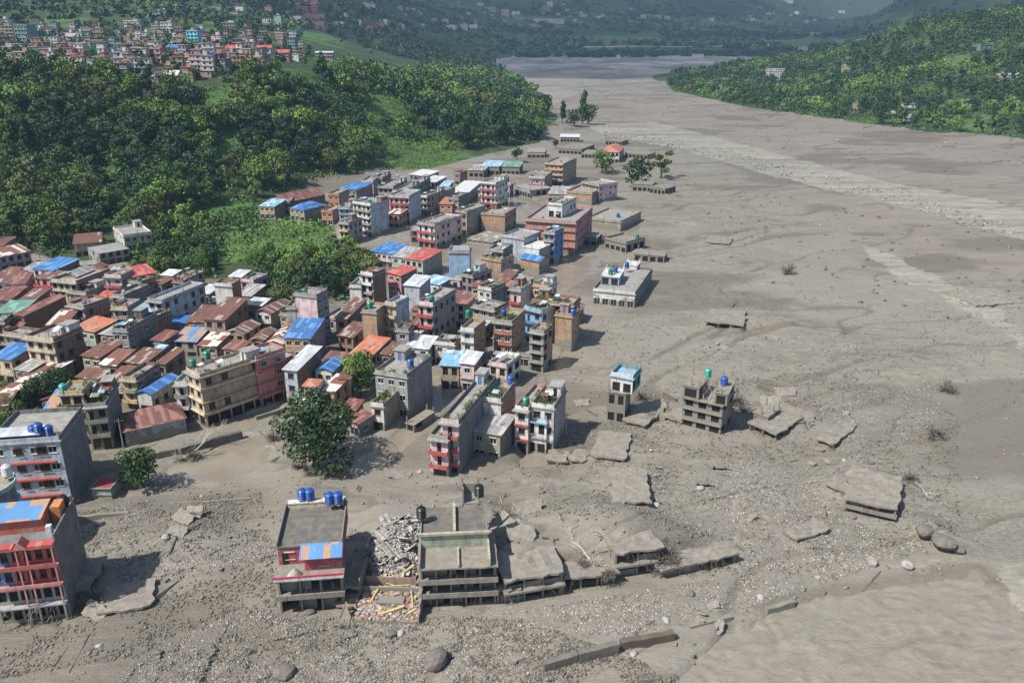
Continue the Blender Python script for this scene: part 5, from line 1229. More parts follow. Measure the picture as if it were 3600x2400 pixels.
for f in range(4):
    for k in range(6):
        c_ = (k+.5)*bw; ww = round(bw*(.62 if f > 1 else .78), 1); hh = 1.8 if f > 1 else 2.3; zb = f*fh+(.75 if f > 1 else .5)
        ops.append((c_-ww/2, c_+ww/2, zb, zb+hh)); wins.append((c_-W/2, zb, ww, hh, f))
wall_grid(b, lambda s, d, z: TF(s, d, z), W, -1.5, 2*fh, [q for q in ops if q[3] < 2*fh], g3)
wall_grid(b, lambda s, d, z: TF(s+W/3, d, z), W*2/3, 2*fh, h, [(q[0]-W/3, q[1]-W/3, q[2], q[3]) for q in ops if q[3] > 2*fh and q[0] > W/3], redm)
wall_grid(b, TF, W/3, 2*fh, h, [q for q in ops if q[3] > 2*fh and q[1] < W/3], bluem)
b.box(W/2-.01, 0, -1.5, W/2+.24, D, h+1.2, rough); b.box(-W/2, 0, -1.5, -W/2+.2, D, h, rough); b.box(-W/2, D-.2, -1.5, W/2, D, h, g3); b.build('wall', root)
for x, zb, ww, hh, f in wins: link('window', window_mesh(ww, hh, 'd' if f > 1 else 'o'), root, (x, 0, zb), 0)
for k in range(1, 5):
    b = MB(); mt = pinkm if k > 1 else g3; z = k*fh; b.box(-W/2-.1, -1.25, z-.22, W/2+.22, -.003, z, mt)
    if k > 1 and k < 4: b.box(-W/2-.1, -1.3, z, W/2+.22, -1.2, z+.55, redm if k == 3 else pinkm)
    b.build('balcony' if k < 4 else 'cornice', root)
    for x in (-.02, .12, .49):
        if k > 1: bx('pillar', root, pinkm, x*W-.11, -1.2, (k-1)*fh+.01, x*W+.11, -1.0, k*fh-.23)
        else: bx('pillar', root, g3, x*W-.14, -1.2, -1, x*W+.14, -.9, k*fh-.23)
b = MB(); e = .25; x0, x1 = -.02*W-.3, .12*W+.3; b.quad([(x0, -1.35, h), (x1, -1.35, h), ((x0+x1)/2, -1.35, h+1.2)], pinkm); b.quad([(x0, -1.35, h), ((x0+x1)/2, -1.35, h+1.2), ((x0+x1)/2, .6, h+1.2), (x0, .6, h)], redm); b.quad([((x0+x1)/2, -1.35, h+1.2), (x1, -1.35, h), (x1, .6, h), ((x0+x1)/2, .6, h+1.2)], redm); b.build('gable', root)
b = MB(); b.box(-W/2-.1, -1.3, h+.01, x0-.05, .2, h+.35, SM('red')); b.box(x1+.05, -1.3, h+.01, W/2+.2, .2, h+.35, SM('red')); b.build('canopy', root)
b = MB(); b.box(-W/2, .21, h, W/2-.02, D, h+.12, WM('dgrey')); b.build('roof', root)
b = MB(); b.box(0, 0, 0, W*.8, 5.2, .08, SM('bluestripe'), Matrix.Translation((-W/2-.2, 2.6, h+2.4))@Matrix.Rotation(.10, 4, 'X')); b.build('sheet_roof', root)
b = MB(); b.box(-W/2+.3, 3., h+.12, W*.27, 3.2, h+2.3, redm); b.box(W*.27, 3., h+.12, W*.27+.2, 7.8, h+2.5, redm); b.build('roof_room', root)
b = MB(); b.box(W*.32, 5.6, h+.12, W*.46, 8, h+2.6, surf('wall_orange', (.5,.16,.06))); b.build('stair_tower', root)
bx('roof_box', root, flatm('white_plastic', (.6,.65,.7)), W*.37, 1.2, h+.13, W*.45, 2.0, h+1.9)
rn = random.Random(77); b = MB()
for _ in range(16): strands(b, rn, (rn.uniform(-W/2, W/2), -1.2, rn.uniform(.5, 4)), 3, 1.6, cmud, r=.05)
b.build('hanging_rods', root)['kind'] = 'stuff'
MRED = Matrix.Translation(Vector((org[0], org[1], 0)))@Matrix.Rotation(rz, 4, 'Z')
for lab_, x_, y_ in (('black tank behind the roofs of the red house', -W*.02, 9.3), ('grey black tank at the corner', W*.38, 9.5)):
    t = next(t for t in THINGS if str(t.get('label', '')).startswith(lab_)); t.location = MRED@Vector((x_, y_, h+.37))
for lab_, bl_, fx, fy in (('blue tank above the faded red', 'pale house with a lush', .3, .9),):
    t = next(t for t in THINGS if str(t.get('label', '')).startswith(lab_)); A_, W_, D_, h_, l_, o_, r_ = next(q for q in BUILT if q[4].startswith(bl_))
    t.location = Matrix.Translation(Vector(o_))@Matrix.Rotation(r_, 4, 'Z')@Vector((fx*W_, fy*D_, h_+.28))
# red bands on the pale blue building; terrace of the round balcony building at the left edge
big = next(t for t in THINGS if str(t.get('label', '')).startswith('big pale blue building')); bb = [c for c in big.children if c.name.startswith('wall')][0].bound_box
Wb = bb[6][0]; red = flatm('red_band', (.42,.07,.045))
for k in range(1, 4): bx('red_band', big, red, -Wb, -.6, k*3.5-.7, Wb*.8, -.01, k*3.5-.5)
for k in range(4): link('window', window_mesh(1.7, 1.6, 'd'), big, (Wb*.45, -.17, k*3.5+1.0), 0); 
for k in range(4): link('window', window_mesh(1.2, 1.6, 'd'), big, (Wb*-.2, -.17, k*3.5+1.0), 0)
b = MB(); b.box(-Wb, 1., 14.9, Wb*.4, 5, 15., SM('silver'), None); b.build('sheet_roof', big)
c0 = gp(*Q(0, 784, -140, 1330), 13.5); root = thing('apartment_building', (c0[0], c0[1], 0), 0, 'round cornered building with a pale blue rimmed terrace cut by the left edge', 'building')
b = MB(); ps = surf('round_wall', (.24,.25,.26)); rim = surf('rim_blue', (.42,.56,.62)); RR = 4.6
b.lathe([(RR-.4, -1), (RR-.4, 13.2)], ps, 28); b.build('wall', root)
b = MB(); b.lathe([(RR, 13.2), (RR, 13.5), (RR-.3, 13.52)], surf('terrace_floor', (.33,.31,.24)), 28); b.build('roof', root)
b = MB(); b.lathe([(RR+.02, 13.3), (RR+.04, 14.1), (RR-.14, 14.12), (RR-.16, 13.54)], rim, 28); b.f.pop(); b.m.pop(); b.build('parapet', root)
for k in range(3):
    b = MB(); b.lathe([(RR+.1, k*3.4+3.0), (RR+.1, k*3.4+3.25), (RR-.39, k*3.4+3.26)], rim, 28); b.build('ledge', root)
# ------------------------------------------------------------------ small hut with a red roof, walls, embankments
def wallseg(P1, P2, h, t, label, mat, base=0., name='flood_wall', cap=False, cat='wall'):
    a = gp(*P1, h+base); b_ = gp(*P2, h+base); L = float(np.hypot(*(b_-a)[:2])); ang = math.atan2((b_-a)[1], (b_-a)[0]); rn = random.Random(int(L*10))
    b = MB(); n_ = max(2, int(L/1.5)); zt = [h+rn.uniform(-.14, .08) for _ in range(n_+1)]
    for k in range(n_):
        x0, x1 = L*k/n_, L*(k+1)/n_; dy = rn.uniform(-.03, .03)
        for q in (((x0,dy,-1.5),(x1,dy,-1.5),(x1,dy,zt[k+1]),(x0,dy,zt[k])), ((x0,dy,zt[k]),(x1,dy,zt[k+1]),(x1,t,zt[k+1]),(x0,t,zt[k])), ((x1,t,-1.5),(x0,t,-1.5),(x0,t,zt[k]),(x1,t,zt[k+1]))): b.quad(q, mat)
    b.quad([(0,0,-1.5),(0,t,-1.5),(0,t,zt[0]),(0,0,zt[0])], mat); b.quad([(L,t,-1.5),(L,0,-1.5),(L,0,zt[-1]),(L,t,zt[-1])], mat)
    o = b.build(name, None, (a[0], a[1], base), ang); return tag(o, label, cat, 'walls in the mud')
dkw = surf('wet_stone_wall', (.13,.12,.105), (.20,.185,.16), mudtop=-50); cw = WM('concrete', True)
wallseg(Q(0,784,1335,1045), Q(0,784,1640,985), 1.5, .8, 'left part of the dark flood wall beside the brown canal', dkw)
wallseg(Q(0,784,1660,980), Q(0,784,2225,825), 1.7, 1.1, 'long dark flood wall between the brown canal and the mud', dkw)
wallseg(Q(588,784,0,690), Q(588,784,300,600), .8, .5, 'broken low wall by the tall silver fronted house', cw)
wallseg(Q(0,1176,715,45), Q(0,1176,1180,-5), 1.3, .7, 'pale retaining wall beside the hut with a red roof', cw)
wallseg(Q(0,1176,1250,70), Q(0,1176,1340,-10), 1.2, .5, 'short broken wall right of the pale retaining wall', cw)
wallseg(Q(0,1176,1450,75), Q(0,1176,1500,-20), 1.2, .5, 'dark stub of wall in the mud below the small tree', dkw)
wallseg(Q(0,784,1530,1490), Q(0,784,2300,1440), .5, .4, 'long thin buried wall top running towards the big tree', cw)
wallseg(Q(1176,1176,300,1395), Q(1176,1176,610,1310), 1.6, .9, 'left piece of the dark wall in front, by the river', dkw)
wallseg(Q(1176,1176,625,1300), Q(1176,1176,985,1215), 1.9, 1.0, 'middle piece of the dark wall in front, by the river', dkw)
wallseg(Q(1176,1176,1010,1200), Q(1176,1176,1500,1110), 1.5, 1.0, 'right tapering piece of the dark wall in front, by the river', surf('wet_brick_wall', (.15,.115,.09), mudtop=-50))
wallseg(Q(1176,1176,1640,1050), Q(1176,1176,2030,955), .5, .6, 'thin buried wall top left of the river bank', cw)
wallseg(Q(1764,1176,0,895), Q(1764,1176,250,820), .8, .8, 'low bank wall where the gravel meets the river', cw)
wallseg(Q(1176,784,1385,465), Q(1176,784,1505,525), 1.0, .5, 'dark beam end left of the large mud coated ruin', dkw)
wallseg(Q(1764,784,-100,395), Q(1764,784,60,445), .8, .5, 'dark beam lying above the V shaped collapsed roof', dkw)
wallseg(Q(1764,784,80,365), Q(1764,784,240,400), .5, .4, 'small broken wall above the V shaped collapsed roof', cw)
org, rz, W, D = frame_of(Q(0,784,845,1335), Q(0,784,1012,1345), Q(0,784,1078,1248), 2.6, 0)
root = thing('hut', tuple(org), rz, 'small mint hut with a flat red roof near the small round tree', 'hut'); mn = surf('hut_mint', (.30,.36,.30), mudtop=.6)
b = MB(); b.box(-W/2, 0, -1, W/2, D, 2.5, mn); b.build('wall', root); b = MB(); b.box(-W/2-.25, -.35, 2.5, W/2+.25, D+.25, 2.72, mn); b.build('roof', root)
b = MB(); b.box(-W/2+.05, -.1, 2.722, W/2-.1, D, 2.76, flatm('red_felt', (.36,.06,.08))); b.build('roof_covering', root)
b = MB(); b.box(-W/2-.2, -.2, 1.1, W/2+.1, -.01, 1.25, mn); b.build('ledge', root)
link('window', window_mesh(1.2, .9, 'o'), root, (W*.2, -.14, .15), 0)
# ------------------------------------------------------------------ dead trees, root balls, logs
deadtree(*Q(0,784,1690,1080), 7, (.8, .9), 'bleached uprooted tree with tangled roots beside the dark flood wall', 4, .28)
deadtree(*Q(1176,1176,740,470), 5.5, (-.8, .75), 'white dead trunk left of the two lying on the ruined row', 6, .22, 2.3)
deadtree(*Q(1176,1176,985,410), 4.5, (-.55, .85), 'white dead trunk right of the two lying on the ruined row', 7, .18, 2.5)
deadtree(*Q(1764,784,1470,1440), 3.5, (.1, .9), 'splintered white tree lying flat far right beside the two storey wreck', 9, .16)
deadtree(*Q(1176,1176,40,60), 3.5, (.3, -.9), 'pale splintered timber in the gap right of the ruined row', 12, .2, 2.2)
def rootball(px, py, r, label, seed, z=1., name='root_ball', cat='root ball', col=None):
    g = gp(px, py, z); rn = random.Random(seed); root = thing(name, tuple(g), 0, label, cat); m = col or flatm('muddy_roots', (.15,.13,.11), .9)
    for nm, k in (('roots', 46), ('root_core', 14)):
        b = MB()
        for _ in range(k):
            d = Vector((rn.uniform(-1, 1), rn.uniform(-1, .6), rn.uniform(-.7, 1))).normalized(); branches(b, rn, Vector((0, 0, 0))+d*r*.15, d, r*(.8 if nm == 'roots' else .4), r*.05 if nm == 'roots' else r*.12, m, 1 if nm == 'roots' else 0)
        b.build(nm, root)
rootball(*Q(1176,1176,1400,450), 2.6, 'big tangled root ball in front of the ruined row', 3, 1.8)
rootball(*Q(0,1176,860,820), 2.0, 'tangle of roots hanging at the corner of the torn slab by the red house', 5, 1.2)
rootball(*Q(588,1176,2260,60), 2.2, 'heap of tangled roots and planks right of the ruin with pale beams', 8, 3.0)
rootball(*Q(588,784,400,1160), 1.6, 'muddy roots at the foot of the big tree', 9, .5)
tg = flatm('grey_timber', (.20,.18,.155), .9)
for (ox, oy), x, y, r, lab in (((1176,784),2040,560,2.6,'tangle of timber and rods heaped against the right side of the large ruin'),((1176,784),2120,640,2.0,'lower tangle of splintered wood between the large ruin and the V shaped roof'),((1176,784),1270,710,1.5,'tangle of sticks at the end of the slab beside the lone tower'),((1176,784),1180,500,1.6,'debris caught behind the lone tower'),
 ((1764,784),250,640,1.6,'splintered beams on the V shaped collapsed roof'),((1764,784),1300,1260,1.6,'dark tangle at the right corner of the two storey wreck'),((1764,784),620,900,1.2,'sticks round the small roof corner in the rubble on the right'),((588,784),160,880,1.5,'tangled wood on the bank left of the big tree'),
 ((1176,1176),120,570,1.6,'roots hanging over the left part of the ruined row'),((1176,1176),650,480,1.3,'pale roots between the two slabs of the ruined row'),((1176,1176),880,560,1.2,'rags and sticks in front of the ruined row, middle'),((1176,1176),1330,270,1.6,'dark brush on the slab above the root ball'),
 ((0,1176),620,700,1.8,'hanging debris under the torn floor slab by the red house'),((0,784),1780,1050,1.5,'pale root tangle at the foot of the flood wall'),((1764,392),180,930,3.,'dark brush heap on the mud plain, upper one'),((1764,784),1650,440,2.2,'dark brush heap at the right end of the rubble field'),((1764,784),1540,860,2.2,'brush and stones at the river bend on the right')):
    rootball(*Q(ox, oy, x, y), r, lab, int(x), .6 if ox != 1176 or oy != 1176 else 2.4, 'timber_tangle', 'timber tangle', tg)
for (ox, oy), x, y, s, ti, lab in (((1176,784),1180,760,2.2,.3,'broken slab edge below the lone tower'),((1176,784),640,560,1.8,.25,'small broken slab above the square buried roof'),((1176,784),1330,640,2.,.7,'upright broken slab right of the lone tower'),((1764,784),150,480,2.6,.2,'flat broken slab above the V shaped collapsed roof'),
 ((1764,784),20,600,2.4,.45,'tilted slab on the left wing of the V shaped roof'),((1764,784),350,760,1.6,.9,'thin slab standing on edge in the rubble on the right'),((1764,784),820,1330,2.2,.3,'cracked slab behind the two storey wreck on the right'),((1176,784),1900,1180,1.8,.3,'cracked slab in the middle rubble field, upper'),
 ((1176,784),1750,1330,1.6,.5,'cracked slab in the middle rubble field, lower'),((1176,1176),150,150,2.6,.5,'long tilted slab at the left start of the ruined row'),((1176,1176),-60,330,2.8,.55,'big tilted slab right of the ruin with pale beams'),((1176,1176),80,420,2.4,.35,'cracked slab lying on the ruined row, left'),
 ((0,1176),1700,120,1.8,.4,'dark slab in the rubble right of the hut with a red roof'),((0,1176),1800,60,1.7,.6,'upper dark slab in the rubble right of the hut'),((0,1176),1640,240,1.6,.5,'lower dark slab in the rubble below the small tree'),((0,1176),880,960,1.8,.6,'muddy slab tipped below the torn floor by the red house'),
 ((588,784),1330,1250,2.,.15,'muddy slab on the mud between the big tree and the long grey wall'),((1176,392),1150,760,2.2,.2,'broken slab behind the broad white flat roof'),((1176,784),1950,60,1.4,.3,'slab chip on the upper mud plain')):
    g = gp(*Q(ox, oy, x, y), 0); q = random.Random(x+y); b = MB(); blob_slab(b, -s, -s*.7, s, s*.7, -.16, .14, mm, q, 6, 5, .06, s*.14); sl_ = b.build('broken_slab', None, (g[0], g[1], T1(g[0], g[1])+s*math.sin(ti)*.5+.15))
    sl_.rotation_euler = (ti*q.choice((1, 1, -.6)), q.uniform(-.25, .25), q.uniform(-.9, .3)); tag(sl_, lab, 'concrete slab', 'broken slabs on the mud')
rr_ = random.Random(91)
for k in range(34):
    px, py, where = rr_.choice(((1560,1060,'in the middle rubble field'),(1850,1040,'in the right rubble field'),(1900,960,'in the right rubble field'),(1480,1180,'on the mud above the ruined row'),(1330,1230,'on the mud above the ruined row'),(440,1230,'in the rubble right of the mint hut'),(360,1300,'in the rubble right of the mint hut'),(1700,1200,'in the middle rubble field'),(850,1160,'on the mud below the huge round tree'),(1750,960,'beside the V shaped collapsed roof'),(1500,960,'beside the lone tower'),(1650,1420,'by the dark front wall'),(1250,1500,'by the dark front wall')))
    px += rr_.uniform(-70, 70); py += rr_.uniform(-28, 28); s = rr_.uniform(.5, 1.3); g = gp(px, py, 0); b = MB(); blob_slab(b, -s, -s*.6, s, s*.6, -.12, .12, mm, rr_, 4, 4, .05, s*.2)
    o = b.build('slab_fragment', None, (g[0], g[1], T1(g[0], g[1])+.2)); o.rotation_euler = (rr_.uniform(-.2, .9), rr_.uniform(-.4, .4), rr_.random()*6); tag(o, 'muddy slab fragment '+where, 'slab fragment', 'slab fragments in the mud')
LOGS = [((0,1176),(1330,880),(1650,660),.16,'long slanting log by the pebble strewn slab'),((0,1176),(1400,860),(1560,730),.12,'shorter log under the long slanting one'),((0,1176),(830,1010),(500,1440),.15,'long thin trunk running down to the lower left corner'),
 ((0,1176),(830,1160),(640,1500),.12,'curved trunk beside the long thin one at lower left'),((0,784),(1780,1300),(2080,1225),.13,'thin pole floating below the dark flood wall'),((0,784),(1940,1205),(2140,1140),.12,'short pole floating below the dark flood wall'),
 ((0,784),(1960,1200),(2160,1180),.1,'little stick beside the short pole below the flood wall'),((588,1176),(2080,1170),(2190,1210),.08,'thin stick lying on the mud in front of the ruin with pale beams'),((1764,1176),(870,720),(1030,550),.16,'forked trunk lying on the river bank'),
 ((1764,784),(270,640),(330,740),.14,'post leaning over the V shaped collapsed roof'),((1176,784),(1030,1400),(1150,1340),.1,'small branch on the roof of the buried house with a wide opening'),((1176,392),(2020,1260),(2060,1170),.18,'post leaning on the broken slab in the mud plain'),
 ((588,784),(30,830),(170,940),.15,'rough log left of the big tree'),((588,784),(140,1110),(220,1060),.14,'dark log below left of the big tree'),((1176,784),(1900,1240),(2020,1255),.15,'short dark timber in the middle of the rubble field'),((1176,784),(1480,1190),(1560,1220),.1,'pale plank on the mud between the ruins'),
 ((1176,784),(680,620),(780,690),.2,'white painted metal sheet scrap left of the lone tower'),((1764,392),(1730,1090),(1910,1230),.1,'thin pole along the buried roof on the right mud plain'),((0,1176),(1650,50),(1900,0),.14,'muddy trunk upright at the rubble below the small tree'),((0,1176),(1700,250),(1850,140),.16,'thick log across the rubble below the small tree'),
 ((0,1176),(1560,420),(1640,250),.16,'log standing in the gravel below the small tree'),((588,392),(1980,100),(2080,20),.2,'long pole floating at the top of the flooded field'),((1764,0),(870,1180),(960,1160),.25,'driftwood under the far right bank trees'),((1764,0),(1600,1350),(1730,1355),.3,'long log lying far out on the right bank'),
 ((1764,0),(2220,1310),(2240,1300),.3,'stick near the far right edge'),((1764,0),(0,1085),(50,1065),.3,'dark trunk under the right bank trees'),((1764,0),(2060,1495),(2230,1480),.3,'pale log at the far right above the stony strip')]
for (ox, oy), a, b2, r, lab in LOGS:
    p1 = gp(*Q(ox, oy, *a), 0); p2 = gp(*Q(ox, oy, *b2), 0); zz = [T1(p[0], p[1])+r*.7 for p in (p1, p2)]
    if 'upright' in lab or 'post' in lab: zz[1] += 2.0; p2 = gp(*Q(ox, oy, *b2), zz[1])
    p1[2], p2[2] = zz; log(p1, p2, r, lab)
# ------------------------------------------------------------------ boulders and gravel
def rockmesh(name, rng, mat, sub=2):
    import bmesh
    bm = bmesh.new(); bmesh.ops.create_icosphere(bm, subdivisions=sub, radius=1); a = rng.normal(size=(7, 3))
    for v in bm.verts:
        s = 1.
        for d in a: s -= .22*max(0, v.co.dot(Vector(d).normalized())-.45)
        v.co *= s*(1+rng.uniform(-.05, .05)); v.co.z *= .7
    me = bpy.data.meshes.new(name); bm.to_mesh(me); bm.free(); me.materials.append(mat); return me
rng = np.random.default_rng(5); rkm = [rockmesh('boulder', rng, surf('stone_%d' % k, c, mudtop=-50, scale=1.5)) for k, c in enumerate(((.33,.31,.28),(.19,.172,.15),(.42,.40,.37),(.2,.18,.155)))]
BL = [((1764,1176),1440,170,2.1,1,'broad mud covered boulder above the dark one on the right'),((1764,1176),1610,265,2.6,1,'big dark boulder on the right by the river bend'),((1764,1176),1755,340,1.3,1,'small dark boulder right of the big one'),((1764,1176),960,455,1.5,0,'pale grey boulder in the stony strip'),((1764,1176),1275,470,1.4,2,'whitish boulder at the right end of the stony strip'),
 ((1764,1176),460,600,.7,0,'round pebble like boulder in the stony strip'),((588,1176),250,1470,1.9,1,'muddy round boulder at the bottom below the grey ruin'),((588,1176),1650,1350,2.5,1,'large flat mud covered boulder at the bottom middle'),((588,1176),1240,1110,1.1,1,'muddy boulder below the collapsed house'),((588,1176),1325,1100,.8,2,'white stone below the collapsed house'),
 ((588,1176),490,915,1.0,1,'brown boulder below the muddy grey building'),((0,1176),1525,225,.9,2,'white squarish stone below the small tree'),((0,1176),430,800,.9,0,'rounded stone hanging below the red house'),((0,1176),905,1225,.6,2,'white stone on the smooth mud at lower left'),((0,1176),1450,1280,.9,1,'dark stone in the lower left gravel'),
 ((1176,784),1325,1490,.9,2,'white stone beside the wide black opening'),((1176,784),1280,995,.5,2,'small white stone right of the square slab'),((1176,784),1735,1340,1.0,2,'tilted white stone in the middle rubble field'),((1176,1176),1120,1290,.8,2,'stone in the gap of the dark front wall'),((1176,1176),1420,990,.8,2,'pale stone below the root ball'),
 ((1176,1176),1640,740,.9,1,'dark stone in the gravel right of the root ball'),((1764,1176),-60,780,.9,2,'white stone left of the river bank tip'),((588,784),1500,1190,.9,2,'flat white stone alone on the mud right of the big tree'),((0,784),1855,1420,.6,2,'little white stone below the uprooted tree'),((0,784),710,1460,.6,0,'grey stone below the mint hut'),
 ((1176,784),1890,20,.9,0,'pair like grey stone on the upper mud plain'),((1764,392),480,500,.9,2,'pale stone far out on the mud plain'),((1764,0),640,1285,2.0,2,'white rock far away on the right bank'),((1764,0),1630,1310,1.3,2,'white rock near the far right edge'),((1764,784),700,1090,.7,2,'small pale stone in the right rubble'),((1764,784),950,1110,.9,1,'dark rock in the right rubble')]
for (ox, oy), x, y, s, k, lab in BL:
    g = gp(*Q(ox, oy, x, y), 0); z = T1(g[0], g[1]); g = gp(*Q(ox, oy, x, y), z+s*.25); o = link('boulder', rkm[k], None, (g[0], g[1], z+s*.22)); q = random.Random(x); o.scale = (s*q.uniform(.85, 1.1), s*q.uniform(.65, .85), s*q.uniform(.6, .9)); o.rotation_euler = (0, 0, q.random()*6); tag(o, lab, 'boulder', 'boulders on the mud')
def gravel(name, label, polys, nn, smin, smax, mats, seed, lim=None):
    rng = np.random.default_rng(seed); base = np.array([(1,0,0),(0,1,0),(-1,0,0),(0,-1,0),(0,0,.8),(0,0,-.6)], float); tri = np.array([(0,1,4),(1,2,4),(2,3,4),(3,0,4),(1,0,5),(2,1,5),(3,2,5),(0,3,5)])
    P_ = []
    for poly, k in zip(polys, nn):
        xs = [p[0] for p in poly]; ys = [p[1] for p in poly]; got = 0
        while got < k:
            x = rng.uniform(min(xs), max(xs), k*2); y = rng.uniform(max(min(ys), 80), max(ys), k*2); mk = inpoly(x, y, poly) & (vn(x/3.5, y/3., seed)+.5*vn(x/13., y/11., seed+3) > rng.random(k*2)*.5+.42)
            x = x[mk][:k-got]; y = y[mk][:k-got]; P_.append(np.stack([x, y], 1)); got += len(x)
            if len(x) == 0: break
    P_ = np.concatenate(P_); n_ = len(P_); z = terrain(P_[:, 0], P_[:, 1]); s = smin+(smax-smin)*rng.random(n_)**4; th = rng.random(n_)*6.28
    v = base[None]*(.7+.6*rng.random((n_, 6, 1)))*s[:, None, None]; v[:, :, 1] *= .75; v[:, :, 2] *= .75
    c_, s_ = np.cos(th)[:, None], np.sin(th)[:, None]; X = v[:, :, 0]*c_-v[:, :, 1]*s_+P_[:, :1]; Y = v[:, :, 0]*s_+v[:, :, 1]*c_+P_[:, 1:]; Z = v[:, :, 2]+(z+s*.12)[:, None]
    V = np.stack([X, Y, Z], 2).reshape(-1, 3); F = (np.arange(n_)[:, None, None]*6+tri[None]).reshape(-1, 3); mi = np.repeat(rng.integers(0, len(mats), n_), 8)
    o = link(name, npmesh(name, V, F, mats, mi)); return tag(o, label, 'gravel', kind='stuff')
gmats = [surf('pebble_%d' % k, c, mudtop=-50, scale=2) for k, c in enumerate(((.50,.48,.44),(.30,.28,.25),(.20,.185,.16),(.24,.22,.19),(.27,.25,.215)))]
gravel('gravel', 'grey gravel and cobbles strewn over the foreground mud', RUB, [60000, 5000, 18000, 8000, 4000], .035, .30, gmats, 3)
gravel('stones', 'scattered stones on the wider mud', [PP([(-300,1700),(-300,1150),(600,1100),(1000,1100),(1400,700),(2352,700),(2700,1300),(1700,1700)])], [12000], .06, .55, gmats[1:], 4)
strip = PP([(1370,300),(1500,318),(1700,355),(1900,405),(2100,446),(2230,492),(2352,522),(2352,556),(2225,526),(2085,474),(1885,430),(1685,373),(1500,333),(1380,314)])
gravel('river_stones', 'line of pale boulders along the edge of the far river channel', [strip, PP([(1180,235),(1500,190),(1560,215),(1250,255)])], [2600, 900], .2, 1.3, [surf('rs_%d' % k, c, mudtop=-50, scale=1.) for k, c in enumerate(((.46,.43,.38),(.34,.32,.28),(.22,.2,.17)))], 6)
gravel('mud_lumps', 'lumps of mud and driftwood scattered on the far mud flat', [PP([(1350,290),(1540,215),(1750,255),(2352,335),(2352,520),(1700,355)]), PP([(1560,400),(2352,560),(2352,800),(1700,640)])], [700, 500], .2, 1.3, [gmats[2], surf('clod', (.14,.125,.105), mudtop=-50), gmats[3]], 8)
gravel('mud_clods', 'dark clods and crumbs of mud round the buried houses', [PP([(1180,1230),(1300,1000),(1500,880),(2000,850),(2200,950),(2200,1250),(1750,1340),(1500,1250)]), PP([(150,1180),(600,1120),(640,1400),(300,1520),(0,1560),(0,1450)]), PP([(600,1420),(1200,1420),(1600,1568),(300,1568)]), PP([(1150,650),(2352,700),(2352,900),(1500,900)])], [34000, 14000, 26000, 5000], .05, .36, [surf('clod_a', (.19,.172,.14), mudtop=-50, scale=1.5), surf('clod_b', (.12,.108,.088), mudtop=-50, scale=1.5), surf('clod_c', (.26,.24,.20), mudtop=-50, scale=1.5)], 14)
# planks and splinters near the ruins
rn = random.Random(31)
for k in range(46):
    px, py = rn.choice([(1180,1180),(1240,1300),(800,1240),(430,1230),(330,1270),(1500,950),(1700,960),(1800,1080),(1900,1180),(1330,1010),(650,1020),(1620,620),(1250,1280),(150,1370),(1460,1110),(2020,1150),(1430,1290)]); px += rn.uniform(-60, 60); py += rn.uniform(-25, 25)
    g = gp(px, py, 0); z = T1(g[0], g[1]); a = rn.random()*6.28; L = rn.uniform(.5, 2.2); p1 = (g[0], g[1], z+.12); p2 = (g[0]+math.cos(a)*L, g[1]+math.sin(a)*L, T1(g[0]+math.cos(a)*L, g[1]+math.sin(a)*L)+.15+rn.uniform(0, .5))
    log(p1, p2, rn.uniform(.05, .11), 'broken plank or branch stuck in the mud among the ruins', flatm('wet_wood', (.15,.125,.10), .8) if rn.random() < .6 else flatm('bleached_wood', (.5,.46,.4), .8), 'plank', 'plank', 'broken planks in the mud', rn.random() < .5)
# ------------------------------------------------------------------ trees
rng = np.random.default_rng(11)
def tree_meshes(kind, tone, seed, nq):
    r = np.random.default_rng(seed); Vs = []; Fs = []; k = 0; tb = MB(); bk = bark(); pr = random.Random(seed)
    if kind == 'broad': H = 1.; lobes = [((math.cos(a)*.26*f, math.sin(a)*.26*f, .50+.17*g), (.23, .23, .17)) for a, f, g in [(i*1.05+r.random(), .9+.3*r.random(), r.random()) for i in range(6)]]+[((0, 0, .78), (.24, .24, .18))]
    elif kind == 'tall': lobes = [((r.uniform(-.1, .1), r.uniform(-.1, .1), .32+.12*i), (.20-.018*i, .20-.018*i, .12)) for i in range(6)]
    elif kind == 'round': lobes = [((r.uniform(-.16, .16), r.uniform(-.16, .16), .45+.3*r.random()), (.26, .26, .22)) for i in range(6)]
    elif kind == 'full': lobes = [((math.cos(i*2.4)*(.10+.2*r.random()), math.sin(i*2.4)*(.10+.2*r.random()), .26+.055*i+.05*r.random()), (.19, .19, .15)) for i in range(10)]+[((0, 0, .8), (.17, .17, .14))]
    elif kind == 'open': lobes = [((math.cos(i*2.4)*(.12+.2*r.random()), math.sin(i*2.4)*(.12+.2*r.random()), .38+.09*i), (.14, .14, .09)) for i in range(7)]
    else: lobes = [((r.uniform(-.3, .3), r.uniform(-.3, .3), .25+.35*r.random()), (.3, .3, .28)) for i in range(5)]
    for c, rad in lobes:
        n_ = max(6, int(nq/len(lobes))); V, F = leafquads(r, n_, c, rad, .052*(400/nq)**.42); Vs.append(V); Fs.append(F+k); k += len(V)
        tb.tube((0, 0, c[2]*.45), (c[0]*.8, c[1]*.8, c[2]), .014, .006, bk, 4)
    tb.tube((0, 0, -.06), (pr.uniform(-.02, .02), 0, .35), .032, .022, bk, 6); tb.tube((0, 0, .35), (0, 0, .7), .022, .01, bk, 5)
    return npmesh('crown', np.concatenate(Vs), np.concatenate(Fs), [LM(tone)]), tb.mesh('trunk')
TM = {}
def tmesh(kind, tone, v=0, nq=420):
    k = (kind, tone, v, nq)
    if k not in TM: TM[k] = tree_meshes(kind, tone, hash((kind, v)) % 1000 if False else sum(map(ord, kind))*7+v*13, nq)
    return TM[k]
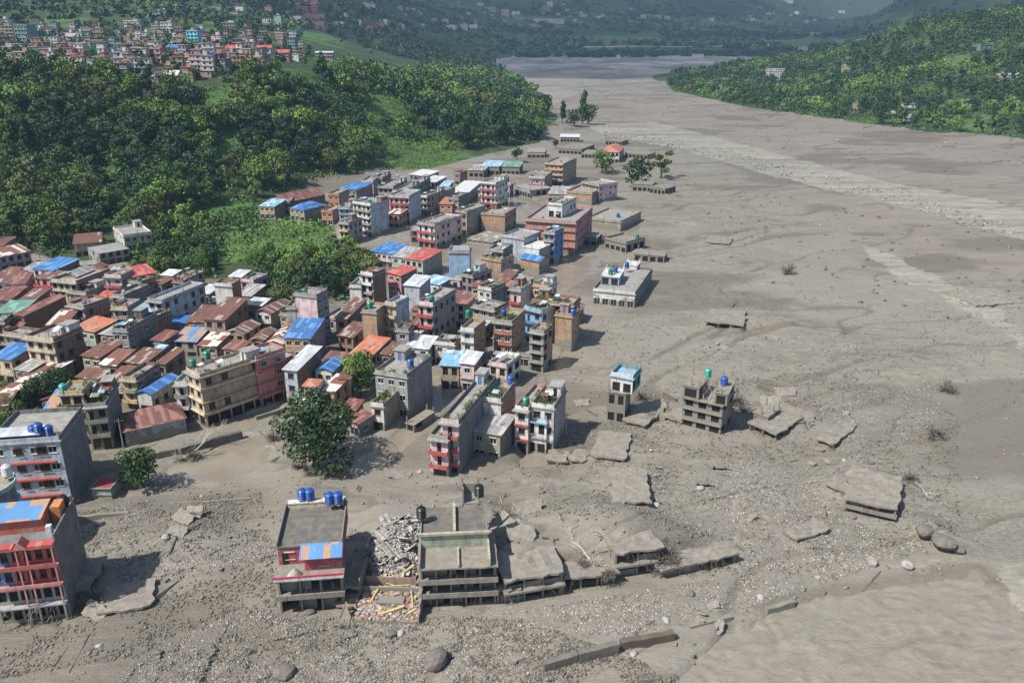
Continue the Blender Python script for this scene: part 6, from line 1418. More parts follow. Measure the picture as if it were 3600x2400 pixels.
def tree(p, h, wr, kind, tone, v, label, group, nq=420, name='tree', cat='tree'):
    c, t = tmesh(kind, tone, v, nq); o = thing(name, tuple(p), random.Random(int(p[0]*13+p[1]*7)).random()*6.28, label, cat, group); q_ = random.Random(int(p[0]*7+p[1]*3)); o.scale = (h*wr*q_.uniform(.85, 1.2), h*wr*q_.uniform(.85, 1.2), h)
    link('crown', c, o); link('trunk', t, o); return o
HERO = [((1176,392),0,0,0,0,0,0,'')]
for (ox, oy), x, y, h, wr, kind, tone, lab in (
  ((588,784),560,1160,17.5,1.32,'full','dark','huge dark round tree in the mud in front of the tan house'),
  ((0,784),1310,1345,9.6,1.15,'full','mid','small round tree by the hut with a red roof'),
  ((1176,0),830,1590,15,1.4,'full','lite','bright green round tree in the mud beside the red roofed hall'),
  ((1176,392),1150,150,18,1.15,'full','dark','dark tree standing in the mud with a buried house behind it'),
  ((1176,0),1370,1640,16,1.3,'open','olive','sparse olive tree right of the dark tree in the mud'),
  ((1176,0),460,1150,19,.8,'tall','blue','slim tree on the mud spit, left of the tall leaning one'),
  ((1176,0),650,1150,30,.62,'tall','dark','tallest tree on the mud spit by the river bend'),
  ((1176,0),700,1150,20,1.1,'full','dark','low tree at the right end of the mud spit'),
  ((1176,0),570,1170,17,1.2,'full','blue','bushy tree in the middle of the mud spit'),
  ((1176,0),300,1130,17,.8,'open','dark','thin tree at the left end of the mud spit'),
  ((1176,0),400,1370,8,.9,'round','mid','small green tree among the rubble at the top of town'),
  ((1176,0),45,1500,12,.8,'broad','dark','dark tree at the top of town beside the mud'),
  ((588,784),960,520,13,.8,'full','mid','bright bushy tree between the houses above the huge round tree'),
  ((588,784),940,430,10,.9,'full','lite','light green bush behind the bushy tree above the huge round tree'),
  ((0,784),420,600,9,.95,'broad','dark','dark leafy tree beside the very long striped roof'),
  ((0,784),560,500,8,.9,'broad','dark','dark leafy tree at the upper end of the striped roof'),
  ((0,784),310,640,7,.9,'round','dark','dark leafy tree at the lower end of the striped roof'),
  ((0,784),120,330,6,1.1,'bush','lite','light green shrubs under the blue roof at the left edge'),
  ((0,784),20,260,5,1.1,'bush','lite','light shrub at the left edge above the striped roof'),
  ((0,784),1620,320,5,1.1,'bush','lite','light green bush above the long blue roof'),
  ((0,784),100,760,7,1.,'bush','mid','green shrub left of the blue tanks'),
  ((0,784),10,900,8,1.,'bush','mid','green shrub at the left edge above the pale blue building'),
  ((0,784),1130,900,4,1.2,'bush','dark','dark bush between the mossy house and the low hall'),
  ((1764,0),2,1,0,0,'','','')):
    if not lab: continue
    z = 0.; q = Q(ox, oy, x, y); g = gp(*q, 0); tree((g[0], g[1], T1(g[0], g[1])-.2), h, wr*.95, kind, tone, x % 5, lab, None, 5200 if h*wr > 12 and oy > 700 else (1300 if oy > 700 else 500))
# woods: where trees stand
def inzone(poly, spacing, seed):
    r = np.random.default_rng(seed); xs = [p[0] for p in poly]; ys = [p[1] for p in poly]; x0, x1, y0, y1 = min(xs), max(xs), min(ys), max(ys)
    nx = int((x1-x0)/spacing)+1; ny = int((y1-y0)/spacing)+1; X, Y = np.meshgrid(np.arange(nx), np.arange(ny)); X = x0+(X+r.random(X.shape))*spacing; Y = y0+(Y+r.random(Y.shape))*spacing; X = X.ravel(); Y = Y.ravel()
    mk = inpoly(X, Y, poly); return X[mk], Y[mk]
Z1 = HH([(-500,590),(0,592),(80,585),(150,600),(175,570),(250,520),(350,560),(380,500),(470,472),(580,470),(660,430),(730,418),(850,395),(870,340),(1000,350),(1100,340),(1180,332),(1238,322),(1258,262)])+[tuple(hit(a, b)) for a, b in ((1225,228),(1195,200),(1165,180),(1120,160),(1000,160),(930,175),(860,180),(780,185),(700,192),(560,198),(440,205),(330,205),(200,190),(0,185),(-400,185))]
Z2 = HH([(300,560),(360,515),(440,500),(490,530),(500,590),(480,640),(310,640)])
Z2b = HH([(560,640),(600,600),(700,588),(800,570),(855,600),(850,665),(790,690),(640,700),(585,670)])
Z3 = PP([(1530,194),(1545,209),(1700,243),(1860,268),(1990,285),(2130,303),(2250,312),(2352,325),(2700,365)])+[far(2700, 1500), far(2352, 1500), far(2100, 1480), far(1900, 1650), far(1700, 1650), far(1560, 1430)]
Z4 = [far(-500, 1150), far(700, 1180), far(1000, 1250), far(1140, 1700), far(1140, 2550), far(800, 2700), far(300, 2300), far(-600, 2000)]
TR = []
for zi, (Z, spc, hh) in enumerate(((Z1, 8.8, (8, 20)), (Z2, 6.8, (6, 10)), (Z3, 12.5, (9, 16)), (Z4, 26, (10, 18)), (Z2b, 6.6, (6, 9.5)))):
    x, y = inzone(Z, spc, 3+zi); f = np.zeros(len(x), bool)
    for V in FIELDS: f |= inpoly(x, y, V) & (rng.random(len(x)) > .10)
    clear = (vn(x/28., y/28., 200+zi) > (.84 if zi == 2 else .90)) | ((fbm(x/60., y/45., 85, 3) > .585) & (rng.random(len(x)) < .75)); f |= clear
    if zi == 3: f |= fbm(x/120., y/120., 60, 3) > .56
    x, y = x[~f], y[~f]; z = terrain(x, y)
    for a, b_, c_ in zip(x, y, z): TR.append([a, b_, c_, rng.uniform(*hh), zi])
foot = [(t[5][0]-math.sin(t[6])*t[2]/2, t[5][1]+math.cos(t[6])*t[2]/2, math.hypot(t[1], t[2])/2+.8) for t in BUILT]
def free(a, b_, r=1.5): return all((a-q[0])**2+(b_-q[1])**2 > (q[2]+r)**2 for q in foot)
TR = [t for t in TR if not (t[1] < 520 and not free(t[0], t[1], 1.))]
kinds = ['broad', 'tall', 'round', 'open', 'broad', 'round']
def seen(t):
    px, py = proj((t[0], t[1], t[2]+t[3]*.6)); return -30 < px < 2382 and -25 < py < 1590
TR = [t for t in TR if seen(t)]
for t in TR: t.append(t[3]/t[1])
TR.sort(key=lambda t: -t[5])
def pick(t):
    s = float(fbm(np.array([t[0]/45.]), np.array([t[1]/45.]), 5+t[4], 2)[0])+rng.uniform(-.12, .12)-(.07 if t[4] == 2 else 0)
    tone = 'dark' if s < .40 else ('blue' if s < .47 else ('mid' if s < .56 else ('olive' if s < .61 else 'lite')))
    return kinds[int(rng.integers(0, 6))], tone, int(rng.integers(0, 3))
TONE = dict(dark='very dark green', blue='bluish dark green', mid='mid green', olive='olive green', lite='light green'); KD = dict(broad='broad crowned', tall='tall slim', round='round crowned', open='sparse open crowned')
n_ind = min(262, len(TR)); Vs = []; Fs = []; mi = []; k = 0; tones = list(LEAF)
Vt = []; 
for i, t in enumerate(TR):
    kind, tone, v = pick(t); px, py = proj(t[:3])
    if i < n_ind:
        band = 'near the crest of' if py < 225 else 'high on' if py < 300 else 'halfway up' if py < 390 else 'low on' if py < 470 else 'at the foot of'
        colm = 'far left' if px < 130 else 'left part' if px < 300 else 'middle part' if px < 520 else 'part behind the blue roofs' if px < 760 else 'part above the top houses' if px < 1000 else 'part by the river bend'
        size = 'tall' if t[3] > 15 else 'low' if t[3] < 10.5 else 'medium'
        where, gl = {0: ('%s the left hillside, %s' % (band, colm), 'trees on the left hillside'), 1: ('in the grove right of the cream house'+(', back' if py < 545 else ', front' if py > 600 else ''), 'trees of the grove beside the cream house'), 2: (('near the water edge of ' if py > 230 else 'on ')+'the right bank hill', 'trees on the right bank hill'),
                 3: ('behind the hilltop town', 'trees behind the hilltop town'), 4: ('in the grove below the green fields, '+('left' if px < 660 else 'middle' if px < 760 else 'right')+(' front' if py > 640 else ' back'), 'trees of the grove below the green fields')}[t[4]]
        tree((t[0], t[1], t[2]-.3), t[3], rng.uniform(.75, 1.05), kind, tone, v, '%s %s %s tree %s' % (size, KD[kind].replace(' crowned', ''), TONE[tone], where), gl, 900 if t[1] < 700 else 500)
    else:
        nq = 240 if t[1] < 900 else (110 if t[1] < 1500 else 50); c, tk = tmesh(kind, tone, v, nq); key = ('np', kind, tone, v, nq)
        if key not in TM: a = np.empty(len(c.vertices)*3, np.float32); c.vertices.foreach_get('co', a); TM[key] = a.reshape(-1, 3)
        V = TM[key].copy(); a = rng.random()*6.28; ww = t[3]*rng.uniform(.8, 1.1); x_ = V[:, 0]*math.cos(a)-V[:, 1]*math.sin(a); y_ = V[:, 0]*math.sin(a)+V[:, 1]*math.cos(a)
        V = np.stack([x_*ww+t[0], y_*ww+t[1], V[:, 2]*t[3]+t[2]-.3], 1); Vs.append(V); F = np.arange(len(V)).reshape(-1, 4); Fs.append(F+k); k += len(V); mi += [tones.index(tone)]*len(F)
o = link('forest', npmesh('forest', np.concatenate(Vs), np.concatenate(Fs), [LM(q) for q in tones], mi)); tag(o, 'dense woods of far and hidden trees covering both hillsides', 'forest', kind='stuff')
# undergrowth
def scrub(name, label, X, Y, n_per, rad, size, hgt_, seed, tonew=(.2,.45,.35)):
    r = np.random.default_rng(seed); Z = terrain(X, Y); n_ = len(X); cx = np.repeat(X, n_per)+r.normal(size=n_*n_per)*rad*.5; cy = np.repeat(Y, n_per)+r.normal(size=n_*n_per)*rad*.5; cz = np.repeat(Z, n_per)+r.random(n_*n_per)*hgt_
    V, F = leafquads(r, len(cx), (0, 0, 0), (1e-3, 1e-3, 1e-3), size, .8); V = V.reshape(-1, 4, 3)+np.stack([cx, cy, cz], 1)[:, None]
    mi = np.repeat(r.choice(3, n_, p=tonew), n_per); o = link(name, npmesh(name, V.reshape(-1, 3), F, [LM('dark'), LM('mid'), LM('lite')], mi)); return tag(o, label, 'shrubs', kind='stuff')
# trees between the houses of the hilltop town and round it
tx, ty = inzone(HH([(-60,60),(300,58),(700,84),(720,150),(560,185),(470,196),(230,196),(140,190),(-60,190)]), 21, 66); kp = rng.random(len(tx)) < .62; tx, ty = tx[kp], ty[kp]; tz = terrain(tx, ty); Vq = []
for a, b_, c_ in zip(tx, ty, tz):
    hh = rng.uniform(5, 10); V, F = leafquads(rng, 60, (a, b_, c_+hh*.6), (hh*.42, hh*.42, hh*.45), 1.1); Vq.append(V)
Vq = np.concatenate(Vq); o = link('town_trees', npmesh('town_trees', Vq, np.arange(len(Vq)).reshape(-1, 4), [LM('mid'), LM('dark')], (np.arange(len(Vq)//4)//60 % 2))); tag(o, 'trees growing between the houses of the hilltop town', 'trees', kind='stuff')
xs, ys = [], []
for Z, s in ((Z1, 4.2), (Z2, 3.0), (Z2b, 3.0), (Z3, 6.5), (HH([(300,548),(480,500),(640,470),(745,480),(765,540),(700,545),(520,560),(400,560)]), 3.)):
    x, y = inzone(Z, s, 40); f = np.zeros(len(x), bool)
    for V in FIELDS: f |= inpoly(x, y, V) & (rng.random(len(x)) > .12)
    x, y = x[~f], y[~f]; xs.append(x); ys.append(y)
x, y = np.concatenate(xs), np.concatenate(ys); mk = np.array([b_ > 520 or free(a, b_, .5) for a, b_ in zip(x, y)]); x, y = x[mk], y[mk]
scrub('field_plants', *(lambda q: ('light green crops and shrubs on the terraced fields', q[0], q[1]))((lambda L: (np.concatenate([a[0] for a in L]), np.concatenate([a[1] for a in L])))([inzone(FIELDS[i], 3.2, 90+i) for i in (0, 1, 2, 5, 9)])), 6, 2.4, .5, 1.0, 19, (.05, .35, .6))
scrub('undergrowth', 'bushes and undergrowth covering the hillsides between the trees', x, y, 7, 3.2, .85, 2.2, 9)
sx, sy = [], []
for V in ([(740,480),(770,515),(790,505),(760,470)], [(0,900),(70,860),(60,815),(0,805)], [(0,1010),(60,985),(50,955),(0,960)], [(250,1010),(300,1000),(280,960),(255,960)], [(270,925),(420,925),(410,905),(280,900)], [(590,620),(640,700),(560,650)]):
    a, b_ = inzone(PP(V), 1.3, 77); sx.append(a); sy.append(b_)
scrub('garden_shrubs', 'low green shrubs and grass growing between the houses', np.concatenate(sx), np.concatenate(sy), 8, 1.2, .25, .9, 10, (.1, .5, .4))
# far woods: clumps on the hills beyond the river
x = rng.uniform(-2600, 3400, 60000)*np.where(rng.random(60000) < .5, .4, 1); y = np.exp(rng.uniform(math.log(1010), math.log(7000), 60000)); bz = base_h(x, y); ppx = PCX+FP*x/(y*math.cos(TH)+(85-bz)*math.sin(TH))
mk = (ppx > -40) & (ppx < 2400) & ((bz > 4) | ((y > 2640))) & ((y > 1600) | (bz > 80)) & (fbm(x/170., y/150., 61, 3) > np.where(y < 2200, .36, .46)) & (rng.random(60000) < .5); x, y, bz = x[mk], y[mk], bz[mk]
fy = np.zeros(len(x), bool)
for V in FIELDS: fy |= inpoly(x, y, V)
x, y, bz = x[~fy], y[~fy], bz[~fy]; n_ = len(x); s = (7+9*rng.random(n_))*np.where(y < 1800, .7, 1.); V, F = leafquads(rng, n_*10, (0, 0, 0), (1, 1, .8), 1., .4)
V = V.reshape(n_, 10, 4, 3); ce = V.mean(2, keepdims=True); V = (ce*s[:, None, None, None]*.75+(V-ce)*(s*.36)[:, None, None, None])+np.stack([x, y, bz+s*.35], 1)[:, None, None]
o = link('far_woods', npmesh('far_woods', V.reshape(-1, 3), F, [LM('dark'), LM('blue'), LM('mid')], np.repeat(rng.choice(3, n_, p=(.5, .3, .2)), 10))); tag(o, 'far woods on the hazy hills beyond the river', 'forest', kind='stuff')
bxx, byy = [], []
for k in range(90): # tree belt along the far river bank
    px = rng.uniform(1120, 1760) ; d = rng.uniform(2560, 2720); q = pd(px, d, 0); bxx.append(q[0]); byy.append(q[1])
TB = np.array([bxx, byy]).T
V, F = leafquads(rng, 90*60, (0, 0, 0), (1, 1, .8), .28, .3); V = V.reshape(90, 60, 4, 3)*rng.uniform(9, 16, (90, 1, 1, 1))+np.stack([TB[:, 0], TB[:, 1], 8+0*TB[:, 0]], 1)[:, None, None]
o = link('river_belt', npmesh('river_belt', V.reshape(-1, 3), F, [LM('blue')])); tag(o, 'dark belt of trees along the far river bank', 'forest', kind='stuff')
# ------------------------------------------------------------------ hilltop town and scattered houses: rectangles measured on the photo
UP = '''
0 250 130 365 peach|140 250 290 420 teal|290 280 345 412 cyan|347 290 388 352 blue|350 372 470 430 yellow|420 265 540 302 palepink|500 342 700 402 lilac|702 300 770 400 mint|550 303 690 336 red|735 250 850 312 grey
850 270 960 340 tan|0 440 130 520 white|0 345 80 420 brown|140 490 270 625 tan|275 440 360 530 maroon|362 458 600 540 pink|432 480 508 560 white|270 550 400 700 palepink|400 562 520 690 maroon|600 512 700 622 white red
702 520 800 640 maroon|605 430 700 505 pink|702 410 860 500 mint|852 380 960 450 cream|972 405 1180 445 green|982 445 1060 525 white blue|1062 490 1190 572 lightblue|930 490 975 600 orange|1192 450 1325 540 cream
1330 460 1500 582 pink|1110 332 1205 372 salmon|1210 290 1310 332 pink red|1210 372 1298 402 cream|1300 340 1440 382 white red|1390 222 1470 290 grey|1475 215 1590 295 white|1532 440 1668 522 peach blue|1520 542 1665 602 cream
1602 262 1700 345 brown|1590 350 1718 430 peach|1722 300 1835 455 cyan|1840 302 1950 352 grey|1842 400 1990 475 orange|1970 350 2110 402 red|2070 450 2230 522 salmon red|1760 480 1900 552 white|1672 552 1788 652 tan
1790 562 1930 682 brown|1520 605 1610 662 peach|1000 672 1470 712 white|1170 702 1640 742 white|822 560 870 722 white|872 600 1000 735 palepink|1060 602 1120 672 white|1250 592 1330 642 mint|1702 682 1782 732 tan|1700 782 1772 832 white blue
1930 502 2055 562 pink|2062 540 2118 622 tan|2122 562 2232 632 white|2235 432 2350 502 brown|2312 532 2420 642 palepink|2355 450 2500 542 mint red|2352 570 2432 700 palepink|2505 490 2660 542 salmon red|2672 500 2750 542 white|2892 490 3062 545 tan white
1120 200 1300 242 palepink|1380 642 1518 692 tan red|1440 400 1520 450 brown|0 530 60 580 palepink|60 470 135 540 brown|1000 300 1100 340 brown|1100 540 1190 600 tan|1690 350 1720 420 salmon|1955 440 2060 500 peach|2110 380 2230 440 grey
'''
FARH = '''
2145 65 2245 125 white|1935 60 2040 120 grey|2050 70 2140 120 lilac|1400 110 1480 160 grey|1480 100 1530 150 white|1550 60 1670 120 grey|2030 220 2170 300 grey|2230 250 2310 300 grey|2110 110 2200 170 grey|1680 60 1720 85 white
2432 65 2500 130 pink|2410 175 2500 255 white|2522 150 2590 250 mint|2620 100 2680 160 lilac|2710 70 2930 125 red|2640 150 2780 210 palepink|2785 130 2990 200 pink|2780 205 2850 250 maroon|2850 200 2990 270 pink|2610 240 2740 265 white
2790 5 2930 50 pink|3072 200 3160 240 white|3060 210 3110 270 grey|3270 185 3320 225 white|3280 252 3440 275 red|3450 215 3530 275 orange|3600 220 3700 260 white|3310 30 3400 70 white|3480 180 3560 215 white|2990 230 3060 270 lilac
3380 40 3450 66 white|3560 140 3620 160 teal|3640 225 3720 270 white|3960 170 4020 200 grey|4060 180 4120 215 white|4090 235 4200 270 white|4220 225 4300 275 white|4310 230 4390 270 white|4480 70 4560 110 grey|4600 90 4680 150 grey|4700 110 4780 170 white|4720 140 4800 190 lilac
4830 180 5200 215 white|4870 222 4940 260 grey|4980 60 5060 110 grey|5020 20 5080 70 white|5330 130 5400 165 white|5460 150 5530 170 white|5880 140 5940 180 white|5950 130 6000 170 grey|6010 140 6080 180 white|6100 150 6160 185 white|5760 190 5830 205 grey|6520 170 6560 195 white
6360 500 6470 535 white|5660 510 5700 545 white|5740 525 5780 545 white|7030 640 7200 740 white|6900 170 6940 190 white|7450 300 7540 340 white|7610 290 7680 325 lilac|7680 370 7760 410 white|7330 430 7420 470 white|7700 100 7760 130 white|8990 415 9170 450 teal|8900 420 8950 450 green|9210 690 9380 735 white|8850 940 8970 970 white|8310 960 8460 990 white|8150 1050 8250 1075 white|8310 1085 8440 1110 white|7870 955 7990 1000 tan|9000 90 9080 120 lilac|8960 110 9140 130 grey
7180 -5 7290 30 white|7290 110 7340 130 white|6530 770 6600 800 white|6580 800 6660 830 grey|7730 620 7800 700 yellow|2400 215 2430 250 white|3150 130 3200 160 white|3640 60 3700 90 grey|4380 30 4450 60 white
'''
CN = dict(palepink='pale pink', lightblue='light blue', cyan='bright cyan', salmon='salmon', lilac='greyish lilac')
FB = MB()
def fillhouse(x0, y0, x1, y1, col, roof):
    xc = (x0+x1)/2; p = hit(xc, y1); zd = float(np.dot(p-np.array([0, 0, CAM_H]), FW)); W = (x1-x0)/FP*zd*.93; H = max((y1-y0)/FP*zd, 1.5); rn = random.Random(int(x0*3+y0)); D = min(max(W*.8, 4), 12)
    M = Matrix.Translation((p[0], p[1], p[2]))@Matrix.Rotation(rn.uniform(-.35, .2), 4, 'Z'); m = surf('hill_'+col, tuple(.62*v+.38*(sum(PAL[col])/3*.85) if col != 'cyan' else v for v in PAL[col]), stain=.5, mudtop=-50); FB.box(-W/2, 0, -4, W/2, D, H, m, M)
    rm = SM(roof) if roof != 'f' else WM(rn.choice(['concrete', 'grey', 'cream', 'tan'])); FB.box(-W/2-.35, -.5, H+.01, W/2+.35, D+.3, H+.3, rm, M)
    if roof == 'f' and rn.random() < .6: x_ = rn.uniform(-W*.4, W*.1); FB.box(x_, D*.3, H+.31, x_+W*.35, D*.7, H+2.5, m, M)
    if p[1] < 1300:
        nf = max(1, int(round(H/3.1))); nb = max(1, int(W/2.8))
        for f in range(nf):
            if f: FB.box(-W/2-.1, -.45, f*H/nf-.15, W/2+.1, -.01, f*H/nf+.08, WM('white'), M)
            for k in range(nb):
                if rn.random() < .8: c_ = -W/2+(k+.5)*W/nb; FB.box(c_-.6, -.04, f*H/nf+.9, c_+.6, .1, f*H/nf+2.2, glass(), M)
def hillhouse(x0, y0, x1, y1, col, roof, kindlab, grp, cat='house'):
    xc = (x0+x1)/2; p = hit(xc, y1); zd = p@FW if False else float(np.dot(p-np.array([0, 0, CAM_H]), FW)); W = (x1-x0)/FP*zd; H = max((y1-y0)/FP*zd, 1.5); rn = random.Random(int(x0*3+y0)); D = min(max(W*.8, 4), 14)
    rz = rn.uniform(-.35, .2); W *= .93; root = thing('house', (p[0], p[1], p[2]), rz, '', cat, grp)
    b = MB(); m = surf('hill_'+col, tuple(.62*v+.38*(sum(PAL[col])/3*.85) if col != 'cyan' else v for v in PAL[col]), stain=.5, mudtop=-50); nf = max(1, int(round(H/3.2))); fh = H/nf; nb = max(1, int(W/3)); T = lambda s, d, z: (-W/2+s, d, z); big = W > 4 and H > 2.4 and p[1] < 1300; ops = []
    if big:
        for f in range(nf):
            for k in range(nb):
                if rn.random() < .85: c_ = (k+.5)*W/nb; ww = round(min(1.5, W/nb*.55), 1); ops.append((c_-ww/2, c_+ww/2, f*fh+fh*.3, f*fh+fh*.3+round(min(1.5, fh*.5), 1)))
    wall_grid(b, T, W, -4, H, ops, m, .3); b.box(-W/2, .32, -4, W/2, D, H-.01, m); b.build('wall', root)
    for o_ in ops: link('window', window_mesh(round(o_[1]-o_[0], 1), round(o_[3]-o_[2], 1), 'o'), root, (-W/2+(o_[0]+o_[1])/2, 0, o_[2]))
    if big and nf > 1:
        for f in range(1, nf): b = MB(); b.box(-W/2-.1, -.5, f*fh-.15, W/2+.1, -.01, f*fh+.1, WM('white') if rn.random() < .5 else WM('concrete')); b.build('ledge', root)
    if roof in ('f', ''):
        b = MB(); rm = WM(rn.choice(['concrete', 'grey', 'cream'])); b.box(-W/2-.3, -.4, H, W/2+.3, D+.3, H+.25, rm)
        if big: b.box(-W/2-.1, -.1, H+.25, W/2+.1, .1, H+.9, m); b.box(W/2-.1, .1, H+.25, W/2+.1, D, H+.9, m)
        b.build('roof', root)
        if big and rn.random() < .6: b = MB(); x_ = rn.uniform(-W*.3, W*.1); b.box(x_, D*.4, H+.25, x_+W*.35, D*.8, H+2.7, rn.choice([m, WM('brick'), WM('white'), WM('salmon')])); b.build('stair_tower', root)
    else: sheet_roof('g' if rn.random() < .6 and W > D else 's', W, D, H, SM(roof), under=m).build('roof', root)
    return root, W, H, nf, p
LMK = [('the bright cyan tower block', 1778, 380), ('the narrow bright cyan house', 318, 350), ('the long white roof at the forest edge', 1235, 690), ('the big pink house', 1415, 520), ('the white domed roofs', 1830, 515), ('the blue roofed peach house', 1600, 480), ('the pink and white house in the trees', 335, 630), ('the teal grey block', 215, 335), ('the right end of the hilltop town', 2580, 515), ('the lilac sheet roof', 600, 370), ('the narrow orange gable', 952, 545), ('the green roofed row', 1076, 425)]
def relto(x, y, own):
    d = sorted(((math.hypot(x-a, (y-b)*1.3), n_, a, b) for n_, a, b in LMK)); k = 0
    if d[0][0] < 12: return None
    _, n_, a, b = d[0]; dx, dy = x-a, (y-b)*1.3
    return ('just ' if _ < 170 else '')+('right of ' if dx > abs(dy) else 'left of ' if -dx > abs(dy) else 'below ' if dy > 0 else 'above ')+n_
nhouse = sum(1 for t in THINGS if t.name.split('.')[0] == 'house'); UPN = [0]
_areas = sorted([(float(a.split()[2])-float(a.split()[0]))*(float(a.split()[3])-float(a.split()[1])) for a in (UP+'|'+FARH).replace('\n', '|').split('|') if len(a.split()) > 4], reverse=True)
CUT = _areas[min(len(_areas)-1, max(10, 296-nhouse))]
for it in UP.replace('\n', '|').split('|'):
    a = it.split()
    if len(a) < 5: continue
    x0, y0, x1, y1 = [float(v)/4 for v in a[:4]]; col = a[4]; roof = a[5] if len(a) > 5 else ('f' if not (col == 'white' and float(a[2])-float(a[0]) > 300) else 'white')
    if (x1-x0)*(y1-y0)*16 <= CUT: fillhouse(x0, y0, x1, y1, col, roof if roof in ('f', 'red', 'blue', 'white') else 'f'); continue
    if col == 'green': roof = 'green'
    if col == 'lilac': roof = 'grey'
    root, W, H, nf, p = hillhouse(x0, y0, x1, y1, col, roof, '', 'houses of the hilltop town'); rel = relto((x0+x1)*2, (y0+y1)*2, 0)
    word = {1: 'one storey', 2: 'two storey', 3: 'three storey', 4: 'four storey'}.get(nf, 'tall'); rt = '' if roof == 'f' else ' with a %s roof' % roof
    root['label'] = ('%s %s house%s ' % (word, CN.get(col, col), rt)) + (rel or ('in the hilltop town, '+('the tallest and brightest' if col == 'cyan' and x0 > 300 else 'by itself among its neighbours')))
for it in FARH.replace('\n', '|').split('|'):
    a = it.split()
    if len(a) < 5: continue
    x0, y0, x1, y1 = [float(v)/4 for v in a[:4]]; col = a[4]
    if (x1-x0)*(y1-y0)*16 <= CUT: fillhouse(x0, y0, x1, y1, col, 'f'); continue
    tin = (y1-y0) < 8 or (x1-x0) > 3*(y1-y0)
    root, W, H, nf, p = hillhouse(x0, y0, x1, y1, col, 'f' if not tin else ('red' if col == 'red' else 'white' if col == 'white' else 'f'), '', 'scattered far houses'); c_ = CN.get(col, col); xm, ym = (x0+x1)/2, (y0+y1)/2
    where = ('on the dark hillside above the hilltop town' if xm < 590 else 'in the red and pink village beyond the woods' if xm < 760 else 'in the far village above the green fields' if xm < 960 else 'on the hazy slope beyond the river, left part' if xm < 1280 else 'on the hazy slope beyond the river, middle part' if xm < 1560 else 'on the far river bank' if xm < 1720 and ym > 120 else 'beside the far river narrows' if xm > 1840 and xm < 1945 and ym < 130 else 'on the wooded right bank hill' if ym > 40 and xm > 1560 else 'high on the misty far mountain')
    root['label'] = '%s %s house %s' % ('long low' if tin and W > 25 else 'tall' if H > W else 'small' if W < 20 else 'broad', c_, where)
# more tiny houses of the far slopes, nothing tells them apart
cl = [(1150, 55), (1210, 60), (1330, 45), (1420, 30), (1500, 42), (1270, 20), (1050, 40), (960, 30), (840, 20), (700, 10), (480, 30), (400, 25), (1760, 30), (1100, 25), (1000, 60), (560, 12), (1860, 52), (1450, 55)]
rr = random.Random(4)
for k in range(110):
    a, b_ = cl[k % len(cl)]; x = a+rr.gauss(0, 28); y = max(3, b_+rr.gauss(0, 7)); s = rr.uniform(2.2, 5.5)
    fillhouse(x-s, y-s*.9, x+s, y, rr.choice(['white', 'white', 'grey', 'palepink', 'cream', 'lightblue', 'white']), rr.choice(['f', 'silver', 'f', 'maroon', 'white']))
TOWNP = [(-40,64),(300,62),(690,88),(720,140),(560,160),(470,182),(230,184),(140,160),(-40,142)]
for k in range(240):
    x = rr.uniform(-30, 690); y = rr.uniform(66, 184)
    if not inpoly(np.array([x]), np.array([y]), TOWNP)[0]: continue
    zd = max(500, 1100-(y-64)*5.2); W = rr.uniform(6, 12)*FP/zd; H = rr.choice([3, 6, 6, 9, 9, 12])*FP/zd
    fillhouse(x-W/2, y-H, x+W/2, y, rr.choice(['pink','palepink','salmon','cream','white','tan','grey','teal','brown','brick','white','palepink','grey','lilac','mint']), rr.choice(['f','f','f','f','maroon','grey','rust','red','silver','blue','white']))
fo = FB.build('far_houses'); tag(fo, 'small far houses crowded in the hilltop town and scattered over the distant slopes', 'houses', kind='stuff')
# pale road / embankment beyond the river
def strip_obj(name, pts, wd, z, mat):
    b = MB(); P_ = [hit(*p) for p in pts]
    for p, q in zip(P_[:-1], P_[1:]):
        d = np.array([q[0]-p[0], q[1]-p[1]]); d /= np.linalg.norm(d); n_ = np.array([-d[1], d[0]])*wd/2
        b.quad([(p[0]-n_[0], p[1]-n_[1], p[2]+z), (q[0]-n_[0], q[1]-n_[1], q[2]+z), (q[0]+n_[0], q[1]+n_[1], q[2]+z), (p[0]+n_[0], p[1]+n_[1], p[2]+z)], mat)
        b.quad([(p[0]-n_[0], p[1]-n_[1], p[2]-6), (q[0]-n_[0], q[1]-n_[1], q[2]-6), (q[0]-n_[0], q[1]-n_[1], q[2]+z), (p[0]-n_[0], p[1]-n_[1], p[2]+z)], mat)
    o = b.build(name); return tag(o, None, None, kind='structure')
strip_obj('road', [(1630, 108.2), (1680, 107.4), (1724, 105.6), (1775, 104.6)], 34, 3, surf('pale_road', (.62,.62,.60), mudtop=-50))
strip_obj('track', [(1340, 109), (1420, 108.2), (1540, 109), (1630, 108.3)], 10, 3, surf('pale_road', None))
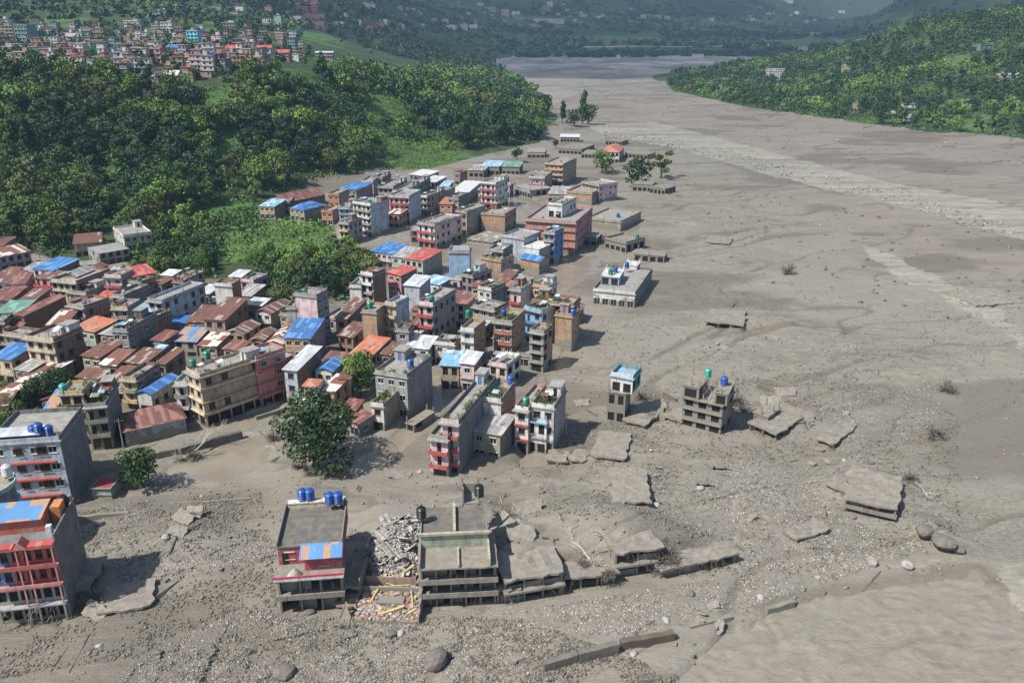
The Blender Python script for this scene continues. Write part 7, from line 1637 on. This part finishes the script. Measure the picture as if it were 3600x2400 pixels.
# power poles among the houses
def pole(px, py, h, label):
    g = gp(px, py, 0); root = thing('utility_pole', (g[0], g[1], T1(g[0], g[1])), 0.3, label, 'utility pole', 'utility poles'); m = flatm('pole_concrete', (.35,.33,.3), .8)
    b = MB(); b.tube((0,0,-.5), (0,0,h), .16, .10, m, 7); b.build('pole', root); b = MB(); b.box(-.9, -.05, h-.7, .9, .05, h-.6, flatm('rusty_steel', (.16,.09,.06))); b.build('crossarm', root)
    b = MB()
    for x in (-.8, -.3, .3, .8): b.lathe([(.05, h-.6), (.06, h-.45), (.03, h-.4)], WM('white'), 6, (x, 0, 0))
    b.build('insulator', root)
for px, py, h, lab in ((1004,585,9,'pole standing in the flood water behind the red roof'),(96,615,10,'wooden pole behind the big bright blue roof'),(150,640,9,'pole beside the narrow white houses above town, left'),(286,1040,8,'leaning pole on the canal bank beside the small tree'),(660,1010,6,'pole in the flood beside the silver fronted house'),(1300,1010,6,'pole beside the white two storey front')): pole(px, py, h, lab)
# ------------------------------------------------------------------ clouds high above, outside the picture: their shadow darkens the far valley
def cloudmat():
    if 'cloud' in MATS: return MATS['cloud']
    m, n, b = newmat('cloud'); b.inputs['Base Color'].default_value = (.85, .86, .88, 1); b.inputs['Roughness'].default_value = 1
    t = n.nodes.new('ShaderNodeBsdfTransparent'); x = n.nodes.new('ShaderNodeMixShader'); P = n.nodes.new('ShaderNodeNewGeometry').outputs['Position']
    n.links.new(mrange(n, noise(n, P, .0022, 3, .6), .38, .58, .35, .8), x.inputs[0]); n.links.new(b.outputs[0], x.inputs[1]); n.links.new(t.outputs[0], x.inputs[2]); n.links.new(x.outputs[0], n.nodes['Material Output'].inputs[0])
    MATS['cloud'] = m; return m
def cloud(cx, cy, rx, ry, seed, label):
    r = np.random.default_rng(seed); k = 2600.; off = np.array([sdir.x, sdir.y])/sdir.z*k; r2 = random.Random(seed); b = MB(); Vs = []; n1, n2 = 48, 20
    th = np.linspace(0, 2*math.pi, n1, endpoint=False); ph = np.linspace(-math.pi/2, math.pi/2, n2); TH_, PH_ = np.meshgrid(th, ph); rad = 1+.17*(fbm(TH_*2.2+9, PH_*2+seed, seed, 4)-.5)*2
    rad[:, -3:] = rad[:, :3].mean()*.5+rad[:, -3:]*.5
    V = np.stack([cx+off[0]+rx*rad*np.cos(PH_)*np.cos(TH_), cy+off[1]+ry*rad*np.cos(PH_)*np.sin(TH_), k+190*np.maximum(np.sin(PH_), -.15)*rad], 2).reshape(-1, 3)
    i2 = np.arange(n1*n2).reshape(n2, n1); F = np.stack([i2[:-1].ravel(), np.roll(i2, -1, 1)[:-1].ravel(), np.roll(i2, -1, 1)[1:].ravel(), i2[1:].ravel()], 1)
    o = link('cloud', npmesh('cloud', V, F, [cloudmat()], smooth=True)); tag(o, None, None, kind='structure')
cloud(700, 3600, 3700, 2100, 3, ''); cloud(4200, 5200, 1500, 1600, 8, '')
# broken timber and rods on the big ruin
ru = next(t for t in THINGS if str(t.get('label', '')).startswith('large mud coated ruin')); rn = random.Random(44); b = MB(); wmz = flatm('bleached_wood', (.5,.46,.4), .8); stl = WM('concrete', True)
bb = [c for c in ru.children if c.name.startswith('wall')][0].bound_box; hw = bb[6][0]; dd_ = bb[6][1]
for k in range(46): strands(b, rn, (rn.uniform(-hw*.5, hw*.5), rn.uniform(.5, dd_*.7), 8.2+rn.random()*2.4), 1, rn.uniform(1, 3.2), wmz if k % 2 else stl, rn.random() < .6, .05)
for k in range(30): strands(b, rn, (hw+rn.uniform(.2, 2.5), rn.uniform(dd_*.5, dd_+2), rn.uniform(2, 9)), 1, rn.uniform(1.5, 3.5), stl, True, .06)
b.build('broken_timber', ru)['kind'] = 'stuff'
# ------------------------------------------------------------------ air
m = bpy.data.materials.new('haze'); m.use_nodes = True; n = m.node_tree; n.nodes.remove(n.nodes['Principled BSDF'])
pv = n.nodes.new('ShaderNodeVolumePrincipled'); pv.inputs['Color'].default_value = (.42, .68, 1.0, 1); pv.inputs['Density'].default_value = HAZE; pv.inputs['Anisotropy'].default_value = 0.0
n.links.new(pv.outputs[0], n.nodes['Material Output'].inputs['Volume'])
try: m.cycles.homogeneous_volume = True
except Exception: pass
b = MB(); b.box(-9600, -400, -8, 9600, 13400, 2300, m); o = b.build('haze'); tag(o, None, None, kind='stuff')
# ------------------------------------------------------------------ labels single each thing out
from collections import defaultdict
bpy.context.view_layer.update(); G = defaultdict(list)
for t in THINGS:
    l = t.get('label')
    if l and t.get('kind') is None and not str(t.get('group', '')).startswith('trees ') and not l.startswith(('tiny house', 'broken plank', 'broken pale', 'tall slim')): G[l].append(t)
ORD = ['leftmost', 'second', 'third', 'fourth', 'fifth', 'sixth', 'seventh', 'eighth', 'ninth', 'tenth', 'eleventh', 'twelfth', 'thirteenth']
LONG = [t for t in THINGS if t.get('label') and len(str(t['label']).split()) > 16]
for t in LONG: t['label'] = ' '.join(str(t['label']).replace(' that ', ' ').replace('just ', '').replace('the hilltop town', 'hilltop town').split()[:16])
for l, ts in G.items():
    if len(ts) < 2: continue
    ts.sort(key=lambda t: proj(t.matrix_world.translation)[0]); n_ = len(ts)
    for i, t in enumerate(ts):
        w_ = 'left one of two' if n_ == 2 and i == 0 else 'right one of two' if n_ == 2 else ('leftmost of %d' % n_ if i == 0 else 'rightmost of %d' % n_ if i == n_-1 else '%s from the left' % ORD[min(i, 12)])
        t['label'] = ' '.join((l+', '+w_).split(' ')[:16])
